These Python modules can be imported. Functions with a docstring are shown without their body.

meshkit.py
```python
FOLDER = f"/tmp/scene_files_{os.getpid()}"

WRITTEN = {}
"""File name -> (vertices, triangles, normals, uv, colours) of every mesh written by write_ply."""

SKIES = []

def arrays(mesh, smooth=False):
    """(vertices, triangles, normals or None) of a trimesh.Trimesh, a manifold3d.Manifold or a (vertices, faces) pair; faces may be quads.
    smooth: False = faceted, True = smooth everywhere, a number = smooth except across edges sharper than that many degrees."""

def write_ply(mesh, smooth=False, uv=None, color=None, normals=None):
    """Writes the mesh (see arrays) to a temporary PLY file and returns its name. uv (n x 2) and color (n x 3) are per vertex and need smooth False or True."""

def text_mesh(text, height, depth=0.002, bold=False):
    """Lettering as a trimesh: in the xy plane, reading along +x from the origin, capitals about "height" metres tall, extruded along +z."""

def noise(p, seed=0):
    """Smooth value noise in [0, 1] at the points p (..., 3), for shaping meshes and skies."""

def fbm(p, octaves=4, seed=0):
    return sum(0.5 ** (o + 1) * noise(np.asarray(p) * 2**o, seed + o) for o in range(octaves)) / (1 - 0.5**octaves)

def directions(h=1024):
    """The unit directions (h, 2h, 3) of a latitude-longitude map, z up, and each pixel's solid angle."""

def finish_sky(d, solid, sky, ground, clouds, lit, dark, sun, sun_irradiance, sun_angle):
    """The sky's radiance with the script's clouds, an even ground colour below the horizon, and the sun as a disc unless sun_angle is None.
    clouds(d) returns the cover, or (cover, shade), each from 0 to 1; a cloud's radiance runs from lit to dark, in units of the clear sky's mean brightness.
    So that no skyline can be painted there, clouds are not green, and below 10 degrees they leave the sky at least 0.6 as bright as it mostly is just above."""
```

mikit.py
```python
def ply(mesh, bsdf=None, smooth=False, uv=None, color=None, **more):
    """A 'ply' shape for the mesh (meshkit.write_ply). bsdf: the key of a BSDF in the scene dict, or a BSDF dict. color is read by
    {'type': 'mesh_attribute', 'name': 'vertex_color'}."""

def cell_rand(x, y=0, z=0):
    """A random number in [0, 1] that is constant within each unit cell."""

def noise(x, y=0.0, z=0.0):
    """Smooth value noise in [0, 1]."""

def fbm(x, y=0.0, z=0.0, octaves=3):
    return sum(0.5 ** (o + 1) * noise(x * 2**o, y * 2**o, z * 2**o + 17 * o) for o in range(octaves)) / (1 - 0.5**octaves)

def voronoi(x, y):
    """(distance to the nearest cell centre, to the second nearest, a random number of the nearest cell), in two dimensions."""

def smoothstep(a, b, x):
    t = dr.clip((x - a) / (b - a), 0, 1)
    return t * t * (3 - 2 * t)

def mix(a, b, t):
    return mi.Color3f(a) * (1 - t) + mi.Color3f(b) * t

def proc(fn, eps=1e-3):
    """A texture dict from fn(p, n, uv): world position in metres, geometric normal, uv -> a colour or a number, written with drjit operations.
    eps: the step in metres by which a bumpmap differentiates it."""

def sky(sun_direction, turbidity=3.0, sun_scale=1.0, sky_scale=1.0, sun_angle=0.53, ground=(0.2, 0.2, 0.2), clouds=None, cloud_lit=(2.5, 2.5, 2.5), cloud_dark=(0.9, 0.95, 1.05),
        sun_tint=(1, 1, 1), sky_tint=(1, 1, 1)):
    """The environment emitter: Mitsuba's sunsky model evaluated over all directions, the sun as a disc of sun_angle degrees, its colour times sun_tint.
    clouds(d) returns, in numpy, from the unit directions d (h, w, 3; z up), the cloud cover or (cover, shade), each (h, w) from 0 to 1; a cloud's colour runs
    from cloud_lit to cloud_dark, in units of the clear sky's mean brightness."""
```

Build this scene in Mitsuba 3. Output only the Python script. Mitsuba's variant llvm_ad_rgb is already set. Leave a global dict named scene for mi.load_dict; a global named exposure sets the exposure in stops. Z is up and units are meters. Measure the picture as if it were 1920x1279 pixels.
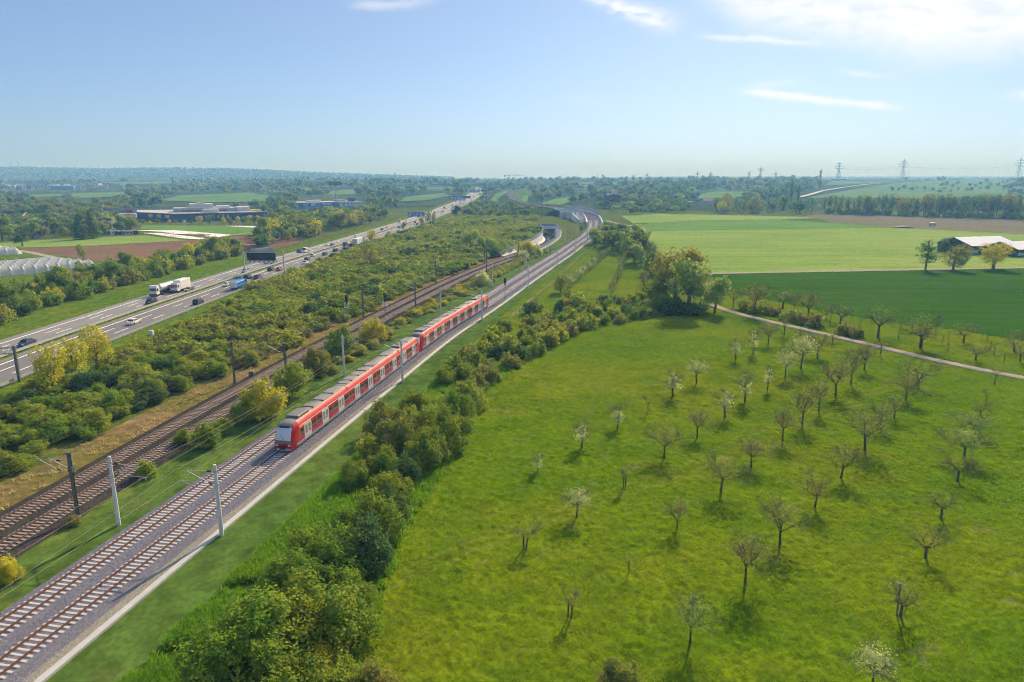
import math
import numpy as np
import trimesh
import drjit as dr
import mitsuba as mi
import shapely.geometry as sg
import shapely.ops as so
import mikit
import meshkit
from mikit import proc, noise, fbm, voronoi, smoothstep, mix, cell_rand

# ---------------------------------------------------------------- camera, sky, exposure
scene, labels = {}, {}
T = mi.ScalarTransform4f
H, F = 37.0, 1300.0                       # eye height (m), focal length in pixels of the 1920 wide photograph
PITCH = math.atan((639.5 - 335.0) / F)
FP = F / math.cos(PITCH)
exposure = 1.34
HAZE = 0.00019
scene['camera'] = {
    'type': 'perspective', 'fov': 2 * math.degrees(math.atan(960.0 / F)), 'fov_axis': 'x',
    'near_clip': 0.5, 'far_clip': 40000.0,
    'to_world': T().look_at(origin=[0, 0, H], target=[0, math.cos(PITCH), H - math.sin(PITCH)], up=[0, 0, 1]),
    'medium': {'type': 'ref', 'id': 'air'}}
SUN_AZ, SUN_EL = math.radians(21.3), math.radians(31.0)
SUN = [math.sin(SUN_AZ) * math.cos(SUN_EL), math.cos(SUN_AZ) * math.cos(SUN_EL), math.sin(SUN_EL)]


def cirrus(d):
    """Cloud cover from the direction: streaks of cirrus towards the sun, thin veils elsewhere."""
    az = np.degrees(np.arctan2(d[..., 0], d[..., 1]))
    el = np.degrees(np.arcsin(np.clip(d[..., 2], -1, 1)))
    ss = lambda a, b, x: np.clip((x - a) / (b - a), 0, 1) ** 2 * (3 - 2 * np.clip((x - a) / (b - a), 0, 1))
    # streak coordinates: along (roughly east-west, dipping to the right) and across
    al = az * 0.97 - el * 0.25
    ac = el + az * 0.13
    z = np.zeros_like(az)
    warp = meshkit.fbm(np.stack([al * 0.11, ac * 0.35, z], -1), 3, 5) - 0.5
    fib = meshkit.fbm(np.stack([al * 0.35 + warp * 3 + ac * 0.9, ac * 1.5 - al * 0.25 + warp * 2, z + 3], -1), 5, 11)
    fine = meshkit.fbm(np.stack([al * 1.3 + ac * 1.5, ac * 4.5 - al * 0.6, z + 9], -1), 4, 23)
    big = meshkit.fbm(np.stack([az * 0.045, el * 0.09, z + 1], -1), 3, 31)
    tex = 0.62 * fib + 0.38 * fine
    edge = np.interp(az, [13, 17.5, 23, 28.8, 33, 40, 60], [12.4, 10.3, 8.9, 7.3, 7.1, 7.6, 9.0]) + 1.3 * (fib - 0.5) + 0.5 * warp
    bank = ss(-0.5, 2.6, el - edge) ** 0.8 * ss(11.3, 17.5, az + 3 * (fib - .5)) * (0.42 + 0.58 * ss(0.22, 0.62, tex))
    bank *= 1 - ss(60, 110, np.abs(az - 20))
    # feathered plume left of the bank
    px, py = az - 8.9, el - 12.15
    u_, v_ = px * 0.955 - py * 0.295, px * 0.295 + py * 0.955
    plume = np.exp(-(u_ / 3.6) ** 4) * np.exp(-(v_ / (0.55 + 0.05 * u_)) ** 2) * ss(0.15, 0.62, 0.35 * fib + 0.65 * fine)
    # long thin streaks
    def streak(a0, a1, e0, slope, w, k):
        line = el - (e0 - slope * (az - a0)) + 0.35 * (fib - 0.5)
        wid = w * (0.6 + 0.8 * fine)
        return k * np.exp(-(line / wid) ** 2) * ss(a0 - 1, a0 + 1.5, az) * (1 - ss(a1 - 3, a1 + 1, az)) * ss(0.15, 0.55, fine + 0.15)
    s = streak(17.4, 28.6, 6.35, 0.145, 0.22, 0.85) + streak(24.2, 27.8, 7.3, 0.19, 0.14, 0.55) + streak(4, 8.5, 6.0, 0.02, 0.3, 0.12)
    s = s + streak(18.3, 21.6, 6.75, -0.05, 0.2, 0.45) + streak(14.3, 23.0, 10.2, 0.11, 0.16, 0.6) + streak(-12, -5.5, 12.3, -0.09, 0.28, 0.4) + streak(33.8, 44, 5.2, -0.06, 0.25, 0.5)
    s = s + streak(6, 9.5, 3.2, 0.02, 0.2, 0.10) + streak(17, 19, 4.2, 0.02, 0.2, 0.12) + streak(26.5, 29, 3.9, -0.1, 0.18, 0.12)
    veil = 0.14 * ss(0.4, 0.7, big) * ss(6, 30, el)
    glow = 0.12 * ss(0.30, 0.62, 0.5 * tex + 0.5 * big) * ss(16, 40, el)
    return np.clip(0.85 * bank + 0.9 * plume + s + veil + glow * ss(0.3, 0.6, big), 0, 0.97)


scene['sky_light'] = mikit.sky(SUN, turbidity=2.3, sun_scale=1.95, sky_scale=1.35, clouds=cirrus, cloud_lit=(4.3, 4.2, 4.1), cloud_dark=(2.4, 2.5, 2.6),
                               ground=(0.12, 0.16, 0.08), sky_tint=(0.915, 0.96, 1.22), sun_tint=(1.03, 1.0, 0.92))
# the air: one closed box round camera and scene
scene['air'] = {'type': 'homogeneous', 'albedo': {'type': 'rgb', 'value': [0.52, 0.77, 1.0]},
                'sigma_t': {'type': 'rgb', 'value': [HAZE * 0.62, HAZE, HAZE * 1.60]},
                'phase': {'type': 'hg', 'g': 0.1}}
scene['haze'] = {'type': 'cube', 'to_world': T().translate([0, 3550, 58]).scale([11000, 4150, 72]),
                 'bsdf': {'type': 'null'}, 'interior': {'type': 'ref', 'id': 'air'}}
labels['haze'] = {'label': 'pale bluish haze filling the air over the whole valley', 'category': 'haze', 'kind': 'stuff'}


# ---------------------------------------------------------------- helpers
def P(u, v, z=0.0):
    """The point at height z that stands at pixel (u, v) of the 1920x1279 survey photograph."""
    a, b = (u - 960.0) / F, (v - 639.5) / F
    d = np.array([a, math.cos(PITCH) - b * math.sin(PITCH), -math.sin(PITCH) - b * math.cos(PITCH)])
    t = (z - H) / d[2]
    return np.array([0, 0, H]) + t * d


def PX(v, z=0.0):
    """Metres per survey pixel at ground row v."""
    return (H - z) * FP / (v - 335.0) / F


def XY(u, v, z=0.0):
    return P(u, v, z)[:2]


def num(key):
    if key not in used:
        used[key] = 0
        return key
    used[key] += 1
    return f'{key}_{used[key]:03d}'


used = {}
RNG = np.random.default_rng(7)


def mesh(v, f):
    return trimesh.Trimesh(np.asarray(v, float), np.asarray(f, int), process=False)


def cat(*ms):
    ms = [m for m in (ms[0] if len(ms) == 1 and isinstance(ms[0], list) else ms) if m is not None and len(m.faces)]
    off, vs, fs = 0, [], []
    for m in ms:
        vs.append(np.asarray(m.vertices)); fs.append(np.asarray(m.faces) + off); off += len(m.vertices)
    return mesh(np.vstack(vs), np.vstack(fs))


BOXF = np.array([[0, 1, 3], [0, 3, 2], [4, 6, 7], [4, 7, 5], [0, 4, 5], [0, 5, 1], [2, 3, 7], [2, 7, 6], [0, 2, 6], [0, 6, 4], [1, 5, 7], [1, 7, 3]])


def box(x0, x1, y0, y1, z0, z1):
    return mesh([[x, y, z] for x in (x0, x1) for y in (y0, y1) for z in (z0, z1)], BOXF)


def cbox(x0, x1, y0, y1, z0, z1, c=0.03):
    """A box with chamfered upright and top edges."""
    ring = lambda d: [[x0 + d, y0], [x1 - d, y0], [x1, y0 + d], [x1, y1 - d], [x1 - d, y1], [x0 + d, y1], [x0, y1 - d], [x0, y0 + d]]
    inn = [[x0 + 2 * c, y0 + c], [x1 - 2 * c, y0 + c], [x1 - c, y0 + 2 * c], [x1 - c, y1 - 2 * c], [x1 - 2 * c, y1 - c], [x0 + 2 * c, y1 - c], [x0 + c, y1 - 2 * c], [x0 + c, y0 + 2 * c]]
    v = [[*q, z0] for q in ring(c)] + [[*q, z1 - c] for q in ring(c)] + [[*q, z1] for q in inn]
    f = []
    for k in (0, 8):
        for i in range(8):
            j = (i + 1) % 8
            f += [[k + i, k + j, k + 8 + j], [k + i, k + 8 + j, k + 8 + i]]
    f += [[16, 16 + i, 17 + i] for i in range(1, 7)]
    f += [[0, i + 1, i] for i in range(1, 7)]
    return mesh(v, f)


def tube(pts, r, n=6, cap=True):
    p = np.asarray(pts, float)
    r = np.broadcast_to(np.asarray(r, float), (len(p),))
    t = np.gradient(p, axis=0)
    t /= np.linalg.norm(t, axis=1, keepdims=True) + 1e-12
    up = np.where(np.abs(t[:, 2:]) < 0.9, [[0, 0, 1.0]], [[1.0, 0, 0]])
    a = np.cross(t, up); a /= np.linalg.norm(a, axis=1, keepdims=True) + 1e-12
    b = np.cross(t, a)
    an = np.arange(n) * 2 * math.pi / n
    v = (p[:, None] + r[:, None, None] * (np.cos(an)[None, :, None] * a[:, None] + np.sin(an)[None, :, None] * b[:, None])).reshape(-1, 3)
    f = []
    for i in range(len(p) - 1):
        for j in range(n):
            k = (j + 1) % n
            f += [[i * n + j, i * n + k, (i + 1) * n + k], [i * n + j, (i + 1) * n + k, (i + 1) * n + j]]
    if cap:
        e = (len(p) - 1) * n
        f += [[0, k + 1, k] for k in range(1, n - 1)] + [[e, e + k, e + k + 1] for k in range(1, n - 1)]
    f = np.array(f)[:, ::-1]
    return mesh(v, f)


def bar(p, q, r=0.05, n=4):
    return tube([p, q], r, n)


def sweep(path, prof, closed=True, zoff=None):
    """A profile (offset to the right, height) carried along a ground path of (x, y, z)."""
    path = np.asarray(path, float)
    t = np.gradient(path, axis=0)[:, :2]
    t /= np.linalg.norm(t, axis=1, keepdims=True)
    nr = np.stack([t[:, 1], -t[:, 0]], 1)
    prof = np.asarray(prof, float)
    m = len(prof)
    v = np.concatenate([path[:, None, :2] + nr[:, None] * prof[None, :, :1], path[:, None, 2:] + prof[None, :, 1:]], -1).reshape(-1, 3)
    f = []
    mm = m if closed else m - 1
    i, j = np.meshgrid(np.arange(len(path) - 1), np.arange(mm), indexing='ij')
    i, j = i.ravel(), j.ravel()
    k = (j + 1) % m
    f = np.vstack([np.stack([i * m + j, i * m + k, (i + 1) * m + k], 1), np.stack([i * m + j, (i + 1) * m + k, (i + 1) * m + j], 1)])
    if closed:
        e = (len(path) - 1) * m
        capf = [[0, q, q + 1] for q in range(1, m - 1)] + [[e, e + q + 1, e + q] for q in range(1, m - 1)]
        f = np.vstack([f, capf])
    return mesh(v, f[:, ::-1])


def ribbon(path, o0, o1, dz=0.0):
    """A flat strip along the path between two offsets to the right (facing up)."""
    return sweep(path, [(o0, dz), (o1, dz)], closed=False)


def offset(path, o, dz=0.0):
    path = np.asarray(path, float)
    t = np.gradient(path, axis=0)[:, :2]
    t /= np.linalg.norm(t, axis=1, keepdims=True)
    q = path.copy()
    q[:, 0] += t[:, 1] * o
    q[:, 1] -= t[:, 0] * o
    q[:, 2] += dz
    return q


def resample(path, step):
    path = np.asarray(path, float)
    s = np.r_[0, np.cumsum(np.linalg.norm(np.diff(path[:, :2], axis=0), axis=1))]
    q = np.arange(0, s[-1], step)
    return np.stack([np.interp(q, s, path[:, k]) for k in range(path.shape[1])], 1)


def smooth_path(pts, step=2.0, sig=18.0):
    q = resample(pts, step)
    k = int(3 * sig / step)
    w = np.exp(-0.5 * (np.arange(-k, k + 1) * step / sig) ** 2); w /= w.sum()
    lead = q[0] - (q[1] - q[0]) * np.arange(k, 0, -1)[:, None]
    tail = q[-1] + (q[-1] - q[-2]) * np.arange(1, k + 1)[:, None]
    e = np.vstack([lead, q, tail])
    return np.stack([np.convolve(e[:, c], w, 'valid') for c in range(q.shape[1])], 1)


def poly_mesh(poly, z=0.0, seg=None):
    """A shapely polygon as a flat sheet facing up; seg: densify."""
    out = []
    for g in getattr(poly, 'geoms', [poly]):
        if g.is_empty or g.geom_type != 'Polygon':
            continue
        v, f = trimesh.creation.triangulate_polygon(g, engine='earcut')
        v = np.c_[v, np.full(len(v), z)]
        n = np.cross(v[f[:, 1]] - v[f[:, 0]], v[f[:, 2]] - v[f[:, 0]])[:, 2]
        f = np.where(n[:, None] < 0, f[:, ::-1], f)
        out.append(mesh(v, f))
    return cat(out)


def polyp(uv, z=0.0):
    return sg.Polygon([XY(u, v, z) for u, v in uv])


def put(key, m, bsdf, smooth=False, **kw):
    scene[key] = mikit.ply(m, bsdf, smooth=smooth, **kw)
    return key


def lab(key, label=None, category=None, group=None, kind=None):
    d = {k: v for k, v in (('label', label), ('category', category), ('group', group), ('kind', kind)) if v}
    labels[key] = d


def struct(key, m, bsdf, smooth=False):
    put(key, m, bsdf, smooth)
    labels[key] = {'kind': 'structure'}


def proto(name, m, bsdf, smooth=False):
    scene['shape_' + name] = {'type': 'shapegroup', 'm': mikit.ply(m, bsdf, smooth=smooth)}
    return 'shape_' + name


def inst(key, pr, M):
    scene[key] = {'type': 'instance', 'shapegroup': {'type': 'ref', 'id': pr}, 'to_world': T(np.asarray(M, float))}
    return key


def mat(pos, rz=0.0, s=1.0, lean=0.0):
    """A placing: turned about z by rz radians, scaled, moved to pos."""
    c, q = math.cos(rz), math.sin(rz)
    s = np.broadcast_to(np.asarray(s, float), (3,))
    M = np.eye(4)
    M[:3, :3] = np.array([[c, -q, 0], [q, c, 0], [0, 0, 1]]) @ np.diag(s)
    M[:3, 3] = pos if len(pos) == 3 else [pos[0], pos[1], 0.0]
    return M


def face_yaw(t):
    """rz that turns local +y onto the ground direction t."""
    return math.atan2(-t[0], t[1])


def scatter(poly, n, mind, rng):
    """Up to n points in the polygon at least mind apart."""
    x0, y0, x1, y1 = poly.bounds
    prep = __import__('shapely.prepared', fromlist=['prep']).prep(poly)
    pts, grid = [], {}
    for _ in range(n * 12):
        if len(pts) >= n:
            break
        q = (rng.uniform(x0, x1), rng.uniform(y0, y1))
        c = (int(q[0] // mind), int(q[1] // mind))
        if any((q[0] - o[0]) ** 2 + (q[1] - o[1]) ** 2 < mind * mind for a in (-1, 0, 1) for b in (-1, 0, 1) for o in grid.get((c[0] + a, c[1] + b), ())):
            continue
        if prep.contains(sg.Point(q)):
            pts.append(q); grid.setdefault(c, []).append(q)
    return np.array(pts).reshape(-1, 2)


def img(p):
    """Survey pixel of a world point (for describing where a thing stands)."""
    x, y, z = p[0], p[1], (p[2] if len(p) > 2 else 0.0)
    dz = z - H
    D = y * math.cos(PITCH) - dz * math.sin(PITCH)
    return 960 + F * x / D, 639.5 + F * (-dz * math.cos(PITCH) - y * math.sin(PITCH)) / D
# ---------------------------------------------------------------- materials
def rgb(c):
    return {'type': 'rgb', 'value': list(map(float, c))}


def plain(key, color, rough=0.6, metal=0.0, spec=0.5, **kw):
    c = color if isinstance(color, dict) else rgb(color)
    scene[key] = {'type': 'twosided', 'm': {'type': 'principled', 'base_color': c, 'roughness': rough, 'metallic': metal, 'specular': spec, **kw}}


def rough(key, color, bump=None, height=0.02):
    c = color if isinstance(color, dict) else rgb(color)
    d = {'type': 'diffuse', 'reflectance': c}
    if bump:
        d = {'type': 'bumpmap', 'arbitrary': bump, 'scale': height, 'b': d}
    scene[key] = {'type': 'twosided', 'm': d}


def worn(c, amount=0.25, scale=3.0, dirt=(0.16, 0.14, 0.12)):
    def fn(p, n, uv):
        k = fbm(p.x * scale, p.y * scale, p.z * scale, 3)
        d = smoothstep(0.55, 0.8, fbm(p.x * scale * 0.4 + 7, p.y * scale * 0.4, p.z * scale * 1.2, 3))
        return mix(c, dirt, amount * d) * (1 - amount * 0.5 + amount * k)
    return proc(fn)


LEAFK = 2.55


def leafmat(key, a, b, c, patch=4.5, trans=0.85):
    """Foliage: three greens that change from clump to clump, thin enough for the light to come through."""
    def fn(p, n, uv):
        k = noise(p.x / patch, p.y / patch, 3.1)
        m = noise(p.x * 0.9 + 5, p.y * 0.9, p.z * 0.9)
        q = noise(p.x * 3.3, p.y * 3.3, p.z * 3.3)
        col = mix(mix(a, b, smoothstep(0.25, 0.75, k)), c, smoothstep(0.45, 0.95, m) * 0.7)
        return dr.minimum(col * (LEAFK * (0.72 + 0.56 * q)), 0.9)
    scene[key] = {'type': 'principledthin', 'base_color': proc(fn), 'roughness': 0.6, 'diff_trans': trans, 'eta': 1.3}


def barkmat(key, c):
    rough(key, proc(lambda p, n, uv: mix(c, (c[0] * 0.5, c[1] * 0.5, c[2] * 0.5), noise(p.x * 6, p.y * 6, p.z * 2.5))))


G = lambda *c: tuple(c)
leafmat('leaf_shrub', (0.130, 0.165, 0.022), (0.158, 0.172, 0.025), (0.095, 0.152, 0.020), 9.0, 1.1)
leafmat('leaf_hedge', (0.086, 0.138, 0.016), (0.115, 0.142, 0.018), (0.058, 0.120, 0.019), 5.0)
leafmat('leaf_brown', (0.130, 0.130, 0.030), (0.108, 0.128, 0.026), (0.130, 0.112, 0.036), 4.0)
leafmat('leaf_yellow', (0.230, 0.215, 0.016), (0.190, 0.200, 0.018), (0.26, 0.225, 0.025), 3.0)
leafmat('leaf_dark', (0.045, 0.085, 0.028), (0.060, 0.090, 0.024), (0.035, 0.065, 0.030), 6.0)
leafmat('leaf_pale', (0.165, 0.205, 0.055), (0.135, 0.185, 0.042), (0.190, 0.220, 0.075), 5.0)
leafmat('leaf_gold', (0.165, 0.150, 0.035), (0.140, 0.145, 0.030), (0.185, 0.155, 0.050), 5.0)
leafmat('leaf_tree', (0.085, 0.130, 0.024), (0.120, 0.140, 0.028), (0.060, 0.105, 0.028), 14.0)
leafmat('leaf_blossom', (0.27, 0.29, 0.14), (0.21, 0.25, 0.09), (0.32, 0.32, 0.20), 2.0)
leafmat('leaf_bud', (0.120, 0.142, 0.034), (0.130, 0.128, 0.036), (0.14, 0.165, 0.042), 3.0)
leafmat('leaf_far', (0.062, 0.115, 0.030), (0.095, 0.130, 0.032), (0.042, 0.088, 0.032), 40.0, 0.7)
leafmat('leaf_grass', (0.085, 0.150, 0.006), (0.115, 0.155, 0.008), (0.060, 0.130, 0.006), 7.0, 0.9)
leafmat('leaf_weed', (0.075, 0.155, 0.008), (0.095, 0.160, 0.010), (0.055, 0.130, 0.010), 6.0, 0.9)
leafmat('leaf_straw', (0.27, 0.22, 0.10), (0.22, 0.20, 0.07), (0.30, 0.25, 0.13), 3.0, 0.6)
barkmat('bark', (0.16, 0.13, 0.10))
barkmat('bark_grey', (0.26, 0.235, 0.20))
barkmat('twig', (0.245, 0.265, 0.165))


def meadowcol(p, n, uv):
    big = fbm(p.x / 38, p.y / 30, 1.0, 3)
    mid = fbm(p.x / 6.5 + 9, p.y / 5.0, 2.0, 3)
    sml = fbm(p.x * 1.7, p.y * 1.5, 4.0, 3)
    fin = noise(p.x * 5.5, p.y * 5.5, 5.0)
    c = mix((0.118, 0.215, 0.005), (0.165, 0.232, 0.007), smoothstep(0.30, 0.68, big))
    c = mix(c, (0.075, 0.165, 0.004), smoothstep(0.45, 0.75, mid) * 0.6)
    c = mix(c, (0.165, 0.200, 0.012), smoothstep(0.60, 0.80, fbm(p.x / 11 + 31, p.y / 9, 7.0, 3)) * 0.5)
    trail = smoothstep(0.55, 0.0, dr.abs(p.x * 0.62 - p.y * 0.785 + 52 + 2.2 * noise(p.x / 9, p.y / 9, 3.0))) + smoothstep(0.5, 0.0, dr.abs(p.x * 0.62 - p.y * 0.785 + 50.2 + 2.2 * noise(p.x / 9, p.y / 9, 3.0)))
    c = mix(c, (0.24, 0.23, 0.06), dr.minimum(trail, 1.0) * 0.35)
    bare = smoothstep(0.745, 0.80, fbm(p.x / 3.2 + 3, p.y / 2.2, 12.0, 4)) * 0.55
    c = mix(c, (0.22, 0.20, 0.09), bare * 0.6)
    return c * (0.52 + 0.52 * sml) * (0.72 + 0.56 * fin)


rough('mat_meadow', proc(meadowcol))


def grasscol(a, b, d=(0.20, 0.20, 0.03), s=1.0):
    def fn(p, n, uv):
        k = fbm(p.x / 14 * s, p.y / 14 * s, 2.0, 3)
        m = fbm(p.x * 0.8 * s, p.y * 0.8 * s, 3.0, 3)
        q = smoothstep(0.62, 0.8, fbm(p.x / 3.5 * s + 4, p.y / 3.5 * s, 9.0, 3))
        return mix(mix(a, b, smoothstep(0.3, 0.7, k)), d, q * 0.5) * (0.5 + 0.9 * m) * (0.8 + 0.4 * noise(p.x * 4 * s, p.y * 4 * s, 6.0))
    return proc(fn)


rough('mat_verge', grasscol((0.070, 0.138, 0.028), (0.090, 0.156, 0.030), (0.14, 0.18, 0.05), 0.8))
rough('mat_rough_grass', grasscol((0.045, 0.098, 0.008), (0.058, 0.110, 0.008), (0.09, 0.11, 0.015)))
rough('mat_strip', grasscol((0.105, 0.135, 0.028), (0.085, 0.130, 0.022), (0.17, 0.15, 0.05)))
rough('mat_dry', grasscol((0.21, 0.155, 0.075), (0.15, 0.14, 0.040), (0.30, 0.22, 0.13), 1.5))
rough('mat_roadside', grasscol((0.085, 0.165, 0.016), (0.11, 0.17, 0.018), (0.14, 0.19, 0.03)))


def cropcol(a, b, ang, w):
    ca, sa = math.cos(ang), math.sin(ang)
    def fn(p, n, uv):
        t = p.x * ca + p.y * sa
        l = p.y * ca - p.x * sa
        k = fbm(p.x / 60, p.y / 45, 2.0, 3)
        row = fbm(l / w, t / (w * 14), 1.0, 3)
        m = noise(p.x * 0.7, p.y * 0.7, 3.0)
        lane = l - dr.floor(l / 22.0) * 22.0
        tram = smoothstep(0.55, 0.15, dr.abs(lane - 1.0)) + smoothstep(0.55, 0.15, dr.abs(lane - 3.0))
        return mix(a, b, smoothstep(0.3, 0.7, k) * 0.6 + 0.4 * row) * (0.72 + 0.36 * row + 0.2 * m) * (1 - 0.22 * tram)
    return proc(fn)


rough('mat_crop_light', cropcol((0.180, 0.300, 0.060), (0.235, 0.335, 0.085), 0.05, 2.5))
rough('mat_crop_mid', cropcol((0.105, 0.235, 0.045), (0.14, 0.26, 0.060), 0.1, 2.0))
rough('mat_crop_dark', cropcol((0.028, 0.094, 0.005), (0.046, 0.115, 0.007), -0.06, 1.6))
rough('mat_soil', cropcol((0.155, 0.100, 0.070), (0.205, 0.135, 0.095), 0.12, 1.5))
rough('mat_soil_grey', cropcol((0.20, 0.165, 0.13), (0.15, 0.165, 0.09), 0.1, 4.0))
rough('mat_far_field', cropcol((0.085, 0.20, 0.055), (0.15, 0.25, 0.075), 0.2, 9.0))


def landcol(p, n, uv):
    k = fbm(p.x / 420, p.y / 420, 1.0, 4)
    m = fbm(p.x / 60, p.y / 60, 4.0, 3)
    c = mix((0.055, 0.085, 0.030), (0.100, 0.150, 0.045), smoothstep(0.35, 0.7, k))
    return mix(c, (0.030, 0.055, 0.026), smoothstep(0.4, 0.6, m) * 0.7)


rough('mat_land', proc(landcol))
rough('mat_path', proc(lambda p, n, uv: mix((0.40, 0.37, 0.32), (0.30, 0.27, 0.22), fbm(p.x * 0.7, p.y * 0.7, 1.0, 4)) * (0.85 + 0.3 * noise(p.x * 6, p.y * 6, 2.0))))
rough('mat_track_path', proc(lambda p, n, uv: mix((0.36, 0.36, 0.34), (0.27, 0.28, 0.22), fbm(p.x * 0.3, p.y * 0.3, 1.0, 4))))


def stones(a, b, c, s=11.0):
    def fn(p, n, uv):
        d1, d2, r = voronoi(p.x * s, p.y * s)
        k = fbm(p.x * 0.35, p.y * 0.35, 1.0, 3)
        gap = smoothstep(0.02, 0.22, d2 - d1)
        return mix(mix(a, b, r), c, smoothstep(0.55, 0.75, k) * 0.35) * (0.45 + 0.62 * gap)
    return proc(fn)


def stonebump(s=11.0):
    def fn(p, n, uv):
        d1, d2, r = voronoi(p.x * s, p.y * s)
        return smoothstep(0.0, 0.35, d2 - d1) * (0.4 + 0.6 * r)
    return proc(fn, 0.01)


rough('mat_ballast_new', stones((0.140, 0.143, 0.190), (0.310, 0.318, 0.395), (0.20, 0.20, 0.245), 8.0), stonebump(8.0), 0.04)
rough('mat_ballast_old', stones((0.028, 0.026, 0.025), (0.125, 0.118, 0.110), (0.13, 0.10, 0.07), 8.0), stonebump(8.0), 0.04)
rough('mat_ballast_edge', stones((0.25, 0.25, 0.22), (0.43, 0.42, 0.37), (0.27, 0.26, 0.24), 8.0), stonebump(8.0), 0.03)
plain('concrete', worn((0.42, 0.445, 0.475), 0.3, 1.2, (0.25, 0.24, 0.21)), 0.85)
plain('concrete_pale', worn((0.64, 0.64, 0.63), 0.25, 0.7, (0.33, 0.32, 0.29)), 0.85)
plain('sleeper_new', worn((0.46, 0.485, 0.52), 0.25, 5.0, (0.30, 0.29, 0.28)), 0.85)
plain('sleeper_old', worn((0.30, 0.26, 0.225), 0.5, 5.0, (0.13, 0.085, 0.055)), 0.9)
plain('rail_rust', worn((0.135, 0.062, 0.038), 0.3, 6.0, (0.10, 0.045, 0.03)), 0.75)
plain('rail_top', (0.45, 0.43, 0.42), 0.32, 0.9)
plain('steel_dark', worn((0.12, 0.14, 0.15), 0.3, 2.0), 0.5, 0.3)
plain('steel_pale', worn((0.48, 0.49, 0.49), 0.2, 3.0), 0.45, 0.4)
plain('steel_green', worn((0.30, 0.34, 0.31), 0.3, 3.0), 0.6, 0.1)
rough('wire', (0.36, 0.36, 0.35))
plain('black', (0.015, 0.016, 0.018), 0.5)
plain('white_paint', (0.72, 0.72, 0.70), 0.6)
plain('lamp_white', (0.85, 0.85, 0.85), 0.3)

# ---------------------------------------------------------------- the lie of the land
SKY_U = [-900, 0, 60, 200, 350, 500, 600, 700, 800, 900, 1000, 1250, 1600, 1920, 2800]
SKY_V = [312, 315.5, 316, 319, 317.5, 320.5, 326, 329.5, 333.0, 336, 337, 336, 336, 335.5, 335]


def sstep(a, b, x):
    t = np.clip((np.asarray(x, float) - a) / (b - a), 0, 1)
    return t * t * (3 - 2 * t)


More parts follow.
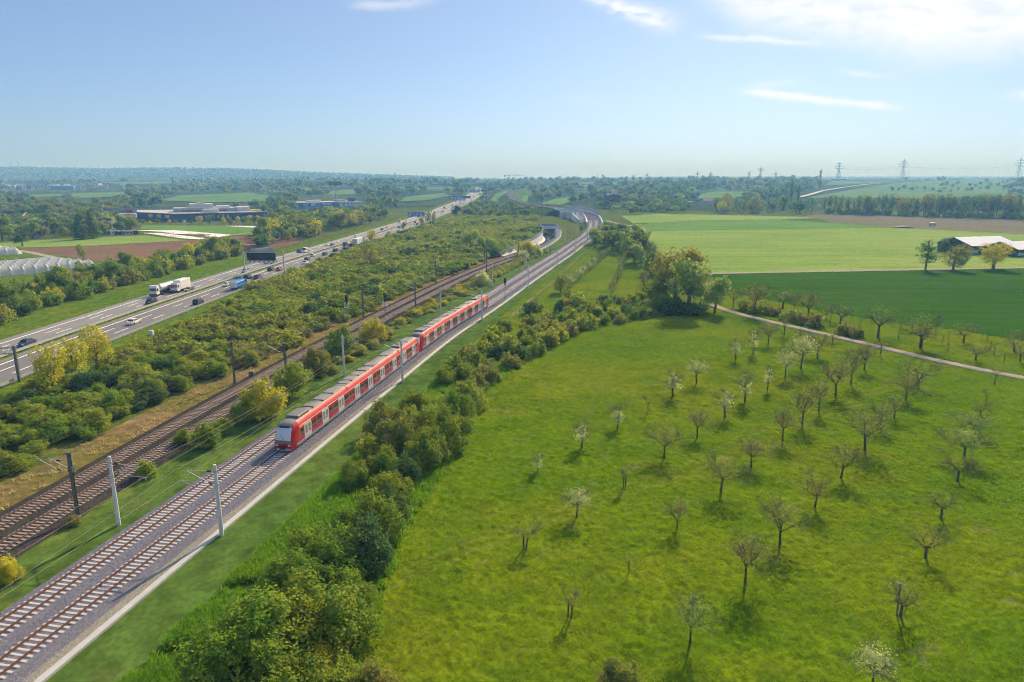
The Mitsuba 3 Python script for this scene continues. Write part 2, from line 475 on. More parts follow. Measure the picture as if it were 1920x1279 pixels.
def land(x, y):
    """Height of the ground: flat by the railway, rising behind to a plateau, a long wooded ridge on the left."""
    x, y = np.asarray(x, float), np.asarray(y, float)
    z = 31.0 * sstep(820, 3000, y) + 4.0 * sstep(2600, 5200, y)
    u = 960 + F * x / np.maximum(y, 1.0)          # bearing only: which stretch of the ridge
    top = 37.0 + (335 - np.interp(u, SKY_U, SKY_V)) * 5000 / FP
    ridge = sstep(3300, 5000, y) * (1 - sstep(5400, 8500, y))
    z = z + np.maximum(top - 35.0, 0) * ridge
    z = z + 21.0 * sstep(5700, 6900, y) * np.interp(u, [960, 1250, 2600], [0, 1, 1])
    return z + 1.5 * sstep(900, 2000, y) * (meshkit.fbm(np.stack([x / 260.0, y / 260.0, x * 0], -1), 3, 3) - 0.5)


def PL(u, v):
    """Where the line of sight of survey pixel (u, v) meets the land."""
    a, b = (u - 960.0) / F, (v - 639.5) / F
    d = np.array([a, math.cos(PITCH) - b * math.sin(PITCH), -math.sin(PITCH) - b * math.cos(PITCH)])
    t = np.concatenate([np.linspace(50, 900, 60), np.geomspace(910, 9000, 400)])
    q = np.array([0, 0, H])[:, None] + d[:, None] * t
    g = q[2] - land(q[0], q[1])
    k = int(np.argmax(g < 0)) if (g < 0).any() else len(t) - 1
    if k == 0:
        return P(u, v)
    w = g[k - 1] / (g[k - 1] - g[k]) if g[k - 1] > g[k] else 1.0
    r = q[:, k - 1] * (1 - w) + q[:, k] * w
    r[2] = land(r[0], r[1])
    return r


# lines of the railway, the old railway and the motorway, surveyed on the ground
TA = (1205.0 - 960) / FP
CA = 1 / math.hypot(1, TA)
new_pts = [(-49.25 / CA + TA * y, y, 0.0) for y in (-30, 20, 60, 100, 140, 170)]
new_pts += [(-7.4 - 6.2, 184.5 + 1.4, 0), (5.4 - 6.2, 241.8 + 1.5, 0), (18.7 - 6.15, 298.8 + 1.7, 0), (30.2 - 6.1, 346.2 + 1.8, 0), (41.9 - 6.1, 399.5 + 1.7, 0.2),
            (52.4 - 6.2, 440.4 + 1.4, 0.7), (63.1 - 6.2, 491.8 + 1, 2.0), (70.8 - 6.3, 552 + .5, 3.6), (69.0, 618, 5.6), (61.6, 678, 6.6), (47, 728, 7.0), (30, 800, 7.0), (13, 900, 7.5), (0, 1030, 9.5), (-5, 1180, 12), (0, 1330, 14.5), (30, 1480, 17.5), (90, 1620, 20)]
new_line = smooth_path(new_pts, 2.0, 16.0)
old_pts = [(-62, 10, 0), (-54, 66.4, 0), (-51.7, 84.8, 0), (-48.6, 108, 0), (-45.8, 128, 0), (-36.8, 181.4, 0), (-30.9, 211, 0), (-21.8, 256, 0), (-11.1, 298.8, 0), (4, 349.7, -0.3), (15.5, 397, -1.5), (23.5, 440, -3.2), (28, 482, -4.6), (28, 530, -5.6), (22, 580, -6.2), (10, 640, -6.2)]
old_line = smooth_path(old_pts, 2.0, 14.0)
hwy_uv = [(-420, 830), (-252, 760), (170, 615), (335, 558), (480, 509), (540, 489), (645, 457.7), (775, 415.5), (822, 398), (866, 380), (885, 369), (896, 359.5), (902, 352)]
hwy = smooth_path([PL(u, v) for u, v in hwy_uv], 6.0, 30.0)


def at_s(path, s):
    """Point and unit tangent at arc length s."""
    d = np.r_[0, np.cumsum(np.linalg.norm(np.diff(path[:, :2], axis=0), axis=1))]
    q = np.array([np.interp(s, d, path[:, k]) for k in range(3)])
    q2 = np.array([np.interp(s + 0.5, d, path[:, k]) for k in range(3)])
    q1 = np.array([np.interp(s - 0.5, d, path[:, k]) for k in range(3)])
    t = q2 - q1
    return q, t / (np.linalg.norm(t) + 1e-12)


def s_near(path, xy):
    d = np.r_[0, np.cumsum(np.linalg.norm(np.diff(path[:, :2], axis=0), axis=1))]
    return d[np.argmin(((path[:, :2] - np.asarray(xy)[:2]) ** 2).sum(1))]


# ---------------------------------------------------------------- ground sheets
def strip_poly(path, o0, o1, y0=-1e9, y1=1e9):
    q = path[(path[:, 1] >= y0) & (path[:, 1] <= y1)]
    a, b = offset(q, o0)[:, :2], offset(q, o1)[:, :2]
    return sg.Polygon(np.vstack([a, b[::-1]])).buffer(0)


TROUGH0 = 338.0
q_tr = old_line[(old_line[:, 1] > TROUGH0) & (old_line[:, 1] < 545)]
trough = strip_poly(old_line, -6.2, 6.2, TROUGH0, 545)
near_tile = sg.box(-420, -120, 420, 820).difference(trough)
g_meshes = [poly_mesh(near_tile), poly_mesh(sg.box(-3000, -120, -420, 820)), poly_mesh(sg.box(420, -120, 3000, 820)), poly_mesh(sg.box(-3000, -3000, 3000, -120))]
struct('ground', cat(g_meshes), 'mat_strip')
# the far land, one rolling sheet
rows = np.geomspace(819, 7600, 130)
cols = np.linspace(-1.35, 1.35, 240)
gx = rows[:, None] * cols[None]
gy = np.broadcast_to(rows[:, None], gx.shape)
gz = land(gx, gy)
nr, nc = gx.shape
ii, jj = np.meshgrid(np.arange(nr - 1), np.arange(nc - 1), indexing='ij')
a_ = (ii * nc + jj).ravel()
struct('hills', mesh(np.stack([gx, gy, gz], -1).reshape(-1, 3), np.vstack([np.stack([a_, a_ + 1, a_ + nc + 1], 1), np.stack([a_, a_ + nc + 1, a_ + nc], 1)])), 'mat_land', True)


def grid_sheet(poly, ystep, z0, amp, seed, k=0.0026):
    """A bumpy grass sheet inside a polygon, its cells growing with distance."""
    x0, y0, x1, y1 = poly.bounds
    r = [y0]
    while r[-1] < y1:
        r.append(r[-1] + max(0.22, r[-1] * k * ystep))
    r = np.array(r)
    c = np.arange(x0 / max(y1, 1) if x0 > 0 else x0 / max(y0, 20.0), x1 / max(y0, 20.0), k * ystep)
    X = r[:, None] * c[None]
    Y = np.broadcast_to(r[:, None], X.shape)
    p = np.stack([X, Y, X * 0], -1)
    n1 = 0.35 * meshkit.fbm(p * [0.45, 0.45, 1], 2, seed) + 0.65 * meshkit.fbm(p * [1.5, 1.5, 1], 3, seed + 1)
    n2 = meshkit.noise(p * [2.2, 2.2, 1], seed + 9)
    n0 = meshkit.fbm(p * [0.05, 0.05, 1], 2, seed + 4)
    Z = z0 + amp * (1.3 * np.clip(n1 - 0.35, 0, 1) + 0.6 * n2 * n1) + 0.25 * n0 * amp / 0.3
    import shapely
    cx, cy = (X[:-1, :-1] + X[1:, 1:]) / 2, (Y[:-1, :-1] + Y[1:, 1:]) / 2
    ok = shapely.contains_xy(poly, cx.ravel(), cy.ravel())
    n = X.shape[1]
    i, j = np.meshgrid(np.arange(X.shape[0] - 1), np.arange(n - 1), indexing='ij')
    a = (i * n + j).ravel()[ok]
    f = np.vstack([np.stack([a, a + 1, a + n + 1], 1), np.stack([a, a + n + 1, a + n], 1)])
    v = np.stack([X, Y, Z], -1).reshape(-1, 3)
    u, inv = np.unique(f, return_inverse=True)
    return mesh(v[u], inv.reshape(f.shape))


path_uv = [(1336, 573), (1352, 581), (1375, 588), (1440, 604), (1520, 622), (1600, 640.5), (1700, 665), (1800, 688), (1920, 711), (2050, 737), (2300, 787)]
foot = smooth_path([P(u, v) for u, v in path_uv], 1.0, 5.0)
hedge_r = [(560, 1400), (640, 1279), (700, 1150), (745, 1010), (800, 920), (860, 840), (905, 740), (960, 700), (1060, 640), (1160, 610), (1250, 597), (1340, 580)]
meadow_poly = sg.Polygon([XY(u, v) for u, v in hedge_r] + [XY(u, v) for u, v in path_uv[1:]] + [XY(2300, 1400)]).buffer(0)
path_strip = strip_poly(foot, -1.75, 1.75)
struct('meadow', grid_sheet(meadow_poly.buffer(1.0).difference(path_strip), 0.58, 0.03, 0.27, 5), 'mat_meadow', True)
# smaller meadow between the railway and the big trees, with rows of young trees
orch_poly = sg.Polygon([XY(u, v) for u, v in [(905, 640), (930, 612), (985, 560), (1060, 505), (1100, 470), (1128, 452), (1165, 470), (1215, 500), (1240, 560), (1255, 590), (1160, 606), (1060, 636), (960, 690)]]).buffer(1)
struct('meadow_beyond_the_hedge', grid_sheet(orch_poly, 0.9, 0.025, 0.30, 15), 'mat_meadow', True)
rough_poly = sg.Polygon([XY(u, v) for u, v in [(20, 1400), (180, 1279), (420, 1080), (560, 950), (640, 860), (720, 775), (800, 700), (905, 640), (960, 690)]] + [XY(u, v) for u, v in hedge_r[7::-1]]).buffer(0.5).difference(strip_poly(new_line, 0, 12.6))
struct('rough_grass', grid_sheet(rough_poly, 0.8, 0.02, 0.20, 25), 'mat_rough_grass', True)
verge_r = strip_poly(new_line, 6.0, 16.5, 15, 560)
struct('grass_verge', poly_mesh(strip_poly(new_line, 6.0, 22.0, 15, 480).difference(rough_poly.buffer(-0.3)), 0.012), 'mat_verge')
between = strip_poly(new_line, -15.5, -4.4, 15, 420).difference(strip_poly(old_line, -5.5, 5.2))
struct('grass_strip_between_the_lines', poly_mesh(between, 0.010), 'mat_verge')
struct('dry_grass_bank', poly_mesh(strip_poly(old_line, -11.0, -4.0, 15, 345), 0.009), 'mat_dry')
# fields to the right
F_ = {
    'field_light_green': ([(1215, 452), (1222, 433.5), (1300, 432), (1671, 427.3), (1720, 429), (1920, 439), (2200, 455), (2200, 494), (1920, 501), (1322, 512.3), (1265, 492), (1232, 470)], 'mat_crop_light', 0.03),
    'field_far_light_green': ([(1165, 405), (1235, 400.5), (1300, 402), (1494, 406.3), (1530, 409), (1461, 411.5), (1300, 414.0), (1222, 418), (1186, 418)], 'mat_crop_light', 0.03),
    'field_mid_green': ([(1190, 424), (1222, 418.4), (1300, 414.4), (1461, 411.9), (1558, 418), (1671, 427.0), (1300, 431.6), (1222, 433.1), (1208, 440)], 'mat_crop_mid', 0.03),
    'field_dark_green': ([(1330, 514.6), (1920, 503.6), (2250, 497), (2250, 720), (1920, 642), (1800, 622), (1653, 605), (1540, 585), (1430, 562), (1352, 545)], 'mat_crop_dark', 0.03),
    'field_bare_soil': ([(1500, 406.6), (1532, 402), (1920, 411), (2250, 421), (2250, 458), (1920, 438.3), (1721, 428.6), (1672, 426.7), (1559, 417.7), (1535, 409.5)], 'mat_soil_grey', 0.035),
    'ploughed_field': ([(28, 466), (180, 462), (330, 452), (400, 447), (482, 440.5), (560, 436), (560, 456), (480, 470), (410, 474), (330, 485), (215, 490), (170, 488)], 'mat_soil', 0.02),
    'field_strip_green': ([(-300, 468), (0, 456), (60, 451), (270, 441.5), (350, 450.5), (330, 452), (180, 460.5), (28, 464.5), (-300, 484)], 'mat_crop_light', 0.025),
    'field_by_store': ([(262, 430), (266, 421.5), (420, 423.5), (560, 426), (560, 435.5), (482, 440), (430, 441), (340, 433)], 'mat_crop_mid', 0.025),
    'field_by_tunnels': ([(-300, 560), (-100, 505), (0, 478), (28, 468), (60, 470), (170, 489), (215, 491), (330, 486), (430, 476), (520, 460), (470, 500), (300, 555), (120, 610), (0, 650), (-300, 760)], 'mat_roadside', 0.012),
}
for k_, (uv_, m_, z_) in F_.items():
    struct(k_, poly_mesh(polyp(uv_), z_), m_)
orch_strip = sg.Polygon([XY(u, v) for u, v in [(1352, 545), (1430, 562), (1540, 585), (1653, 605), (1800, 622), (1920, 642), (2250, 720)]] + [XY(u, v) for u, v in path_uv[::-1]][:-1]).buffer(0.3)
struct('orchard_strip', grid_sheet(orch_strip.difference(path_strip), 1.0, 0.015, 0.28, 35), 'mat_meadow', True)
struct('gravel_path', sweep(foot, [(-1.45, 0.0), (-1.25, 0.30), (0, 0.36), (1.25, 0.30), (1.45, 0.0)], closed=False), 'mat_path', True)
ft = smooth_path([P(u, v) for u, v in [(1318, 513.2), (1400, 511.5), (1560, 508.6), (1750, 505), (1920, 502), (2250, 496)]], 4.0, 10)
struct('farm_track', ribbon(ft, -1.9, 1.9, 0.06), 'mat_track_path')
lane = smooth_path([P(u, v) for u, v in [(1100, 420), (1135, 413), (1160, 420), (1186, 424), (1206, 428.5), (1208, 433), (1196, 441), (1190, 452)]], 2.0, 5)
struct('farm_lane', ribbon(lane, -1.6, 1.6, 0.06), 'mat_path')
# far fields lie on the rising land
FIELDS_PX = []


def drape(uv, key, m, dz=1.2, n=14):
    FIELDS_PX.append(sg.Polygon(uv).buffer(0))
    pts = np.array([PL(u, v) for u, v in uv])
    pg = sg.Polygon(pts[:, :2]).buffer(0)
    x0, y0, x1, y1 = pg.bounds
    cells = []
    nx = ny = n
    for a in range(nx):
        for b in range(ny):
            c = sg.box(x0 + (x1 - x0) * a / nx, y0 + (y1 - y0) * b / ny, x0 + (x1 - x0) * (a + 1) / nx, y0 + (y1 - y0) * (b + 1) / ny).intersection(pg)
            if not c.is_empty and c.area > 1:
                cells.append(poly_mesh(c))
    mm = cat(cells)
    v = np.array(mm.vertices); v[:, 2] = land(v[:, 0], v[:, 1]) + dz
    struct(key, mesh(v, mm.faces), m)


drape([(918, 378), (930, 364), (955, 358), (990, 362), (960, 372), (945, 384)], 'far_field_teal', 'mat_far_field')
drape([(958, 380), (962, 364), (990, 360), (990, 375), (985, 383)], 'far_field_by_the_bend', 'mat_crop_mid')
drape([(960, 352), (1000, 348.5), (1110, 348), (1110, 351.5), (1010, 353.5)], 'far_field_middle', 'mat_far_field')
drape([(1060, 343), (1250, 342), (1340, 343), (1260, 346), (1100, 346.5)], 'far_field_plateau', 'mat_far_field')
drape([(1010, 384), (1040, 374), (1075, 369), (1100, 366), (1075, 378), (1050, 386)], 'far_field_clearing', 'mat_crop_mid')
drape([(1300, 366), (1345, 360), (1420, 360), (1380, 372), (1310, 374)], 'far_field_hamlet', 'mat_far_field')
drape([(1512, 372), (1600, 356), (1690, 342.5), (1840, 337.5), (1930, 337), (1930, 368), (1700, 374)], 'far_field_slope', 'mat_far_field')
drape([(1545, 349), (1650, 343.5), (1690, 340.5), (1560, 340.5)], 'far_field_brow', 'mat_far_field')
drape([(300, 377), (340, 367), (470, 362), (505, 368), (500, 379), (400, 381)], 'far_field_behind_store', 'mat_far_field')
drape([(30, 369), (60, 366), (125, 365), (130, 369), (60, 371)], 'far_field_left', 'mat_far_field')
drape([(130, 370), (135, 364), (235, 361), (232, 368), (160, 373)], 'far_field_left_middle', 'mat_far_field')
drape([(180, 343), (300, 341), (350, 344), (240, 346)], 'far_field_under_ridge', 'mat_far_field')
drape([(750, 379), (760, 370), (830, 363), (845, 368), (800, 377)], 'far_field_by_motorway', 'mat_far_field')
drape([(670, 358), (720, 352), (850, 352), (850, 356), (740, 358)], 'far_field_upper', 'mat_far_field')
drape([(610, 366), (625, 358), (680, 355), (660, 366)], 'far_field_behind_sign', 'mat_far_field')
lane2 = np.array([PL(u, v) for u, v in [(1498, 372), (1515, 368), (1540, 360), (1580, 353), (1620, 347.5), (1652, 344.5)]])
lane2 = smooth_path(lane2, 8.0, 20); lane2[:, 2] = land(lane2[:, 0], lane2[:, 1]) + 2.2
rough('mat_pale_lane', (0.60, 0.58, 0.53))
struct('far_pale_lane', ribbon(lane2, -5, 5), 'mat_pale_lane')
# ---------------------------------------------------------------- railway
def cut(path, y0, y1):
    return path[(path[:, 1] >= y0) & (path[:, 1] <= y1)]


near_new = cut(new_line, 12, 566)
struct('ballast_bed', sweep(near_new, [(-4.75, -0.3), (-4.45, 0.06), (-4.15, 0.25), (4.95, 0.25)], closed=False), 'mat_ballast_new')
struct('gravel_edge', sweep(near_new, [(4.95, 0.25), (5.88, 0.23)], closed=False), 'mat_ballast_edge')
struct('concrete_kerb', sweep(near_new, [(5.88, -0.3), (5.88, 0.30), (6.40, 0.30), (6.46, 0.24), (6.46, -0.3)], closed=False), 'concrete')
near_old = cut(old_line, 12, 600)
struct('old_ballast_bed', sweep(near_old, [(-5.2, -0.3), (-4.9, 0.03), (-4.1, 0.25), (4.0, 0.25), (4.9, 0.03), (5.2, -0.3)], closed=False), 'mat_ballast_old')


def sleeper_mesh(L=2.6):
    xs = [-L / 2, -L / 2 + 0.04, -0.95, -0.45, 0.0, 0.45, 0.95, L / 2 - 0.04, L / 2]
    hs = [0.27, 0.31, 0.34, 0.285, 0.275, 0.285, 0.34, 0.31, 0.27]
    v, f = [], []
    for x, h in zip(xs, hs):
        v += [[x, -0.15, 0.15], [x, -0.115, h], [x, 0.115, h], [x, 0.15, 0.15]]
    for i in range(len(xs) - 1):
        for j in range(3):
            a = 4 * i + j
            f += [[a, a + 4, a + 5], [a, a + 5, a + 1]]
    e = 4 * (len(xs) - 1)
    f += [[0, 1, 2], [0, 2, 3], [e, e + 2, e + 1], [e, e + 3, e + 2]]
    return mesh(v, f)


SLEEPER = sleeper_mesh()
pr_sl_new = proto('sleeper_new', SLEEPER, 'sleeper_new')
pr_sl_old = proto('sleeper_old', SLEEPER, 'sleeper_old')
RAIL = [(-0.075, 0.33), (-0.075, 0.345), (-0.012, 0.37), (-0.012, 0.455), (-0.037, 0.47), (-0.037, 0.505), (0.037, 0.505), (0.037, 0.47), (0.012, 0.455), (0.012, 0.37), (0.075, 0.345), (0.075, 0.33)]


def track(key, path, off, pr, y1, y_rail, label, head=False, step=0.61):
    c = offset(path, off)
    tk = cut(c, 12, y_rail)
    for g in (-0.7525, 0.7525):
        k = num(key + '__rail')
        put(k, sweep(tk, np.array(RAIL) + [g, 0]), 'rail_rust')
        if head:
            put(k + '__head', sweep(tk, [(g - 0.036, 0.508), (g + 0.036, 0.508)], closed=False), 'rail_top')
    lab(key, label, 'railway track', 'tracks running side by side')
    q = resample(cut(c, 28 if 'old' not in key else 30, y1), step)
    t = np.gradient(q, axis=0)
    late = []
    jit = np.random.default_rng(len(key))
    for i, (p, d) in enumerate(zip(q, t)):
        M = mat(p + [0, 0, jit.normal(0, 0.006)], face_yaw(d) + jit.normal(0, 0.008))
        if i < 290:
            inst(num(key + '__sleeper'), pr, M)
        else:
            v = SLEEPER.vertices @ M[:3, :3].T + M[:3, 3]
            late.append(mesh(v, SLEEPER.faces))
    if late:
        put(key + '__far_sleepers', cat(late), 'sleeper_new' if pr == pr_sl_new else 'sleeper_old')
        labels[key + '__far_sleepers'] = {'kind': 'stuff'}


track('new_track', new_line, 2.15, pr_sl_new, 570, 640, 'new track with pale concrete sleepers under the red train, beside the gravel edge')
track('new_track_001', new_line, -2.15, pr_sl_new, 570, 640, 'new track with pale concrete sleepers left of the red train, beside the green strip')
track('old_track', old_line, 2.05, pr_sl_old, 350, 560, 'old rusty track on dark ballast, the one nearer to the new line', True)
track('old_track_001', old_line, -2.05, pr_sl_old, 350, 560, 'old rusty track on dark ballast, beside the dry bank and the shrubs', True)

# masts of the new line: round concrete poles with tubular cantilevers
def tapered_pole(h, r0, r1, n=12):
    return tube([[0, 0, -0.4], [0, 0, h * 0.5], [0, 0, h - 0.05], [0, 0, h]], [r0, (r0 + r1) / 2, r1, r1 * 0.85], n)


HM = 8.1
pr_pole = proto('mast_pole', tapered_pole(HM, 0.235, 0.165), 'concrete_pale', True)
RE = 3.35                                         # reach of the cantilever
pr_cant = proto('mast_cantilever', cat(bar([0.15, 0, 7.35], [RE, 0, 7.15], 0.045, 6), bar([0.15, 0, 5.75], [RE, 0, 7.12], 0.04, 6), bar([RE * 0.62, 0, 6.55], [RE * 0.62, 0, 6.0], 0.022)), 'steel_pale')
pr_ins = proto('mast_insulator', cat(bar([0.45, 0, 7.33], [0.95, 0, 7.30], 0.09, 7), bar([0.42, 0, 5.88], [0.85, 0, 6.08], 0.09, 7)), 'black')
pr_reg = proto('mast_registration', cat(bar([RE * 0.45, 0, 6.02], [RE + 1.1, 0, 5.98], 0.032, 5), bar([RE + 0.75, 0, 5.95], [RE - 0.25, 0, 5.62], 0.025, 5), bar([RE + 0.75, 0, 6.0], [RE + 0.75, 0, 5.75], 0.05, 5)), 'steel_pale')
pr_collar = proto('mast_collar', cat(tube([[0, 0, 7.25], [0, 0, 7.45]], 0.19, 10), tube([[0, 0, 5.68], [0, 0, 5.84]], 0.20, 10)), 'steel_pale')


rough('wire_dark', (0.22, 0.22, 0.215))


def sig(x):
    return 1.0 if x > 0 else -1.0


right_uv = [(407, 1003), (750, 718), (903, 602), (988, 538), (1040.6, 499), (1073.7, 475), (1096, 458), (1116, 445.5)]
left_uv = [(225, 985), (645, 708), (827, 595), (927, 537), (991, 500), (1031, 477), (1059, 458), (1081, 445)]
ordin = ['nearest', 'second', 'third', 'fourth', 'fifth', 'sixth', 'seventh', 'farthest']
masts_new = {1: [], -1: []}
for side, uvs in ((1, right_uv), (-1, left_uv)):
    for i, (u, v) in enumerate(uvs):
        s = s_near(new_line, XY(u, v))
        c, t = at_s(new_line, s)
        nrm = np.array([t[1], -t[0], 0])
        base = c + nrm * (6.75 if side > 0 else -5.65)
        key = num('catenary_mast')
        M = mat(base, math.atan2(-nrm[1] * side, -nrm[0] * side))
        for part, pr in (('pole', pr_pole), ('cantilever', pr_cant), ('insulator', pr_ins), ('registration_arm', pr_reg), ('collar', pr_collar)):
            inst(f'{key}__{part}', pr, M)
        lab(key, f'pale round concrete mast, {ordin[i]} of the row on the {"right" if side > 0 else "left"} edge of the new line', 'catenary mast', f'masts on the {"right" if side > 0 else "left"} of the new line')
        masts_new[side].append((s, c + nrm * side * 2.15, base))


def overhead(key, stations, label, zc=5.72, zm=7.15, r=0.0145, dropstep=9.0, lead=70, wm='wire'):
    """Contact and messenger wire through the stations (points over the track), with droppers."""
    st = [np.asarray(p, float) for p in stations]
    st = [st[0] + (st[0] - st[1]) * (lead / max(np.linalg.norm(st[0] - st[1]), 1))] + st
    con, mes, dro = [], [], []
    for i, (a, b) in enumerate(zip(st[:-1], st[1:])):
        L = np.linalg.norm(b - a)
        n = max(3, int(L / dropstep))
        zz = 0.22 if i % 2 else -0.22
        for k in range(n + (i == len(st) - 2)):
            w = k / n
            p = a * (1 - w) + b * w
            sag = 1.05 * 4 * w * (1 - w)
            con.append([*p[:2], p[2] + zc]); mes.append([*p[:2], p[2] + zm - sag])
            if 0 < k < n:
                dro.append(bar([*p[:2], p[2] + zc], [*p[:2], p[2] + zm - sag], r * 0.6, 3))
    put(key + '__contact_wire', tube(con, r, 4), wm)
    put(key + '__messenger_wire', tube(mes, r, 4), wm)
    put(key + '__dropper', cat(dro), wm)
    labels[key + '__dropper'] = {'kind': 'stuff'}
    lab(key, label, 'overhead line')


overhead('overhead_line', [m[1] for m in masts_new[1]], 'thin pale overhead wires strung above the train on the right new track')
overhead('overhead_line_001', [m[1] for m in masts_new[-1]], 'thin pale overhead wires strung above the empty left new track')

# masts of the old line: dark steel
ibeam = cat(box(-0.14, 0.14, -0.15, -0.12, -0.4, 7.9), box(-0.14, 0.14, 0.12, 0.15, -0.4, 7.9), box(-0.02, 0.02, -0.12, 0.12, -0.4, 7.9))
pr_opole = proto('old_mast_pole', ibeam, 'steel_dark')
pr_ocap = proto('old_mast_bracket', cat(box(-0.28, 0.28, -0.24, 0.24, 7.9, 8.0), bar([0, 0, 7.85], [1.2, 0.0, 7.6], 0.035), box(-0.3, 0.24, -0.2, 0.2, 5.7, 6.3), box(-0.22, 0.22, -0.22, 0.22, -0.1, 0.5)), 'steel_dark')
RO = 3.2
pr_ocant = proto('old_mast_cantilever', cat(bar([0.15, 0, 7.3], [RO, 0, 7.35], 0.03, 5), bar([0.15, 0, 5.9], [RO, 0, 7.4], 0.05, 6), bar([RO * 0.5, 0, 6.0], [RO + 0.9, 0, 5.95], 0.026)), 'steel_pale')
pr_oins = proto('old_mast_insulator', cat(bar([0.5, 0, 6.1], [0.95, 0, 6.35], 0.08, 6), bar([0.5, 0, 7.31], [0.9, 0, 7.32], 0.07, 6)), 'black')
old_near = [(135, 982), (566, 724), (763, 580), (884, 509.5), (966, 485)]
old_far = [(447, 718), (686, 595), (825.5, 530), (916.5, 493)]
masts_old = {1: [], -1: []}
for side, uvs, nm in ((1, old_near, 'between the old and the new line'), (-1, old_far, 'at the foot of the shrub bank')):
    for i, (u, v) in enumerate(uvs):
        s = s_near(old_line, XY(u, v))
        c, t = at_s(old_line, s)
        nrm = np.array([t[1], -t[0], 0])
        base = c + nrm * side * 5.15
        key = num('steel_catenary_mast')
        arms = (0.0,) if not (side > 0 and i == 0) else (-0.75, 0.75)
        M = mat(base, math.atan2(-nrm[1] * side, -nrm[0] * side))
        inst(key + '__pole', pr_opole, M); inst(key + '__bracket', pr_ocap, M)
        for a in arms:
            M2 = M.copy(); M2[:3, 3] += t * a
            if a:
                M2[2, 3] -= 0.55 * (a > 0)
            inst(num(key + '__cantilever'), pr_ocant, M2); inst(num(key + '__insulator'), pr_oins, M2)
        lab(key, f'dark steel mast, {ordin[i]} of the row {nm}', 'catenary mast', 'masts of the old line ' + nm)
        masts_old[side].append((s, c + nrm * side * 2.05, base))
overhead('overhead_line_002', [m[1] for m in masts_old[1]], 'thin overhead wires above the old track nearer to the new line', zm=7.35, r=0.010, wm='wire_dark')
overhead('overhead_line_003', [m[1] for m in masts_old[-1]], 'thin overhead wires above the old track by the shrub bank', zm=7.35, r=0.010, wm='wire_dark')


def feeder(key, bases, z, label, o=0.0):
    st = [np.asarray(b) + [0, 0, z] for b in bases]
    st = [st[0] + (st[0] - st[1]) * 1.2] + st
    pts = []
    for a, b in zip(st[:-1], st[1:]):
        for k in range(8):
            w = k / 8
            p = a * (1 - w) + b * w
            pts.append([p[0] + o, p[1], p[2] - 0.8 * 4 * w * (1 - w)])
    pts.append(st[-1] + [o, 0, 0])
    put(key, tube(pts, 0.010, 4), 'wire_dark')
    lab(key, label, 'wire')


feeder('feeder_wire', [m[2] for m in masts_old[-1]], 8.0, 'slack feeder wire slung along the mast tops by the shrub bank')
feeder('feeder_wire_001', [m[2] for m in masts_old[1]], 8.0, 'slack feeder wire slung along the old mast tops nearer the new line')

# signals
def signal(key, u, v, h, rz, label, cage=True, base=None):
    b = np.array([*XY(u, v), 0.0]) if base is None else base
    M = mat(b, rz)
    post = cat(box(-0.09, 0.09, -0.09, 0.09, -0.3, h - 0.4), box(-0.2, 0.2, -0.2, 0.2, -0.2, 0.3))
    head = cat(cbox(-0.38, 0.38, -0.12, 0.12, h - 1.3, h + 0.35, 0.04), cbox(-0.22, 0.22, -0.1, 0.1, h - 1.95, h - 1.34, 0.03))
    hood = cat([tube([[0.0, -0.13, z], [0, -0.32, z]], 0.09, 8) for z in (h - 1.0, h - 0.55, h - 0.1)])
    lamp = tube([[0.12, -0.121, h - 1.7], [0.12, -0.14, h - 1.7]], 0.07, 8)
    parts = [('post', post, 'steel_green'), ('head', head, 'black'), ('hood', hood, 'black'), ('lamp', lamp, 'lamp_white')]
    lad = cat(bar([-0.18, 0.25, 0], [-0.18, 0.25, h - 1.6], 0.02), bar([0.18, 0.25, 0], [0.18, 0.25, h - 1.6], 0.02), *[bar([-0.18, 0.25, z], [0.18, 0.25, z], 0.015) for z in np.arange(0.3, h - 1.6, 0.35)])
    parts.append(('ladder', lad, 'steel_green'))
    if cage:
        z0 = h - 3.0
        rails = []
        for z in (z0, z0 + 0.55, z0 + 1.1):
            rails += [bar([-0.55, -0.1, z], [0.55, -0.1, z], 0.03), bar([-0.55, 0.9, z], [0.55, 0.9, z], 0.03), bar([-0.55, -0.1, z], [-0.55, 0.9, z], 0.03), bar([0.55, -0.1, z], [0.55, 0.9, z], 0.03)]
        rails += [bar([x, y, z0], [x, y, z0 + 1.1], 0.03) for x in (-0.55, 0.55) for y in (-0.1, 0.4, 0.9)]
        parts += [('platform', box(-0.6, 0.6, -0.15, 0.95, z0 - 0.06, z0), 'steel_pale'), ('railing', cat(rails), 'white_paint')]
    for n_, m_, b_ in parts:
        v_ = m_.vertices @ M[:3, :3].T + M[:3, 3]
        put(f'{key}__{n_}', mesh(v_, m_.faces), b_)
    lab(key, label, 'railway signal')


signal('railway_signal', 651.8, 604, 6.9, 0.3, 'railway signal with a white caged platform beside the shrubs, left one of two')
signal('railway_signal_001', 723, 597, 6.4, 0.3, 'railway signal with a white caged platform between the old tracks, right one of two')
signal('railway_signal_002', 947, 565.8, 7.0, 0.2, 'dark railway signal beside the new track just behind the train', False)
signal('railway_signal_003', 1090, 446, 6.5, 0.3, 'small dark railway signal far along the new line where it bends', False)
put('relay_box', cbox(-0.45, 0.45, -0.3, 0.3, 0, 1.0, 0.05).apply_translation([*XY(472, 706), 0]), 'steel_dark')
lab('relay_box', 'small dark relay box beside the old track at the foot of a steel mast', 'box')
# ---------------------------------------------------------------- the commuter train
def glossy(key, c, r=0.28):
    plain(key, worn(c, 0.12, 0.8), r, 0.0, 0.5, clearcoat=0.6, clearcoat_gloss=0.9)


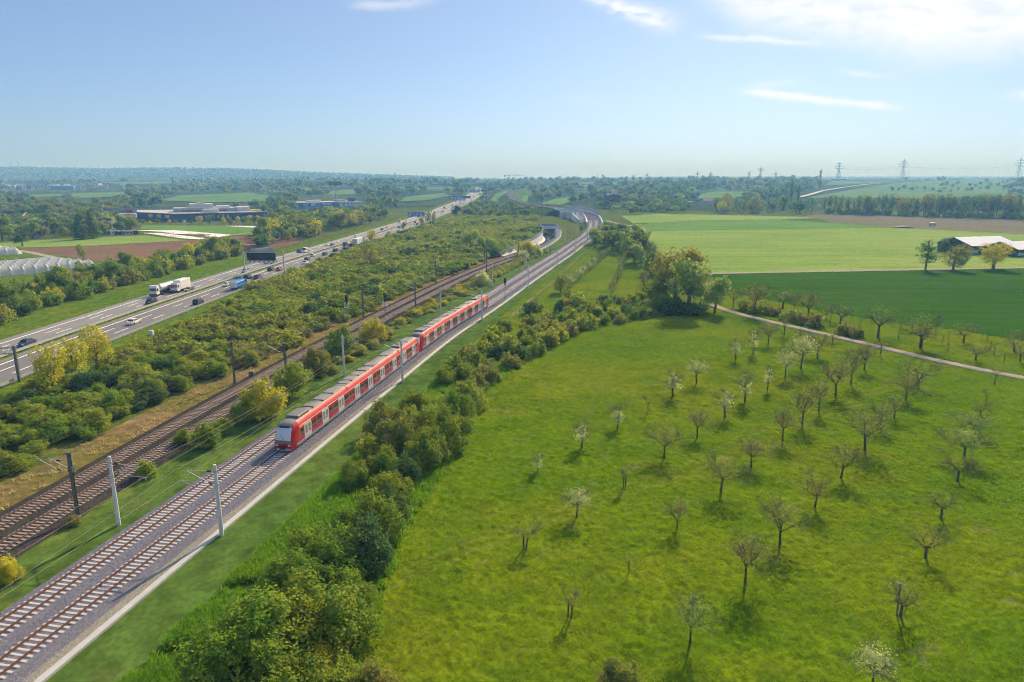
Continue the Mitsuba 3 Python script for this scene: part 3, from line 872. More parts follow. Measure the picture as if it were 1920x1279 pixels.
glossy('train_red', (0.54, 0.010, 0.022))
glossy('train_red_dark', (0.36, 0.012, 0.018))
glossy('train_white', (0.62, 0.62, 0.62))
glossy('train_grey', (0.43, 0.44, 0.45), 0.4)
plain('train_roof', worn((0.20, 0.202, 0.21), 0.4, 1.5, (0.07, 0.065, 0.06)), 0.6)
plain('train_box', worn((0.17, 0.172, 0.178), 0.4, 1.0), 0.55)
plain('train_under', worn((0.035, 0.033, 0.032), 0.4, 2.0, (0.10, 0.07, 0.05)), 0.8)
plain('train_glass', (0.030, 0.042, 0.040), 0.06, 0.0, 0.8)
plain('train_screen_sky_tone', (0.62, 0.65, 0.69), 0.15, 0.1, 0.9)  # windscreen glass: bright sky reflection painted in as a pale base colour
plain('train_doorglass', (0.20, 0.22, 0.22), 0.12, 0.0, 0.9)
plain('train_cantrail', worn((0.55, 0.022, 0.035), 0.12, 0.8), 0.6, 0.0, 0.7)
plain('train_yellow', (0.72, 0.46, 0.03), 0.4)
plain('lamp_clear', (0.75, 0.74, 0.68), 0.15)
TX0 = s_near(offset(new_line, 2.15), XY(527, 851))      # nose of the train
TPATH = offset(new_line, 2.15)
UNIT, NC = 56.5, 3
W2 = 1.50
CLEN = UNIT / NC
# outline of the body from the sill up to the roof (half), local: x right, z up from the ground
SIDE = [(1.36, 0.78), (1.46, 0.95), (1.50, 1.35), (1.50, 2.75), (1.475, 3.35), (1.34, 3.80), (1.10, 4.08), (0.95, 4.16)]
ROOF = [(1.10, 4.08), (0.95, 4.16), (0.5, 4.24), (0, 4.27)]


def body_strip(y0, y1, prof, nose0=0.0, nose1=0.0, shrink=None, n=2):
    """A wall panel carried from y0 to y1; nose: how far the profile tapers at the ends."""
    ys = np.linspace(y0, y1, n)
    v, f = [], []
    m = len(prof)
    for y in ys:
        for x, z in prof:
            v.append([x, y, z])
    for i in range(n - 1):
        for j in range(m - 1):
            a = i * m + j
            f += [[a, a + 1, a + m + 1], [a, a + m + 1, a + m]]
    return mesh(v, f)


def mirror(m):
    v = np.array(m.vertices); v[:, 0] *= -1
    return mesh(v, np.asarray(m.faces)[:, ::-1])


def both(m):
    return cat(m, mirror(m))


def place_coach(key, parts, s_mid):
    c, t = at_s(TPATH, s_mid)
    M = mat(c, face_yaw(t))
    for n_, m_, b_, sm in parts:
        v_ = np.asarray(m_.vertices) @ M[:3, :3].T + M[:3, 3]
        put(num(f'{key}__{n_}') if not n_.endswith('!') else f'{key}__{n_[:-1]}', mesh(v_, m_.faces), b_, sm)


def side_quad(y0, y1, z0, z1, out=0.0, sgn=1):
    """A panel lying on the body side, a little proud of it; follows the tumblehome."""
    zs = sorted({z0, z1} | {z for _, z in SIDE if z0 < z < z1})
    xs = [np.interp(z, [q[1] for q in SIDE], [q[0] for q in SIDE]) + out for z in zs]
    v = [[sgn * x, y, z] for y in (y0, y1) for x, z in zip(xs, zs)]
    m = len(zs)
    f = []
    for j in range(m - 1):
        f += [[j, j + 1, m + j + 1], [j, m + j + 1, m + j]]
    # edges
    vi = [[sgn * (x - 0.03 - out), y, z] for y in (y0, y1) for x, z in zip(xs, zs)]
    o = 2 * m
    v += vi
    for j in range(m - 1):
        f += [[j, o + j, o + j + 1], [j, o + j + 1, j + 1], [m + j, m + j + 1, o + m + j + 1], [m + j, o + m + j + 1, o + m + j]]
    f += [[0, m, o + m], [0, o + m, o], [m - 1, o + m - 1, o + 2 * m - 1], [m - 1, o + 2 * m - 1, 2 * m - 1]]
    return mesh(v, f)


def coach(first, last):
    """One coach, y from -CLEN/2 (front) to CLEN/2; first / last: which end carries a cab."""
    h = CLEN / 2
    a = -h + (2.0 if first else 0.06)
    b = h - (2.0 if last else 0.06)
    P_ = []
    low = [(1.30, 0.62), (1.36, 0.78), (1.46, 0.95), (1.50, 1.30)]
    mid = [(1.495, 1.28), (1.50, 2.75), (1.475, 3.30)]
    top = [(1.475, 3.28), (1.34, 3.80), (1.10, 4.08), (0.97, 4.15)]
    P_.append(('shell!', both(body_strip(a, b, mid)), 'train_white', False))
    P_.append(('skirt!', both(body_strip(a - (0.9 if first else 0), b + (0.9 if last else 0), low)), 'train_grey', 40))
    P_.append(('cantrail!', both(body_strip(a, b, top, n=8)), 'train_cantrail', 40))
    P_.append(('roof!', both(body_strip(a, b, ROOF, n=4)), 'train_roof', 40))
    # red window panels between the doors, doors white
    doors = [-h + CLEN * k for k in ((0.235, 0.54, 0.845) if first else (0.155, 0.46, 0.765) if last else (0.19, 0.5, 0.81))]
    dw = 1.05
    edges = [a] + [q for d in doors for q in (d - dw, d + dw)] + [b]
    for sgn in (1, -1):
        for i in range(0, len(edges), 2):
            y0, y1 = edges[i] + 0.05, edges[i + 1] - 0.05
            if y1 - y0 < 0.7:
                continue
            P_.append(('side_panel', side_quad(y0, y1, 1.28, 3.32, 0.012, sgn), 'train_red', False))
            n = 2 if y1 - y0 > 2.3 else 1
            wl = min(1.45, (y1 - y0) / n - 0.35)
            for k in range(n):
                yc = y0 + (y1 - y0) * (k + 0.5) / n
                P_.append(('window', side_quad(yc - wl / 2, yc + wl / 2, 1.85, 2.95, 0.022, sgn), 'train_glass', False))
        for d in doors:
            P_.append(('door', side_quad(d - dw + 0.04, d - 0.015, 0.98, 3.22, 0.02, sgn), 'train_white', False))
            P_.append(('door', side_quad(d + 0.015, d + dw - 0.04, 0.98, 3.22, 0.02, sgn), 'train_white', False))
            P_.append(('door_window', cat(side_quad(d - dw + 0.22, d - 0.14, 1.75, 2.95, 0.03, sgn), side_quad(d + 0.14, d + dw - 0.22, 1.75, 2.95, 0.03, sgn)), 'train_doorglass', False))
        P_.append(('white_line', side_quad(a, b, 3.33, 3.40, 0.008, sgn), 'train_white', False))
    if first or last:
        y0, y1 = (a + 0.1, a + 3.2) if first else (b - 3.2, b - 0.1)
        for sgn in (1, -1):
            P_.append(('first_class_stripe', side_quad(y0, y1, 3.14, 3.27, 0.026, sgn), 'train_yellow', False))
    # roof equipment
    r_ = np.random.default_rng(3 + first + 2 * last)
    y = a + 0.9
    while y < b - 1.2:
        L = r_.uniform(1.4, 3.4)
        if y + L > b - 0.4:
            break
        hh = r_.choice([0.10, 0.14, 0.34])
        P_.append(('roof_unit', cbox(-0.92, 0.92, y, y + L, 4.12, 4.24 + hh, 0.06), 'train_box' if hh > 0.2 else 'train_roof', False))
        if r_.random() < 0.5:
            P_.append(('roof_cable', bar([0.98, y - 0.5, 4.24], [0.98, y + L + 0.6, 4.24], 0.045), 'train_box', False))
        y += L + r_.choice([0.5, 1.6, 3.4])
    # underframe and bogies
    P_.append(('underframe!', cat(box(-1.15, 1.15, a, b, 0.75, 0.95), box(-1.2, 1.2, -3.2, 3.2, 0.62, 0.80)), 'train_under', False))
    for yb in (-h + 2.7 if first else -h + 0.15, h - 2.7 if last else None):
        if yb is None:
            continue
        wheels = [tube([[x - 0.06, yb + o, 0.93], [x + 0.06, yb + o, 0.93]], 0.42, 14) for x in (-0.75, 0.75) for o in (-1.1, 1.1)]
        P_.append(('bogie', cat(box(-1.05, -0.9, yb - 1.6, yb + 1.6, 0.72, 1.0), box(0.9, 1.05, yb - 1.6, yb + 1.6, 0.72, 1.0), box(-0.9, 0.9, yb - 0.3, yb + 0.3, 0.7, 0.9)), 'train_under', False))
        for w_ in wheels:
            P_.append(('wheel', w_, 'train_under', 40))
    # bellows at the inner ends
    if not last:
        P_.append(('gangway!', cat([box(-1.28 + 0.04 * (k % 2), 1.28 - 0.04 * (k % 2), h - 0.12 + 0.05 * k, h - 0.08 + 0.05 * k, 0.95, 4.0 - 0.04 * (k % 2)) for k in range(5)]), 'train_under', False))
    for e, yes in ((-1, first), (1, last)):
        if not yes:
            continue
        # the nose: sections shrinking forwards
        y0 = a if e < 0 else b
        secs = []
        full = [(1.36, 0.78), (1.46, 0.95), (1.50, 1.35), (1.50, 2.75), (1.475, 3.30), (1.34, 3.80), (1.10, 4.08), (0.5, 4.24), (0, 4.27)]
        for d, wf, zt, zb in ((0, 1.0, 4.27, 0.78), (0.7, 0.985, 4.20, 0.70), (1.2, 0.95, 3.95, 0.62), (1.55, 0.91, 3.55, 0.55), (1.95, 0.85, 2.55, 0.5), (2.12, 0.80, 1.65, 0.48), (2.08, 0.76, 0.9, 0.46)):
            pr = [(x * wf, zb + (z - 0.78) * (zt - zb) / (4.27 - 0.78)) for x, z in full]
            pr = pr + [(-x, z) for x, z in pr[-2::-1]]
            secs.append(np.array([[x, y0 + e * d, z] for x, z in pr]))
        m = len(secs[0])
        v = np.vstack(secs)
        f = []
        for i in range(len(secs) - 1):
            for j in range(m - 1):
                q = i * m + j
                f += [[q, q + 1, q + m + 1], [q, q + m + 1, q + m]]
        k0 = (len(secs) - 1) * m
        f += [[k0, k0 + j, k0 + j + 1] for j in range(1, m - 1)]
        fr_ = [q for q in f if min(q) < 3 * m and all(6 <= c_ % m <= m - 7 for c_ in q)]
        P_.append(('cab!', mesh(v, [q for q in f if q not in fr_]), 'train_red', 35))
        P_.append(('cab_roof!', mesh(v + [0, 0, 0.004], fr_), 'train_roof', 35))

        def front(x, z, o=0.02):
            """Depth of the nose at height z."""
            d = np.interp(z, [0.9, 1.65, 2.55, 3.55, 3.95], [2.08, 2.12, 1.95, 1.55, 1.2])
            return [x, y0 + e * (d + o), z]
        def pane(x0, x1, z0, z1, taper=0.0, o=0.03):
            v, f = [], []
            zs = np.linspace(z0, z1, 5)
            for i, z in enumerate(zs):
                k = 1 - taper * i / 4
                v += [front(x0 * k, z, o), front(x1 * k, z, o)]
            for i in range(4):
                f += [[2 * i, 2 * i + 1, 2 * i + 3], [2 * i, 2 * i + 3, 2 * i + 2]]
            n_ = len(v)
            v += [[q[0], q[1] - e * (o + 0.12), q[2]] for q in v]
            for i in range(4):
                for c_ in (0, 1):
                    p_ = 2 * i + c_
                    f += [[p_, p_ + 2, p_ + 2 + n_], [p_, p_ + 2 + n_, p_ + n_]]
            f += [[0, 1, 1 + n_], [0, 1 + n_, n_], [8, 9, 9 + n_], [8, 9 + n_, 8 + n_]]
            return mesh(v, f)
        P_.append(('windscreen', pane(-1.13, 1.13, 1.98, 3.60, 0.05), 'train_screen_sky_tone', False))
        P_.append(('front_panel', pane(-1.16, 1.16, 1.55, 2.00), 'train_box', False))
        P_.append(('wiper', bar(front(0.1, 2.05, 0.07), front(-0.45, 2.85, 0.07), 0.02), 'black', False))
        for x in (-0.92, 0.92):
            P_.append(('headlight', pane(x - 0.2, x + 0.2, 1.22, 1.42, 0, 0.03), 'lamp_clear', False))
        P_.append(('destination_sign', pane(-0.7, 0.7, 3.64, 3.82, 0.0, 0.04), 'black', False))
        P_.append(('coupling', cat(box(-0.22, 0.22, *sorted((y0 + e * 1.9, y0 + e * 2.55)), 0.86, 1.22), box(-0.35, 0.35, *sorted((y0 + e * 2.3, y0 + e * 2.5)), 0.80, 1.28)), 'train_under', False))
        P_.append(('front_skirt', pane(-1.05, 1.05, 0.5, 0.86, 0.0, 0.02), 'train_grey', False))
    return P_


s0 = TX0
kc = 0
for unit in range(2):
    for c_ in range(NC):
        place_coach('commuter_train__coach' + (f'_{kc:03d}' if kc else ''), coach(c_ == 0, c_ == NC - 1), s0 + CLEN * (c_ + 0.5))
        kc += 1
    s0 += UNIT + 0.9
lab('commuter_train', 'long red and white electric commuter train of two coupled units on the new line', 'train')
# ---------------------------------------------------------------- motorway
def asphalt(a, b):
    def fn(p, n, uv):
        k = fbm(p.x / 9, p.y / 30, 1.0, 3)
        l = fbm(p.x * 0.9, p.y * 0.05, 5.0, 3)
        m = noise(p.x * 5, p.y * 5, 2.0)
        return mix(a, b, 0.6 * k + 0.4 * l) * (0.88 + 0.22 * m)
    return proc(fn)


plain('mat_asphalt', asphalt((0.125, 0.125, 0.13), (0.185, 0.185, 0.19)), 0.62, 0, 0.45)
plain('mat_asphalt_light', asphalt((0.165, 0.165, 0.165), (0.245, 0.245, 0.24)), 0.62, 0, 0.45)
plain('mat_marking', (0.78, 0.78, 0.76), 0.7)
hw_near = hwy[hwy[:, 1] < 3300].copy()
hw_near[:, 2] = land(hw_near[:, 0], hw_near[:, 1])
hw_near[:, 2] += np.where(hw_near[:, 1] > 810, 0.9 * sstep(810, 900, hw_near[:, 1]), 0)
ROADS = [('motorway_left_carriageway', -12.9, -1.15, 'mat_asphalt_light'), ('motorway_right_carriageway', 0.75, 14.1, 'mat_asphalt')]
for k_, a, b, m_ in ROADS:
    struct(k_, ribbon(hw_near, a, b, 0.045), m_)
struct('motorway_median', sweep(hw_near, [(-1.15, 0.05), (-1.0, 0.14), (-0.3, 0.18), (0.6, 0.14), (0.75, 0.05)], closed=False), 'mat_roadside')
struct('motorway_verge', cat(ribbon(hw_near, -21, -12.9, 0.03), ribbon(hw_near, 14.1, 19.0, 0.03)), 'mat_roadside')


def solid(o, w=0.46):
    return ribbon(cut(hw_near, 30, 1500), o - w / 2, o + w / 2, 0.11)


def dashed(o, w=0.36, on=6.0, off=12.0):
    q = resample(cut(hw_near, 30, 900), 3.0)
    out = []
    n_on, n_all = int(on / 3), int((on + off) / 3)
    for i in range(0, len(q) - n_on, n_all):
        out.append(ribbon(q[i:i + n_on + 1], o - w / 2, o + w / 2, 0.11))
    return out


for key, o in (('edge_line', 3.2), ('edge_line_001', 13.2), ('edge_line_002', -10.0), ('edge_line_003', -1.55)):
    struct(key, solid(o), 'mat_marking')
for ro, os_ in (('motorway_right_carriageway', (6.6, 10.0)), ('motorway_left_carriageway', (-4.4, -7.2))):
    for o in os_:
        for m_ in dashed(o)[:40]:
            put(num(ro + '__lane_dash'), m_, 'mat_marking')
# crash barriers
def w_beam(o, z=0.72, w=0.05):
    return sweep(cut(hw_near, 30, 1250), [(o - w, z - 0.22), (o - w * 0.4, z - 0.1), (o - w, z), (o - w * 0.4, z + 0.1), (o - w, z + 0.2), (o + w, z + 0.2), (o + w, z - 0.22)])


def barrier(key, o, label, double=False):
    beam = w_beam(o) if not double else cat(w_beam(o - 0.25), w_beam(o + 0.25))
    put(key + '__beam', beam, 'steel_pale')
    q = resample(cut(hw_near, 30, 700), 4.0)
    pm = box(-0.06, 0.06, -0.06, 0.06, 0, 0.72)
    pp = offset(q, o)
    late = []
    for i, p in enumerate(pp):
        late.append(mesh(pm.vertices + p, pm.faces))
    put(key + '__posts', cat(late), 'steel_pale')
    labels[key + '__posts'] = {'kind': 'stuff'}
    lab(key, label, 'crash barrier')


barrier('crash_barrier', 0.0, 'double steel crash barrier along the grassy middle of the motorway', True)
barrier('crash_barrier_001', 14.6, 'single steel crash barrier along the right edge of the motorway beside the shrubs')

# cars ----------------------------------------------------------------
def car_mesh(L=4.5, W=1.8, Hc=1.45, kind='sedan'):
    h = L / 2
    if kind == 'sedan':
        hood = [(-h, 0.55, 0.62), (-h + 0.08, 0.72, 0.80), (-h + 0.55, 0.93, 0.92), (-0.95, 0.98, 1.0), (0.7, 0.98, 1.0), (1.15, 0.93, 0.98), (h - 0.35, 0.76, 0.92), (h - 0.05, 0.62, 0.80), (h, 0.50, 0.66)]
        cab = (-1.75, -0.95, 0.45, 1.35)
    elif kind == 'estate':
        hood = [(-h, 0.55, 0.75), (-h + 0.08, 0.85, 0.92), (-h + 0.3, 1.0, 0.98), (-0.95, 1.02, 1.0), (0.8, 1.0, 1.0), (1.2, 0.97, 0.98), (h - 0.3, 0.82, 0.93), (h - 0.05, 0.66, 0.80), (h, 0.52, 0.66)]
        cab = (-h + 0.12, -h + 0.55, 0.5, 1.4)
    else:                                        # van
        hood = [(-h, 0.6, 0.9), (-h + 0.05, 1.2, 0.98), (-0.5, 1.2, 1.0), (h - 1.3, 1.2, 1.0), (h - 0.8, 1.12, 0.98), (h - 0.15, 0.95, 0.93), (h, 0.6, 0.85)]
        cab = (-h + 0.05, -h + 0.15, h - 2.0, h - 1.05)
    secs = []
    for y, z, w in hood:
        x = W / 2 * w
        secs.append([[-x * 0.93, y, 0.22], [-x, y, 0.36], [-x, y, z - 0.14], [-x * 0.94, y, z], [x * 0.94, y, z], [x, y, z - 0.14], [x, y, 0.36], [x * 0.93, y, 0.22]])
    v = np.array(secs).reshape(-1, 3)
    f = []
    for i in range(len(hood) - 1):
        for j in range(8):
            k = (j + 1) % 8
            f += [[i * 8 + j, i * 8 + k, i * 8 + 8 + k], [i * 8 + j, i * 8 + 8 + k, i * 8 + 8 + j]]
    e = 8 * (len(hood) - 1)
    f += [[0, j, j + 1] for j in range(1, 7)] + [[e, e + j + 1, e + j] for j in range(1, 7)]
    body = mesh(v, f)
    zb = np.interp
    y0, y1, y2, y3 = cab
    belt = 0.9 if kind != 'van' else 1.1
    xb, xt = W / 2 * 0.93, W / 2 * (0.74 if kind != 'van' else 0.86)
    g = [[-xb, y0, belt], [xb, y0, belt], [xb, y3, belt], [-xb, y3, belt], [-xt, y1, Hc - 0.05], [xt, y1, Hc - 0.05], [xt, y2, Hc - 0.05], [-xt, y2, Hc - 0.05]]
    glass = mesh(g, [[0, 1, 5], [0, 5, 4], [1, 2, 6], [1, 6, 5], [2, 3, 7], [2, 7, 6], [3, 0, 4], [3, 4, 7]])
    r = [[-xt - .02, y1 - 0.05, Hc - 0.06], [xt + .02, y1 - 0.05, Hc - 0.06], [xt + .02, y2 + 0.05, Hc - 0.06], [-xt - .02, y2 + 0.05, Hc - 0.06], [-xt * .85, y1 + 0.12, Hc], [xt * .85, y1 + 0.12, Hc], [xt * .85, y2 - 0.12, Hc], [-xt * .85, y2 - 0.12, Hc]]
    roof = mesh(r, [[0, 1, 5], [0, 5, 4], [1, 2, 6], [1, 6, 5], [2, 3, 7], [2, 7, 6], [3, 0, 4], [3, 4, 7], [4, 5, 6], [4, 6, 7]])
    pil = []
    for s in (-1, 1):
        for (a, b) in (((xb * s, y0, belt), (xt * s, y1, Hc - 0.05)), ((xb * s, y3, belt), (xt * s, y2, Hc - 0.05)), ((xb * s, (y0 + y3) / 2, belt), (xt * s, (y1 + y2) / 2, Hc - 0.05))):
            pil.append(bar(a, b, 0.05, 4))
    if kind == 'van':
        pil.append(box(-W / 2 * 0.9, W / 2 * 0.9, -L / 2 + 0.1, L / 2 - 2.4, 1.1, Hc - 0.07))
    return cat(body, roof, *pil), glass


WH = tube([[-0.11, 0, 0], [0.11, 0, 0]], 0.33, 12)
pr_wheel = proto('car_wheel', WH, 'black')
PAINT = {'white': (0.70, 0.70, 0.69), 'black': (0.02, 0.021, 0.024), 'dark blue': (0.025, 0.055, 0.12), 'silver grey': (0.32, 0.34, 0.36), 'dark grey': (0.07, 0.075, 0.08), 'red': (0.32, 0.03, 0.03), 'bright blue': (0.02, 0.17, 0.50)}
for n_, c_ in PAINT.items():
    plain('paint_' + n_.replace(' ', '_'), c_, 0.3, 0.0, 0.5, clearcoat=0.8, clearcoat_gloss=0.95)
plain('car_glass', (0.02, 0.025, 0.03), 0.05, 0, 0.8)
plain('lamp_red', (0.40, 0.02, 0.02), 0.3)
CARS = {}
for kind, (L, W, Hc) in {'sedan': (4.7, 1.82, 1.44), 'estate': (4.5, 1.85, 1.58), 'van': (5.6, 2.0, 2.35)}.items():
    b_, g_ = car_mesh(L, W, Hc, kind)
    CARS[kind] = (b_, proto('glass_' + kind, g_, 'car_glass'), L, W)
bodies = {}
lights = {'sedan': None}
LF = proto('car_headlight', cbox(-0.2, 0.2, -0.05, 0.05, 0, 0.14, 0.02), 'lamp_white')
LR = proto('car_tail_light', cbox(-0.18, 0.18, -0.05, 0.05, 0, 0.16, 0.02), 'lamp_red')


def car(u, v, o, away, color, kind='sedan', label=None, detail=True, s=None, xy=None):
    if s is None:
        s = s_near(hw_near, PL(u, v))
    c, t = at_s(hw_near, s)
    nr = np.array([t[1], -t[0], 0])
    p = c + nr * o + [0, 0, 0.06]
    d = t if away else -t
    key = num('van' if kind == 'van' else 'car')
    M = mat(p, face_yaw(d))
    b_, pg, L, W = CARS[kind]
    if (kind, color) not in bodies:
        bodies[kind, color] = proto(f'body_{kind}_{color.replace(" ", "_")}', b_, 'paint_' + color.replace(' ', '_'), 30)
    inst(key + '__body', bodies[kind, color], M)
    inst(key + '__windows', pg, M)
    if detail:
        for x in (-1, 1):
            for y in (-1, 1):
                inst(num(key + '__wheel'), pr_wheel, M @ mat((x * (W / 2 - 0.1), y * L * 0.295, 0.33)))
        for x in (-1, 1):
            inst(num(key + '__headlight'), LF, M @ mat((x * W * 0.33, L / 2 - 0.03, 0.55)))
            inst(num(key + '__tail_light'), LR, M @ mat((x * W * 0.36, -L / 2 + 0.02, 0.65 if kind != 'van' else 1.0)))
    lab(key, label, 'van' if kind == 'van' else 'car')
    return p, s


# oncoming (left carriageway)
car(40, 648, -3.1, False, 'dark blue', 'sedan', 'dark blue sedan nearest on the left carriageway, at the left edge of the photo')
car(274, 572, -3.0, False, 'black', 'estate', 'black car on the left carriageway, the one in front of the two trucks')
car(353, 545, -2.7, False, 'dark grey', 'sedan', 'dark grey car beside the white box truck on the left carriageway')
car(453, 511, -3.0, False, 'silver grey', 'estate', 'silver car on the left carriageway passing the sign gantry')
car(491, 495, -5.8, False, 'silver grey', 'sedan', 'silver car on the left carriageway behind the sign gantry, left of a dark one')
car(512, 493, -2.8, False, 'dark blue', 'sedan', 'dark blue car on the left carriageway right behind the sign gantry')
car(555, 473, -8.6, False, 'black', 'estate', 'black car on the left carriageway left of the white van')
car(567, 473, -5.8, False, 'white', 'van', 'white van on the left carriageway between two cars')
car(578, 473, -2.9, False, 'white', 'sedan', 'white car on the left carriageway right of the white van')
car(594, 461.5, -5.9, False, 'white', 'sedan', 'white car on the left carriageway, next behind the white van group')
car(611, 462, -2.9, False, 'dark blue', 'sedan', 'dark blue car on the left carriageway beside a white car, abreast of the shrubs')
car(661, 444.5, -5.9, False, 'white', 'sedan', 'white car on the left carriageway level with the white semi-trailer')
car(706, 432, -2.9, False, 'dark blue', 'estate', 'dark blue car on the left carriageway by the lone tree at the roadside')
car(725, 426.5, -5.9, False, 'white', 'sedan', 'white car on the left carriageway a little beyond the lone roadside tree')
car(748, 417.5, -8.0, False, 'white', 'van', 'white van on the left carriageway just before the blue signs')
car(759, 416, -5.5, False, 'white', 'sedan', 'white car on the left carriageway just under the blue signs')
# driving away (right carriageway)
car(283, 606, 8.3, True, 'white', 'sedan', 'white car nearest on the right carriageway, in the middle lane')
car(367, 573, 11.5, True, 'black', 'estate', 'black car on the right carriageway in the outer lane')
car(418, 538, 5.0, True, 'white', 'sedan', 'white car on the right carriageway left of the blue truck')
car(471, 524, 5.2, True, 'black', 'estate', 'black car on the right carriageway ahead of the blue truck')
car(494, 522, 9.0, True, 'dark grey', 'estate', 'dark grey car on the right carriageway close to the shrubs before the gantry')
car(524, 507, 5.2, True, 'black', 'estate', 'black car on the right carriageway under the gantry, beside a red one')
car(531, 509, 8.6, True, 'red', 'sedan', 'red car on the right carriageway under the gantry')
car(575, 488, 8.4, True, 'black', 'estate', 'black car on the right carriageway beyond the gantry, ahead of a white one')
car(566, 494, 11.6, True, 'white', 'sedan', 'white car half hidden by shrubs on the right carriageway beyond the gantry')
car(582, 480, 5.0, True, 'white', 'estate', 'white estate car on the right carriageway beyond the gantry, inner lane')
car(600, 478.5, 9.0, True, 'dark blue', 'estate', 'dark blue car on the right carriageway right of the white estate car')
car(617, 471, 8.5, True, 'black', 'estate', 'black car on the right carriageway behind the car transporter')
car(684.5, 446, 6.0, True, 'white', 'estate', 'white car on the right carriageway in front of the semi-trailer')
car(717, 438, 9.0, True, 'dark grey', 'sedan', 'dark grey car on the right carriageway right of the lone roadside tree')
car(743, 427.5, 5.2, True, 'black', 'sedan', 'black car on the right carriageway just before the blue signs')
car(779, 418, 5.2, True, 'dark blue', 'sedan', 'dark blue car on the right carriageway under the blue signs, inner lane')
car(777, 421, 11.5, True, 'dark grey', 'sedan', 'dark grey car on the right carriageway under the blue signs, outer lane')
fr = np.random.default_rng(12)
hs_ = np.r_[0, np.cumsum(np.linalg.norm(np.diff(hw_near[:, :2], axis=0), axis=1))]
for i in range(46):
    s_ = float(np.interp(fr.uniform(680, 2400) if i % 3 else fr.uniform(680, 1100), hw_near[:, 1], hs_))
    aw = fr.random() < 0.5
    car(0, 0, fr.choice([5.0, 8.3, 11.6]) if aw else fr.choice([-3.0, -5.9, -8.7]), aw, fr.choice(['white', 'black', 'silver grey', 'dark grey', 'white', 'dark blue']), fr.choice(['sedan', 'estate', 'estate', 'van']), None, False, s=s_)
    k_ = list(labels)[-1]
    labels[k_] = {'label': 'small far vehicle in the stream of traffic beyond the blue signs', 'category': labels[k_]['category'], 'group': 'far traffic beyond the blue signs'}


def place_parts(key, parts, M, label, category):
    for n_, m_, b_ in parts:
        v_ = np.asarray(m_.vertices) @ M[:3, :3].T + M[:3, 3]
        put(num(f'{key}__{n_}'), mesh(v_, m_.faces), b_)
    lab(key, label, category)


def road_at(u, v, o, away):
    c, t = at_s(hw_near, s_near(hw_near, PL(u, v)))
    nr = np.array([t[1], -t[0], 0])
    return mat(c + nr * o + [0, 0, 0.06], face_yaw(t if away else -t))


def wheels_at(ys, w=1.15, r=0.5):
    return [('wheel', tube([[x - 0.14, y, r], [x + 0.14, y, r]], r, 12), 'black') for y in ys for x in (-w + 0.1, w - 0.1)]


def truck_cab(y, paint, h=3.6):
    sh = [[-1.22, y - 1.9, 0.7], [1.22, y - 1.9, 0.7], [1.22, y, 0.7], [-1.22, y, 0.7], [-1.18, y - 1.9, h], [1.18, y - 1.9, h], [1.12, y - 0.35, h], [-1.12, y - 0.35, h], [-1.22, y + 0.02, 1.75], [1.22, y + 0.02, 1.75], [1.2, y - 0.12, 2.75], [-1.2, y - 0.12, 2.75]]
    f = [[0, 1, 5], [0, 5, 4], [1, 2, 9], [1, 9, 10], [1, 10, 6], [1, 6, 5], [2, 3, 8], [2, 8, 9], [9, 8, 11], [9, 11, 10], [10, 11, 7], [10, 7, 6], [3, 0, 4], [3, 4, 7], [3, 7, 11], [3, 11, 8], [4, 5, 6], [4, 6, 7]]
    scr = mesh([[-1.1, y + 0.035, 1.8], [1.1, y + 0.035, 1.8], [1.08, y - 0.10, 2.72], [-1.08, y - 0.10, 2.72], [-1.1, y - 0.1, 1.8], [1.1, y - 0.1, 1.8], [1.08, y - 0.25, 2.72], [-1.08, y - 0.25, 2.72]], [[0, 1, 2], [0, 2, 3], [4, 0, 3], [4, 3, 7], [1, 5, 6], [1, 6, 2], [3, 2, 6], [3, 6, 7], [4, 5, 1], [4, 1, 0]])
    side = [box(sgn * 1.21 - 0.02, sgn * 1.21 + 0.02, y - 1.2, y - 0.35, 1.75, 2.6) for sgn in (-1, 1)]
    return [('cab', mesh(sh, f), paint), ('windscreen', scr, 'car_glass'), ('side_window', side[0], 'car_glass'), ('side_window', side[1], 'car_glass'), ('bumper', cbox(-1.2, 1.2, y - 0.1, y + 0.12, 0.4, 0.95, 0.04), 'paint_dark_grey')]


box_truck = truck_cab(4.6, 'paint_white', 3.3) + [('cargo_box', cbox(-1.25, 1.25, -4.6, 2.5, 1.0, 3.95, 0.04), 'paint_white'), ('chassis', box(-0.9, 0.9, -4.5, 4.3, 0.6, 0.98), 'black')] + wheels_at((3.7, -2.6, -3.7))
place_parts('box_truck', box_truck, road_at(350, 545, -5.6, False), 'white box truck on the left carriageway, right of the tanker', 'truck')
tank = tube([[0, -7.2, 2.3], [0, -7.0, 2.3], [0, 2.2, 2.3], [0, 2.5, 2.3]], [0.7, 1.15, 1.15, 0.7], 18)
tanker = truck_cab(6.0, 'paint_white', 3.5) + [('tank', tank, 'steel_pale'), ('chassis', box(-0.9, 0.9, -7.0, 5.6, 0.7, 1.05), 'black'), ('walkway', box(-0.3, 0.3, -6.5, 1.8, 3.42, 3.5), 'steel_pale')] + wheels_at((5.0, 2.2, -3.6, -4.8, -6.0))
place_parts('tanker_truck', tanker, road_at(330, 549, -8.7, False), 'silver tanker truck with a white cab on the left carriageway', 'truck')
blue_truck = truck_cab(4.6, 'paint_bright_blue', 2.7) + [('cargo_cover', cbox(-1.22, 1.22, -4.4, 2.4, 1.0, 2.75, 0.05), 'paint_bright_blue'), ('rear_doors', box(-1.27, 1.27, -4.56, -4.41, 0.95, 2.85), 'paint_white'), ('chassis', box(-0.9, 0.9, -4.4, 4.3, 0.6, 0.98), 'black')] + wheels_at((3.7, -2.6))
place_parts('covered_truck', blue_truck, road_at(447, 541, 11.6, True), 'truck with blue sides and a white rear at the shrub edge of the motorway', 'truck')
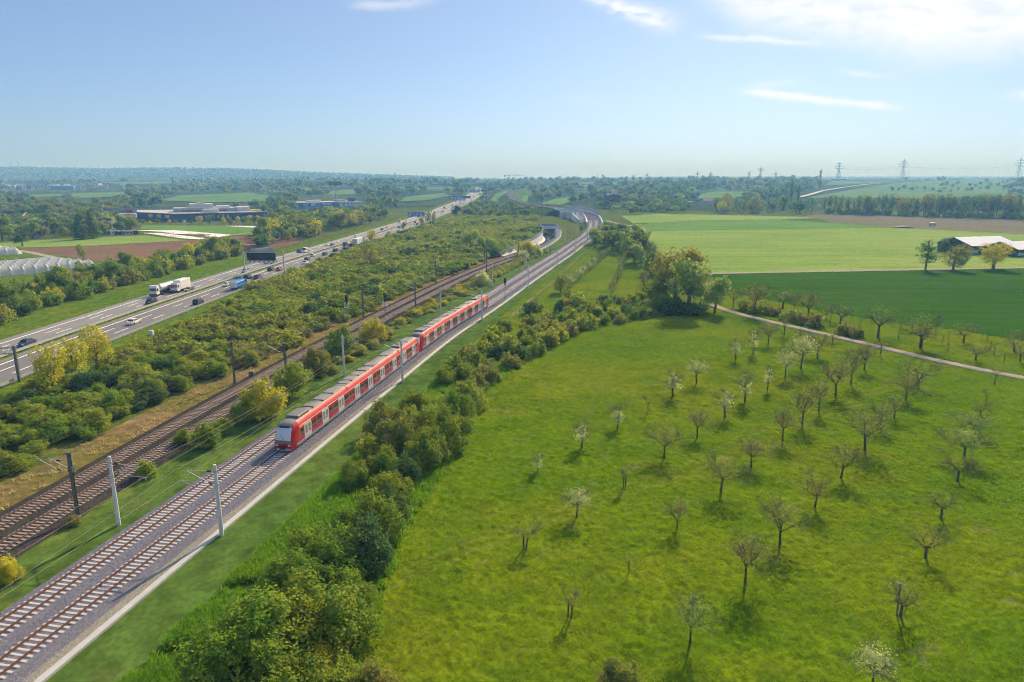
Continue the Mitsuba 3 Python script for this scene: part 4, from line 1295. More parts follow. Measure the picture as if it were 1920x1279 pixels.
semi = truck_cab(7.6, 'paint_dark_blue', 3.7) + [('trailer_box', cbox(-1.27, 1.27, -7.8, 5.4, 1.1, 4.0, 0.04), 'paint_white'), ('rear_doors', box(-1.22, 1.22, -7.88, -7.8, 1.2, 3.9), 'train_grey'), ('chassis', box(-0.9, 0.9, -7.7, 7.2, 0.6, 1.08), 'black')] + wheels_at((6.6, 3.6, -4.2, -5.4, -6.6))
place_parts('semi_trailer_truck', semi, road_at(655, 459.5, 10.6, True), 'big white semi-trailer on the right carriageway beyond the gantry', 'truck')
carr = truck_cab(6.4, 'paint_dark_grey', 2.9) + [('deck', box(-1.2, 1.2, -6.4, 4.4, 1.0, 1.2), 'paint_dark_grey'), ('upper_deck', box(-1.2, 1.2, -6.4, 3.8, 2.6, 2.72), 'paint_dark_grey')] + [('post', box(x - 0.06, x + 0.06, y - 0.06, y + 0.06, 1.2, 2.6), 'paint_dark_grey') for x in (-1.1, 1.1) for y in (-6.2, -1.2, 3.6)] + [('chassis', box(-0.8, 0.8, -6.3, 6.0, 0.6, 0.98), 'black')] + wheels_at((5.4, -3.8, -5.0), r=0.45)
place_parts('car_transporter', carr, road_at(628, 468, 11.2, True), 'dark car transporter on the right carriageway behind the semi-trailer', 'truck')
for kk, (yy, zz, cc) in enumerate(((-4.0, 1.2, 'silver grey'), (1.0, 1.2, 'black'), (-4.0, 2.72, 'black'), (1.0, 2.72, 'white'))):
    M_ = road_at(628, 468, 11.2, True) @ mat((0, yy, zz))
    key = num('car')
    if ('sedan', cc) not in bodies:
        bodies['sedan', cc] = proto('body_sedan_' + cc.replace(' ', '_'), CARS['sedan'][0], 'paint_' + cc.replace(' ', '_'), 30)
    inst(key + '__body', bodies['sedan', cc], M_); inst(key + '__windows', CARS['sedan'][1], M_)
    lab(key, f'{cc} car riding on the {"lower" if kk < 2 else "upper"} deck of the car transporter, {"rear" if yy < 0 else "front"} place', 'car')

# gantries --------------------------------------------------------------
def gantry(key, u, v, o0, o1, label, boards, h=8.4, away=True, posts=(True, True), zmid=None):
    c, t = at_s(hw_near, s_near(hw_near, PL(u, v)))
    M = mat(c, face_yaw(t))
    parts = []
    for o, yes in ((o0, posts[0]), (o1, posts[1])):
        if yes:
            parts.append(('post', cbox(o - 0.22, o + 0.22, -0.22, 0.22, -0.2, h + 0.4, 0.03), 'steel_dark' if not boards else 'steel_pale'))
    parts.append(('beam', cat(bar([o0, -0.25, h], [o1, -0.25, h], 0.09), bar([o0, 0.25, h], [o1, 0.25, h], 0.09), bar([o0, -0.25, h - 1.1], [o1, -0.25, h - 1.1], 0.09), bar([o0, 0.25, h - 1.1], [o1, 0.25, h - 1.1], 0.09),
                          *[bar([x, s_ * 0.25, h - 1.1], [x + 0.9, s_ * 0.25, h], 0.04) for x in np.arange(o0, o1 - 0.8, 0.9) for s_ in (-1, 1)]), 'steel_pale'))
    for b in boards:
        n_, x0, x1, z0, z1, m_ = b[:6]
        y = b[6] if len(b) > 6 else -0.55
        parts.append((n_, box(x0, x1, y - 0.12, y + 0.12, z0, z1), m_))
    place_parts(key, parts, M, label, 'sign gantry')


plain('sign_blue', (0.015, 0.14, 0.46), 0.5)
plain('sign_white', (0.72, 0.73, 0.74), 0.5)
plain('sign_black', (0.012, 0.013, 0.016), 0.6)
plain('sign_grey', (0.25, 0.28, 0.30), 0.5)
bd = [('sign_board', 0.8, 12.2, 5.6, 8.6, 'sign_black', -0.6), ('lane_strip', 0.8, 12.2, 4.72, 5.57, 'sign_white', -0.6)]
for k_, x in enumerate(np.linspace(1.8, 11.2, 6)):
    bd.append(('lane_symbol', x - 0.28, x + 0.28, 4.9, 5.4, 'sign_blue' if k_ % 2 else 'sign_black', -0.70))
gantry('sign_gantry', 464, 513, -0.8, 15.0, 'motorway gantry with a wide black message board over a white strip of symbols', bd, 8.6)
gantry('sign_gantry_001', 13, 721, 0.6, 15.2, 'dark steel gantry post at the left edge of the photo beside the motorway', [], 6.6)


def blue_gantry(key, u, v, o0, o1, label, splits, z0, z1, m_='sign_blue'):
    bs = []
    for a, b in splits:
        bs.append(('sign_board', a, b, z0, z1, m_, -0.6))
        if m_ == 'sign_blue':
            w = b - a
            for i, (q, zz, ww) in enumerate(((0.12, 0.72, 0.5), (0.12, 0.48, 0.62), (0.12, 0.24, 0.4))):
                bs.append(('sign_text', a + w * q, a + w * (q + ww), z0 + (z1 - z0) * zz, z0 + (z1 - z0) * (zz + 0.11), 'sign_white', -0.73))
            bs.append(('sign_arrow', b - w * 0.16, b - w * 0.12, z0 + (z1 - z0) * 0.2, z0 + (z1 - z0) * 0.7, 'sign_white', -0.73))
    gantry(key, u, v, o0, o1, label, bs, (z0 + z1) / 2 + 0.6)


blue_gantry('blue_sign_gantry', 770, 419, -1.0, 15.0, 'nearest gantry of blue direction signs in three boards over the right carriageway', [(0.2, 7.0), (7.4, 10.8), (11.2, 14.6)], 5.6, 9.4)
blue_gantry('blue_sign_gantry_001', 850, 386.5, -1.0, 16.0, 'second gantry of blue direction signs, far along the right carriageway', [(-0.6, 6.6), (7.2, 11.2), (11.8, 15.6)], 6.5, 12.0)
blue_gantry('dark_sign_gantry', 862, 381.5, 1.0, 16.0, 'far gantry with one long dark message board between two blue ones', [(1.0, 15.5)], 6.5, 10.0, 'sign_black')
blue_gantry('blue_sign_gantry_002', 885, 370, -2.0, 16.0, 'farthest gantry of blue direction signs on the motorway', [(-1.5, 7.2), (7.8, 15.5)], 7.5, 13.0)
blue_gantry('dark_sign_gantry_001', 893, 362.5, 8.0, 30.0, 'dark sign at the far end of the motorway, right of the traffic', [(14, 28)], 6.0, 16.0, 'sign_grey')
# bridge far over the motorway
c_, t_ = at_s(hw_near, s_near(hw_near, PL(900, 354)))
M_ = mat(c_, face_yaw(t_))
place_parts('road_bridge', [('deck', box(-120, 130, -6, 6, 7.5, 10.0), 'sign_grey'), ('pier', box(-1, 1, -4, 4, -2, 7.5), 'concrete'), ('pier', box(-34, -31, -4, 4, -4, 7.5), 'concrete'), ('pier', box(32, 35, -4, 4, -4, 7.5), 'concrete'), ('parapet', box(-120, 130, -6.3, -6.02, 9.0, 11.0), 'steel_dark')], M_, 'far grey bridge crossing over the motorway at its end', 'bridge')
put('roadside_cabinet', cbox(-0.5, 0.5, -0.35, 0.35, 0, 1.3, 0.05).apply_translation([*XY(284, 629), 0]), 'concrete_pale')
lab('roadside_cabinet', 'small pale cabinet on the grass by the right edge of the motorway', 'cabinet')
# concrete wall piers by the left shrubs behind the gantry
for k_, u in enumerate((478, 487, 496, 505)):
    put(num('concrete_wall'), box(-2.0, 2.0, -0.2, 0.2, 0, 2.2).apply_transform(mat(P(u, 475.5 - (u - 478) * 0.15), 0.35)), 'concrete')
    k2 = list(scene)[-1]
    lab(k2, 'pale concrete wall segment beside the left carriageway behind the gantry', 'wall', 'wall segments by the motorway')
# ---------------------------------------------------------------- trough and flyover
tr = cut(old_line, TROUGH0 - 2, 540)
lip = tr.copy(); lip[:, 2] = 0


def wall_along(path, o, z_top, z_bot, w):
    """An upright wall between two height lines along the path."""
    a = offset(path, o); b = offset(path, o + w)
    v, f = [], []
    for p, q, zt, zb in zip(a, b, np.broadcast_to(z_top, len(a)), np.broadcast_to(z_bot, len(a))):
        v += [[p[0], p[1], zb], [p[0], p[1], zt], [q[0], q[1], zt], [q[0], q[1], zb]]
    for i in range(len(a) - 1):
        for j in range(3):
            k = 4 * i + j
            f += [[k, k + 1, k + 5], [k, k + 5, k + 4]]
    e = 4 * (len(a) - 1)
    f += [[0, 1, 2], [0, 2, 3], [e, e + 2, e + 1], [e, e + 3, e + 2]]
    return mesh(v, f)


zb = tr[:, 2] - 0.6
zt = np.interp(tr[:, 1], [TROUGH0, TROUGH0 + 40, 480, 540], [0.5, 1.0, 1.3, 1.6])
plain('rail_blue', worn((0.20, 0.27, 0.36), 0.2, 1.0), 0.5)
put('trough__left_wall', wall_along(tr, -6.6, zt, zb, 0.6), 'concrete_pale')
put('trough__right_wall', wall_along(tr, 6.0, zt, zb, 0.6), 'concrete_pale')
put('trough__floor', ribbon(tr, -6.2, 6.2, -0.25), 'concrete')
put('trough__left_railing', wall_along(tr, -6.45, zt + 1.9, zt, 0.2), 'rail_blue')
put('trough__right_railing', wall_along(tr, 6.2, zt + 1.2, zt, 0.2), 'rail_blue')
put('trough__left_walkway', ribbon(tr, -5.9, -4.4, 0.45), 'concrete_pale')
put('trough__right_walkway', ribbon(tr, 4.4, 5.9, 0.45), 'concrete_pale')
# portal
ptl = old_line[np.argmin(abs(old_line[:, 1] - 536))]
c_, t_ = at_s(old_line, s_near(old_line, ptl))
M_ = mat([c_[0], c_[1], 0], face_yaw(t_))
def pput(key, m, b):
    v = np.asarray(m.vertices) @ M_[:3, :3].T + M_[:3, 3]
    put(key, mesh(v, m.faces), b)


pput('trough__portal_lintel', cbox(-7.2, 7.2, 0, 1.2, -0.6, 1.8, 0.05), 'concrete_pale')
pput('trough__portal_railing', box(-7.2, 7.2, 0.2, 0.4, 1.8, 3.2), 'rail_blue')
pput('trough__portal_roof', box(-7.2, 7.2, 1.2, 80, -0.4, -0.02), 'concrete')
pput('trough__portal_side', box(-7.0, -6.2, 0.1, 80, -8, -0.42), 'concrete')
pput('trough__portal_side_001', box(6.2, 7.0, 0.1, 80, -8, -0.42), 'concrete')
lab('trough', 'concrete trough with blue railings where the old line dives into a tunnel', 'railway cutting')

# the new line climbs on a bank and over the portal
climb = cut(new_line[: np.argmax(new_line[:, 1] > 1600) or None], 0, 1600)
i0 = int(np.argmin(((new_line[:, :2] - [70, 556]) ** 2).sum(1)))
i1 = int(np.argmin(((new_line[:, :2] - [47, 728]) ** 2).sum(1)))
i2 = int(np.argmin(((new_line[:, :2] - [4, 985]) ** 2).sum(1)))
fly = new_line[i0 - 2:i1]
struct('flyover_ballast', ribbon(new_line[i0 - 6:i2 + 250], -4.6, 5.9, 0.28), 'mat_ballast_new')
put('flyover__deck', sweep(fly, [(-5.6, 0.24), (-5.9, -1.4), (6.4, -1.4), (6.4, 0.24)]), 'concrete_pale')
put('flyover__left_parapet', sweep(new_line[i0 - 10:i1 - 10], [(-5.9, 0), (-5.9, 1.7), (-5.35, 1.7), (-5.35, 0)]), 'concrete_pale')
put('flyover__right_parapet', sweep(new_line[i0 - 12:i1 - 10], [(6.2, -.2), (6.2, 1.7), (6.9, 1.7), (6.9, -.2)]), 'concrete_pale')
for k_, (a, b, o) in enumerate(((i0 + 26, i1 - 18, -5.3), (i0 + 22, i1 - 14, 6.9))):
    q = new_line[a:b]
    put(num('flyover__noise_wall'), sweep(q, [(o - 0.15, 1.7), (o - 0.15, 4.3), (o + 0.15, 4.3), (o + 0.15, 1.7)]), 'concrete')
    qq = offset(resample(q, 6.0), o + (0.22 if o < 0 else -0.22))
    for p in qq:
        put(num('flyover__wall_post'), box(-0.18, 0.18, -0.2, 0.2, 1.5, 4.7).apply_translation(p), 'steel_dark')
# great sloping wing walls towards the portal
def wing(key, uv, zs, w=0.7):
    pts = [P(u, v, z) for (u, v), z in zip(uv, zs)]
    a = np.array(pts)
    n = np.array([w, -w, 0])
    v = np.vstack([np.c_[a[:, :2], a[:, 2]], np.c_[a[:, :2], a[:, 2] * 0 - 1.0]])
    v2 = v + [0.9, 0.4, 0]
    m = len(a)
    allv = np.vstack([v, v2])
    f = []
    for i in range(m - 1):
        f += [[i, i + 1, m + i + 1], [i, m + i + 1, m + i]]
        o = 2 * m
        f += [[o + i, o + m + i + 1, o + i + 1], [o + i, o + m + i, o + m + i + 1], [i, o + i, o + i + 1], [i, o + i + 1, i + 1]]
    f += [[0, m, 3 * m], [0, 3 * m, 2 * m], [m - 1, 3 * m - 1, 4 * m - 1 if False else 3 * m - 1]]
    put(key, mesh(allv, f[:-1]), 'concrete_pale')


wing('flyover__wing_wall', [(1072, 398), (1077, 404), (1083, 410), (1088, 415), (1091, 419)], [7.0, 5.6, 3.4, 1.4, 0.2])
wing('flyover__wing_wall_001', [(1080, 399.5), (1090, 405), (1098, 411), (1102, 415)], [6.8, 5.2, 3.0, 1.6])
ab = P(1071, 410.5, 0)
put('flyover__abutment', box(-4.5, 4.5, -1.0, 1.0, -0.5, 7.0).apply_transform(mat(ab, -0.5)), 'concrete_pale')
put('flyover__abutment_001', box(-5.5, 5.5, -1.2, 1.2, -0.5, 6.6).apply_transform(mat(P(1060, 409, 0), 0.35)), 'concrete_pale')
lab('flyover', 'pale concrete flyover carrying the new line over the portal, with parapets and noise walls', 'bridge')
# grassy bank under the climbing line
def bank(q, ol, orr, slope=1.7):
    a = offset(q, -ol); b = offset(q, orr)
    g0 = np.maximum(0.0, land(q[:, 0], q[:, 1])) - 0.3
    hgt = np.maximum(q[:, 2] + 0.2 - g0, 0.05)
    la = offset(q, -1.0)[:, :2] - q[:, :2]
    v = []
    for i in range(len(q)):
        nl = la[i] / np.linalg.norm(la[i])
        v += [[*(q[i, :2] + nl * (ol + slope * hgt[i])), g0[i]], [*a[i, :2], q[i, 2] + 0.2], [*b[i, :2], q[i, 2] + 0.2], [*(q[i, :2] - nl * (orr + slope * hgt[i])), g0[i]]]
    f = []
    for i in range(len(q) - 1):
        for j in range(3):
            k = 4 * i + j
            f += [[k, k + 1, k + 5], [k, k + 5, k + 4]]
    return mesh(v, f)


struct('railway_bank', bank(new_line[int(np.argmax(new_line[:, 1] > 400)):i0 + 4], 5.0, 6.6), 'mat_verge')
struct('railway_bank_beyond', bank(new_line[i1 - 4:i2 + 300], 5.2, 6.6), 'mat_verge')
struct('railway_bank_right', bank(offset(new_line[i0:i1], 9.0, -2.5), 3.0, 1.0, 2.2), 'mat_verge')
for k_, (u, v, z) in enumerate([(1012, 388, 7.2), (1021, 386, 7.2), (1041, 387, 7), (1073, 391, 7), (1088, 396, 6), (960, 372, 8)]):
    b = P(u, v, z)
    inst(num('catenary_mast') + '__pole', pr_pole, mat(b))
    k2 = list(scene)[-1].split('__')[0]
    lab(k2, 'thin pale mast on the flyover and bank where the new line bends away', 'catenary mast', 'masts along the far bend')
put('tall_dark_mast', tube([[*XY(1015, 409), 0], [*XY(1015, 409), 26.0]], [0.32, 0.2], 6), 'steel_dark')
lab('tall_dark_mast', 'tall thin dark mast standing on the field left of the flyover', 'mast')
put('bank_drain', box(-1.5, 1.5, -14, 14, 0, 0.4).apply_transform(np.array(mat(P(1000, 390, 5), 0.5))), 'concrete_pale')
lab('bank_drain', 'pale concrete chute running down the grassy bank left of the flyover', 'drain')
# ---------------------------------------------------------------- vegetation
def unit(v):
    return v / (np.linalg.norm(v, axis=-1, keepdims=True) + 1e-12)


def leaves(rng, c, n, s, quad=True, slim=0.75):
    """Leaf clumps: small folded quads (or triangles) at the points c, facing roughly along n, of sizes s."""
    k = len(c)
    n = unit(n + rng.normal(0, 0.55, (k, 3)))
    a = unit(np.cross(n, rng.normal(0, 1, (k, 3))))
    b = np.cross(n, a)
    s = s[:, None]
    if quad:
        fold = n * s * rng.uniform(-0.25, 0.35, (k, 1))
        v = np.stack([c - a * s, c - b * s * slim + fold, c + a * s * 1.1, c + b * s * slim + fold], 1).reshape(-1, 3)
        o = np.arange(k) * 4
        f = np.vstack([np.stack([o, o + 1, o + 2], 1), np.stack([o, o + 2, o + 3], 1)])
    else:
        v = np.stack([c - a * s - b * s * 0.6, c + a * s * rng.uniform(0.7, 1.2, (k, 1)) - b * s * 0.5, c + b * s * rng.uniform(0.8, 1.3, (k, 1))], 1).reshape(-1, 3)
        o = np.arange(k) * 3
        f = np.stack([o, o + 1, o + 2], 1)
    return mesh(v, f)


def lobes_shrub(rng, n=15):
    """A shrub as many small overlapping tufts of unequal height."""
    L = [([0, 0, 0.36], [0.36, 0.36, 0.36])]
    for i in range(n):
        a, r = rng.uniform(0, 6.28), 0.46 * math.sqrt(rng.random())
        h = rng.uniform(0.25, 0.86) * (1.1 - 1.1 * r)
        q = rng.uniform(0.10, 0.20)
        L.append(([r * math.cos(a), r * math.sin(a), h], [q, q * rng.uniform(0.8, 1.2), q * rng.uniform(0.9, 1.6)]))
    for i in range(n // 2):
        a, r = rng.uniform(0, 6.28), 0.42 * math.sqrt(rng.random())
        L.append(([r * math.cos(a), r * math.sin(a), rng.uniform(0.55, 0.95) * (1.08 - 0.9 * r)], [rng.uniform(0.04, 0.075), rng.uniform(0.04, 0.075), rng.uniform(0.10, 0.20)]))
    return L


def crown(rng, L, nleaf, size, quad=True, core=True, shell=(0.62, 1.22), zmin=0.03, drop=0.0, up=0.35):
    cs = np.array([l[0] for l in L]); rs = np.array([l[1] for l in L])
    w = rs.prod(1) ** (2 / 3); w /= w.sum()
    pts, nor = [], []
    need = nleaf
    while need > 0:
        m = int(need * 2.2) + 40
        i = rng.choice(len(L), m, p=w)
        d = unit(rng.normal(0, 1, (m, 3)))
        k = shell[0] + (shell[1] - shell[0]) * rng.random((m, 1)) ** 1.3
        p = cs[i] + d * rs[i] * k
        q = (((p[:, None] - cs[None]) / rs[None]) ** 2).sum(-1)
        ok = (q.min(1) > shell[0] ** 2 * 0.9) & (p[:, 2] > zmin)
        k = meshkit.noise(p * 9.0 + 3, int(rng.integers(1e6)))
        ok &= k > 0.30 + drop * rng.random(m)
        pts.append(p[ok][:need]); nor.append((unit(d / rs[i]) + [0, 0, up])[ok][:need])
        need -= len(pts[-1])
    p, n = np.vstack(pts), np.vstack(nor)
    out = [leaves(rng, p, n, size * rng.uniform(0.5, 1.4, len(p)), quad)]
    if core:
        big = sorted(range(len(L)), key=lambda i: -np.prod(L[i][1]))[:4]
        for i in big:
            c, r = L[i]
            s = trimesh.creation.icosphere(1, 1.0)
            v = np.asarray(s.vertices)
            v = v * (0.50 + 0.22 * meshkit.noise(v * 2.1 + np.array(c) * 5, 3)[:, None]) * r + c
            v[:, 2] = np.maximum(v[:, 2], 0.0)
            out.append(mesh(v, s.faces))
    return cat(out)


def limb(rng, p, d, L, r, depth, out, tips, droop=0.0, kids=(2, 4), spread=0.6, n=3, sides=5, keep=0.72):
    """A branch that forks; out collects tubes, tips the ends."""
    pts, q, dd = [p], np.array(p, float), np.array(d, float)
    for i in range(n):
        dd = unit(dd + rng.normal(0, 0.13, 3) + [0, 0, 0.07 - droop])
        q = q + dd * L / n
        pts.append(q.copy())
    r1 = r * (0.55 if depth else 0.25)
    out.append(tube(pts, np.linspace(r, r1, n + 1), max(3, sides), cap=False))
    if depth == 0:
        tips.append((q, dd)); return
    for k in range(int(rng.integers(*kids)) + 1):
        w = rng.uniform(0.45, 1.0) if k else 1.0
        i = min(int(w * n), n - 1)
        s = pts[i] + (pts[i + 1] - pts[i]) * (w * n - i)
        e = unit(dd + rng.normal(0, spread, 3))
        limb(rng, s, e, L * rng.uniform(keep - 0.12, keep + 0.08), r1 * rng.uniform(0.7, 0.95), depth - 1, out, tips, droop, kids, spread, max(2, n - 1), sides - 1, keep)


def twigs(rng, tips, n, L, w):
    """Fine twigs at the branch ends: slender three-sided slivers."""
    v, f = [], []
    for q, d in tips:
        for _ in range(n):
            e = unit(d + rng.normal(0, 0.6, 3) + [0, 0, 0.15]) * L * rng.uniform(0.5, 1.2)
            s = q - d * rng.uniform(0, L)
            a = unit(np.cross(e, rng.normal(0, 1, 3))) * w
            b = unit(np.cross(e, a)) * w
            o = len(v)
            v += [s + a, s - a * 0.5 + b * 0.87, s - a * 0.5 - b * 0.87, s + e]
            f += [[o, o + 1, o + 3], [o + 1, o + 2, o + 3], [o + 2, o, o + 3]]
    return mesh(v, f)


def orchard_tree(seed, kind):
    """A small fruit tree one unit tall: trunk with limbs, and a crown of twigs, buds or blossom."""
    rng = np.random.default_rng(seed)
    wood, tips = [], []
    th = {'round': 0.40, 'vase': 0.34, 'cone': 0.28, 'old': 0.33, 'sapling': 0.5}[kind]
    r0 = {'round': 0.019, 'vase': 0.019, 'cone': 0.017, 'old': 0.028, 'sapling': 0.011}[kind]
    lean = rng.normal(0, 0.05, 2)
    top = np.array([lean[0] * th, lean[1] * th, th])
    wood.append(tube([[0, 0, -0.03], [lean[0] * 0.2, lean[1] * 0.2, th * 0.45], top], [r0 * 1.35, r0, r0 * 0.85], 7, cap=False))
    if kind == 'cone':
        mid = np.array([lean[0], lean[1], 0.93])
        wood.append(tube([top, mid], [r0 * 0.8, r0 * 0.15], 5, cap=False))
        for z in np.linspace(th * 0.95, 0.88, 17):
            a = rng.uniform(0, 6.28)
            k = (z - th) / (1 - th)
            L = 0.21 * (1 - k) ** 0.8 * (0.35 + min(1, k * 5) * 0.65) + 0.05
            limb(rng, top + (mid - top) * (z - th) / (0.93 - th), unit(np.array([math.cos(a), math.sin(a), 0.75])), L, r0 * 0.28, 1, wood, tips, 0, (2, 4), 0.6, 2, 4)
        cs = crown(rng, [([0, 0, th + 0.19], [0.15, 0.15, 0.2]), ([0, 0, th + 0.38], [0.11, 0.11, 0.22])], 520, 0.0185, True, False, (0.2, 1.2), 0.2, 0.3)
    else:
        nl = {'round': 7, 'vase': 6, 'old': 5, 'sapling': 3}[kind]
        for i in range(nl):
            a = 6.28 * i / nl + rng.normal(0, 0.3)
            el = {'round': rng.uniform(0.5, 1.6), 'vase': rng.uniform(1.1, 2.1), 'old': rng.uniform(0.25, 0.9), 'sapling': 2.0}[kind]
            limb(rng, top - [0, 0, rng.uniform(0, 0.05)], unit(np.array([math.cos(a), math.sin(a), el])), {'round': 0.33, 'vase': 0.33, 'old': 0.33, 'sapling': 0.22}[kind], r0 * 0.5, 2, wood, tips, 0.0, (2, 4), {'round': 0.55, 'vase': 0.42, 'old': 0.7, 'sapling': 0.3}[kind], 3, 5)
        if kind == 'sapling':
            wood.append(tube([[0.035, 0.02, -0.03], [0.035, 0.02, 0.62]], 0.012, 5))
        lob = {'round': [([0, 0, 0.67], [0.36, 0.36, 0.31])], 'vase': [([0, 0, 0.69], [0.31, 0.31, 0.31])], 'old': [([0, 0, 0.62], [0.42, 0.42, 0.27])], 'sapling': [([0, 0, 0.75], [0.12, 0.12, 0.2])]}[kind]
        cs = crown(rng, lob, {'round': 1000, 'vase': 850, 'old': 380, 'sapling': 130}[kind], 0.0150, False, False, (0.35, 1.05), 0.2, 0.3)
    if len(tips) > 330:
        tips = [tips[i] for i in rng.choice(len(tips), 330, replace=False)]
    tw = twigs(rng, tips, 7 if kind != 'sapling' else 4, 0.14, 0.0019)
    return cat(wood), tw, cs


def shade_tree(seed, lobes, nleaf, size, th=0.3, r0=0.035, quad=True, core=True, drop=0.0):
    """A leafy tree one unit tall: (trunk and limbs, crown)."""
    rng = np.random.default_rng(seed)
    wood = [tube([[0, 0, -0.03], [rng.normal(0, .01), rng.normal(0, .01), th], [0, 0, 0.6]], [r0 * 1.3, r0, r0 * 0.4], 7, cap=False)]
    for c, r in lobes[:7]:
        a = np.array([0, 0, rng.uniform(th * 0.7, 0.5)])
        wood.append(tube([a, (a + c) / 2 + [0, 0, 0.03], np.array(c)], [r0 * 0.5, r0 * 0.3, r0 * 0.12], 5, cap=False))
    return cat(wood), crown(rng, lobes, nleaf, size, quad, core, drop=drop)


def round_lobes(seed, n=9, w=0.30, z0=0.3, z1=0.85, q=(0.13, 0.22)):
    rng = np.random.default_rng(seed)
    L = [([0, 0, (z0 + z1) / 2 + 0.05], [w * 0.75, w * 0.75, (z1 - z0) / 2])]
    for i in range(n):
        a = rng.uniform(0, 6.28); z = rng.uniform(z0, z1)
        k = math.sqrt(max(0, 1 - ((z - (z0 + z1) / 2) / ((z1 - z0) / 2 + 0.05)) ** 2))
        s = rng.uniform(*q)
        L.append(([w * k * 0.75 * math.cos(a), w * k * 0.75 * math.sin(a), z], [s, s, s * rng.uniform(0.8, 1.1)]))
    return L


PENDING = []


def PLACE(uv, text):
    PENDING.append((text, uv))
    return (text, len(PENDING) - 1)


def settle_places():
    """Tells look-alikes apart by the band of the photo they stand in and their order in it."""
    bands = [(0, 600, 'high in the meadow'), (600, 680, 'in the upper part'), (680, 780, 'above the middle'), (780, 880, 'just below the middle'), (880, 1010, 'low in the photo'), (1010, 1130, 'near the bottom'), (1130, 9999, 'at the very bottom')]
    word = ['leftmost', 'second from left', 'third from left', 'fourth from left', 'fifth from left', 'sixth from left', 'seventh from left', 'eighth from left', 'ninth from left', 'tenth from left', 'eleventh from left', 'twelfth from left']
    out = {}
    for text in {t for t, _ in PENDING}:
        for a, b, nm in bands:
            ids = sorted([i for i, (t, q) in enumerate(PENDING) if t == text and a <= q[1] < b], key=lambda i: PENDING[i][1][0])
            for k, i in enumerate(ids):
                out[i] = f'{text}, {word[k]} of those {nm}' if len(ids) > 1 else f'{text}, the only one {nm}'
    for d in labels.values():
        if isinstance(d.get('label'), tuple):
            d['label'] = out[d['label'][1]]


# prototypes
SHR = {}
for m_ in ('leaf_shrub', 'leaf_hedge', 'leaf_brown', 'leaf_yellow', 'leaf_dark', 'leaf_pale', 'leaf_blossom'):
    for d_, (nl, sz, nv) in {'near': (5200, 0.0225, 4), 'mid': (800, 0.056, 4), 'far': (300, 0.085, 3)}.items():
        if (m_, d_) in (('leaf_blossom', 'near'), ('leaf_yellow', 'far')):
            continue
        if d_ == 'near' and m_ not in ('leaf_hedge', 'leaf_brown', 'leaf_shrub', 'leaf_yellow', 'leaf_dark'):
            continue
        for i in range(nv if m_ in ('leaf_shrub', 'leaf_hedge') else 2):
            rng_ = np.random.default_rng(100 + 17 * i + len(m_) * 3 + len(d_))
            SHR.setdefault((m_, d_), []).append(proto(f'shrub_{m_}_{d_}_{i}', crown(rng_, lobes_shrub(rng_, 16 if d_ != 'far' else 10), nl, sz, d_ != 'far', True, drop=0.15), m_))
TREES = {}
for m_, tw_ in (('leaf_tree', 'bark'), ('leaf_pale', 'bark_grey'), ('leaf_yellow', 'bark_grey'), ('leaf_dark', 'bark'), ('leaf_brown', 'bark'), ('leaf_far', 'bark'), ('leaf_bud', 'bark_grey'), ('leaf_blossom', 'bark_grey'), ('leaf_gold', 'bark')):
    for i in range(3 if m_ in ('leaf_far', 'leaf_tree') else 2):
        for d_, (nl, sz) in {'near': (2300, 0.0225), 'far': (330, 0.056)}.items():
            if d_ == 'near' and m_ in ('leaf_far', 'leaf_blossom') or d_ == 'far' and m_ == 'leaf_bud':
                continue
            bare = m_ == 'leaf_bud'
            a_, b_ = shade_tree(300 + i * 7 + len(m_), round_lobes(200 + i * 5 + len(m_), 9, 0.30 if i else 0.36), nl, sz if not bare else 0.022, 0.26 if d_ == 'near' else 0.18, 0.03, d_ == 'near', not bare and m_ not in ('leaf_yellow',) , 0.5 if bare or m_ == 'leaf_yellow' else 0.25)
            TREES.setdefault((m_, d_), []).append((proto(f'trunk_{m_}_{d_}_{i}', a_, tw_), proto(f'crown_{m_}_{d_}_{i}', b_, m_)))
# tall half-bare trees of the row behind the fields
for i in range(4):
    rng_ = np.random.default_rng(700 + i)
    wood, tips = [], []
    wood.append(tube([[0, 0, -0.02], [0, 0, 0.4], [rng_.normal(0, .02), 0, 0.9]], [0.018, 0.014, 0.004], 6, cap=False))
    for z in np.linspace(0.16, 0.8, 15):
        a = rng_.uniform(0, 6.28)
        limb(rng_, [0, 0, z], unit(np.array([math.cos(a), math.sin(a), 1.5])), 0.26 * (1.15 - z), 0.006, 1, wood, tips, 0, (2, 4), 0.45, 2, 4)
    L_ = [([0, 0, 0.58], [0.20, 0.20, 0.40]), ([0.06, 0.04, 0.42], [0.20, 0.2, 0.26]), ([-0.06, 0, 0.66], [0.17, 0.17, 0.28])]
    cr = cat(twigs(rng_, tips, 3, 0.11, 0.0030), crown(rng_, L_, 330, 0.026, False, False, (0.2, 1.08), 0.05, 0.5))
    TREES.setdefault(('tall', 'near'), []).append((proto(f'trunk_tall_{i}', cat(wood), 'bark_grey'), proto(f'crown_tall_{i}', cr, 'leaf_far')))
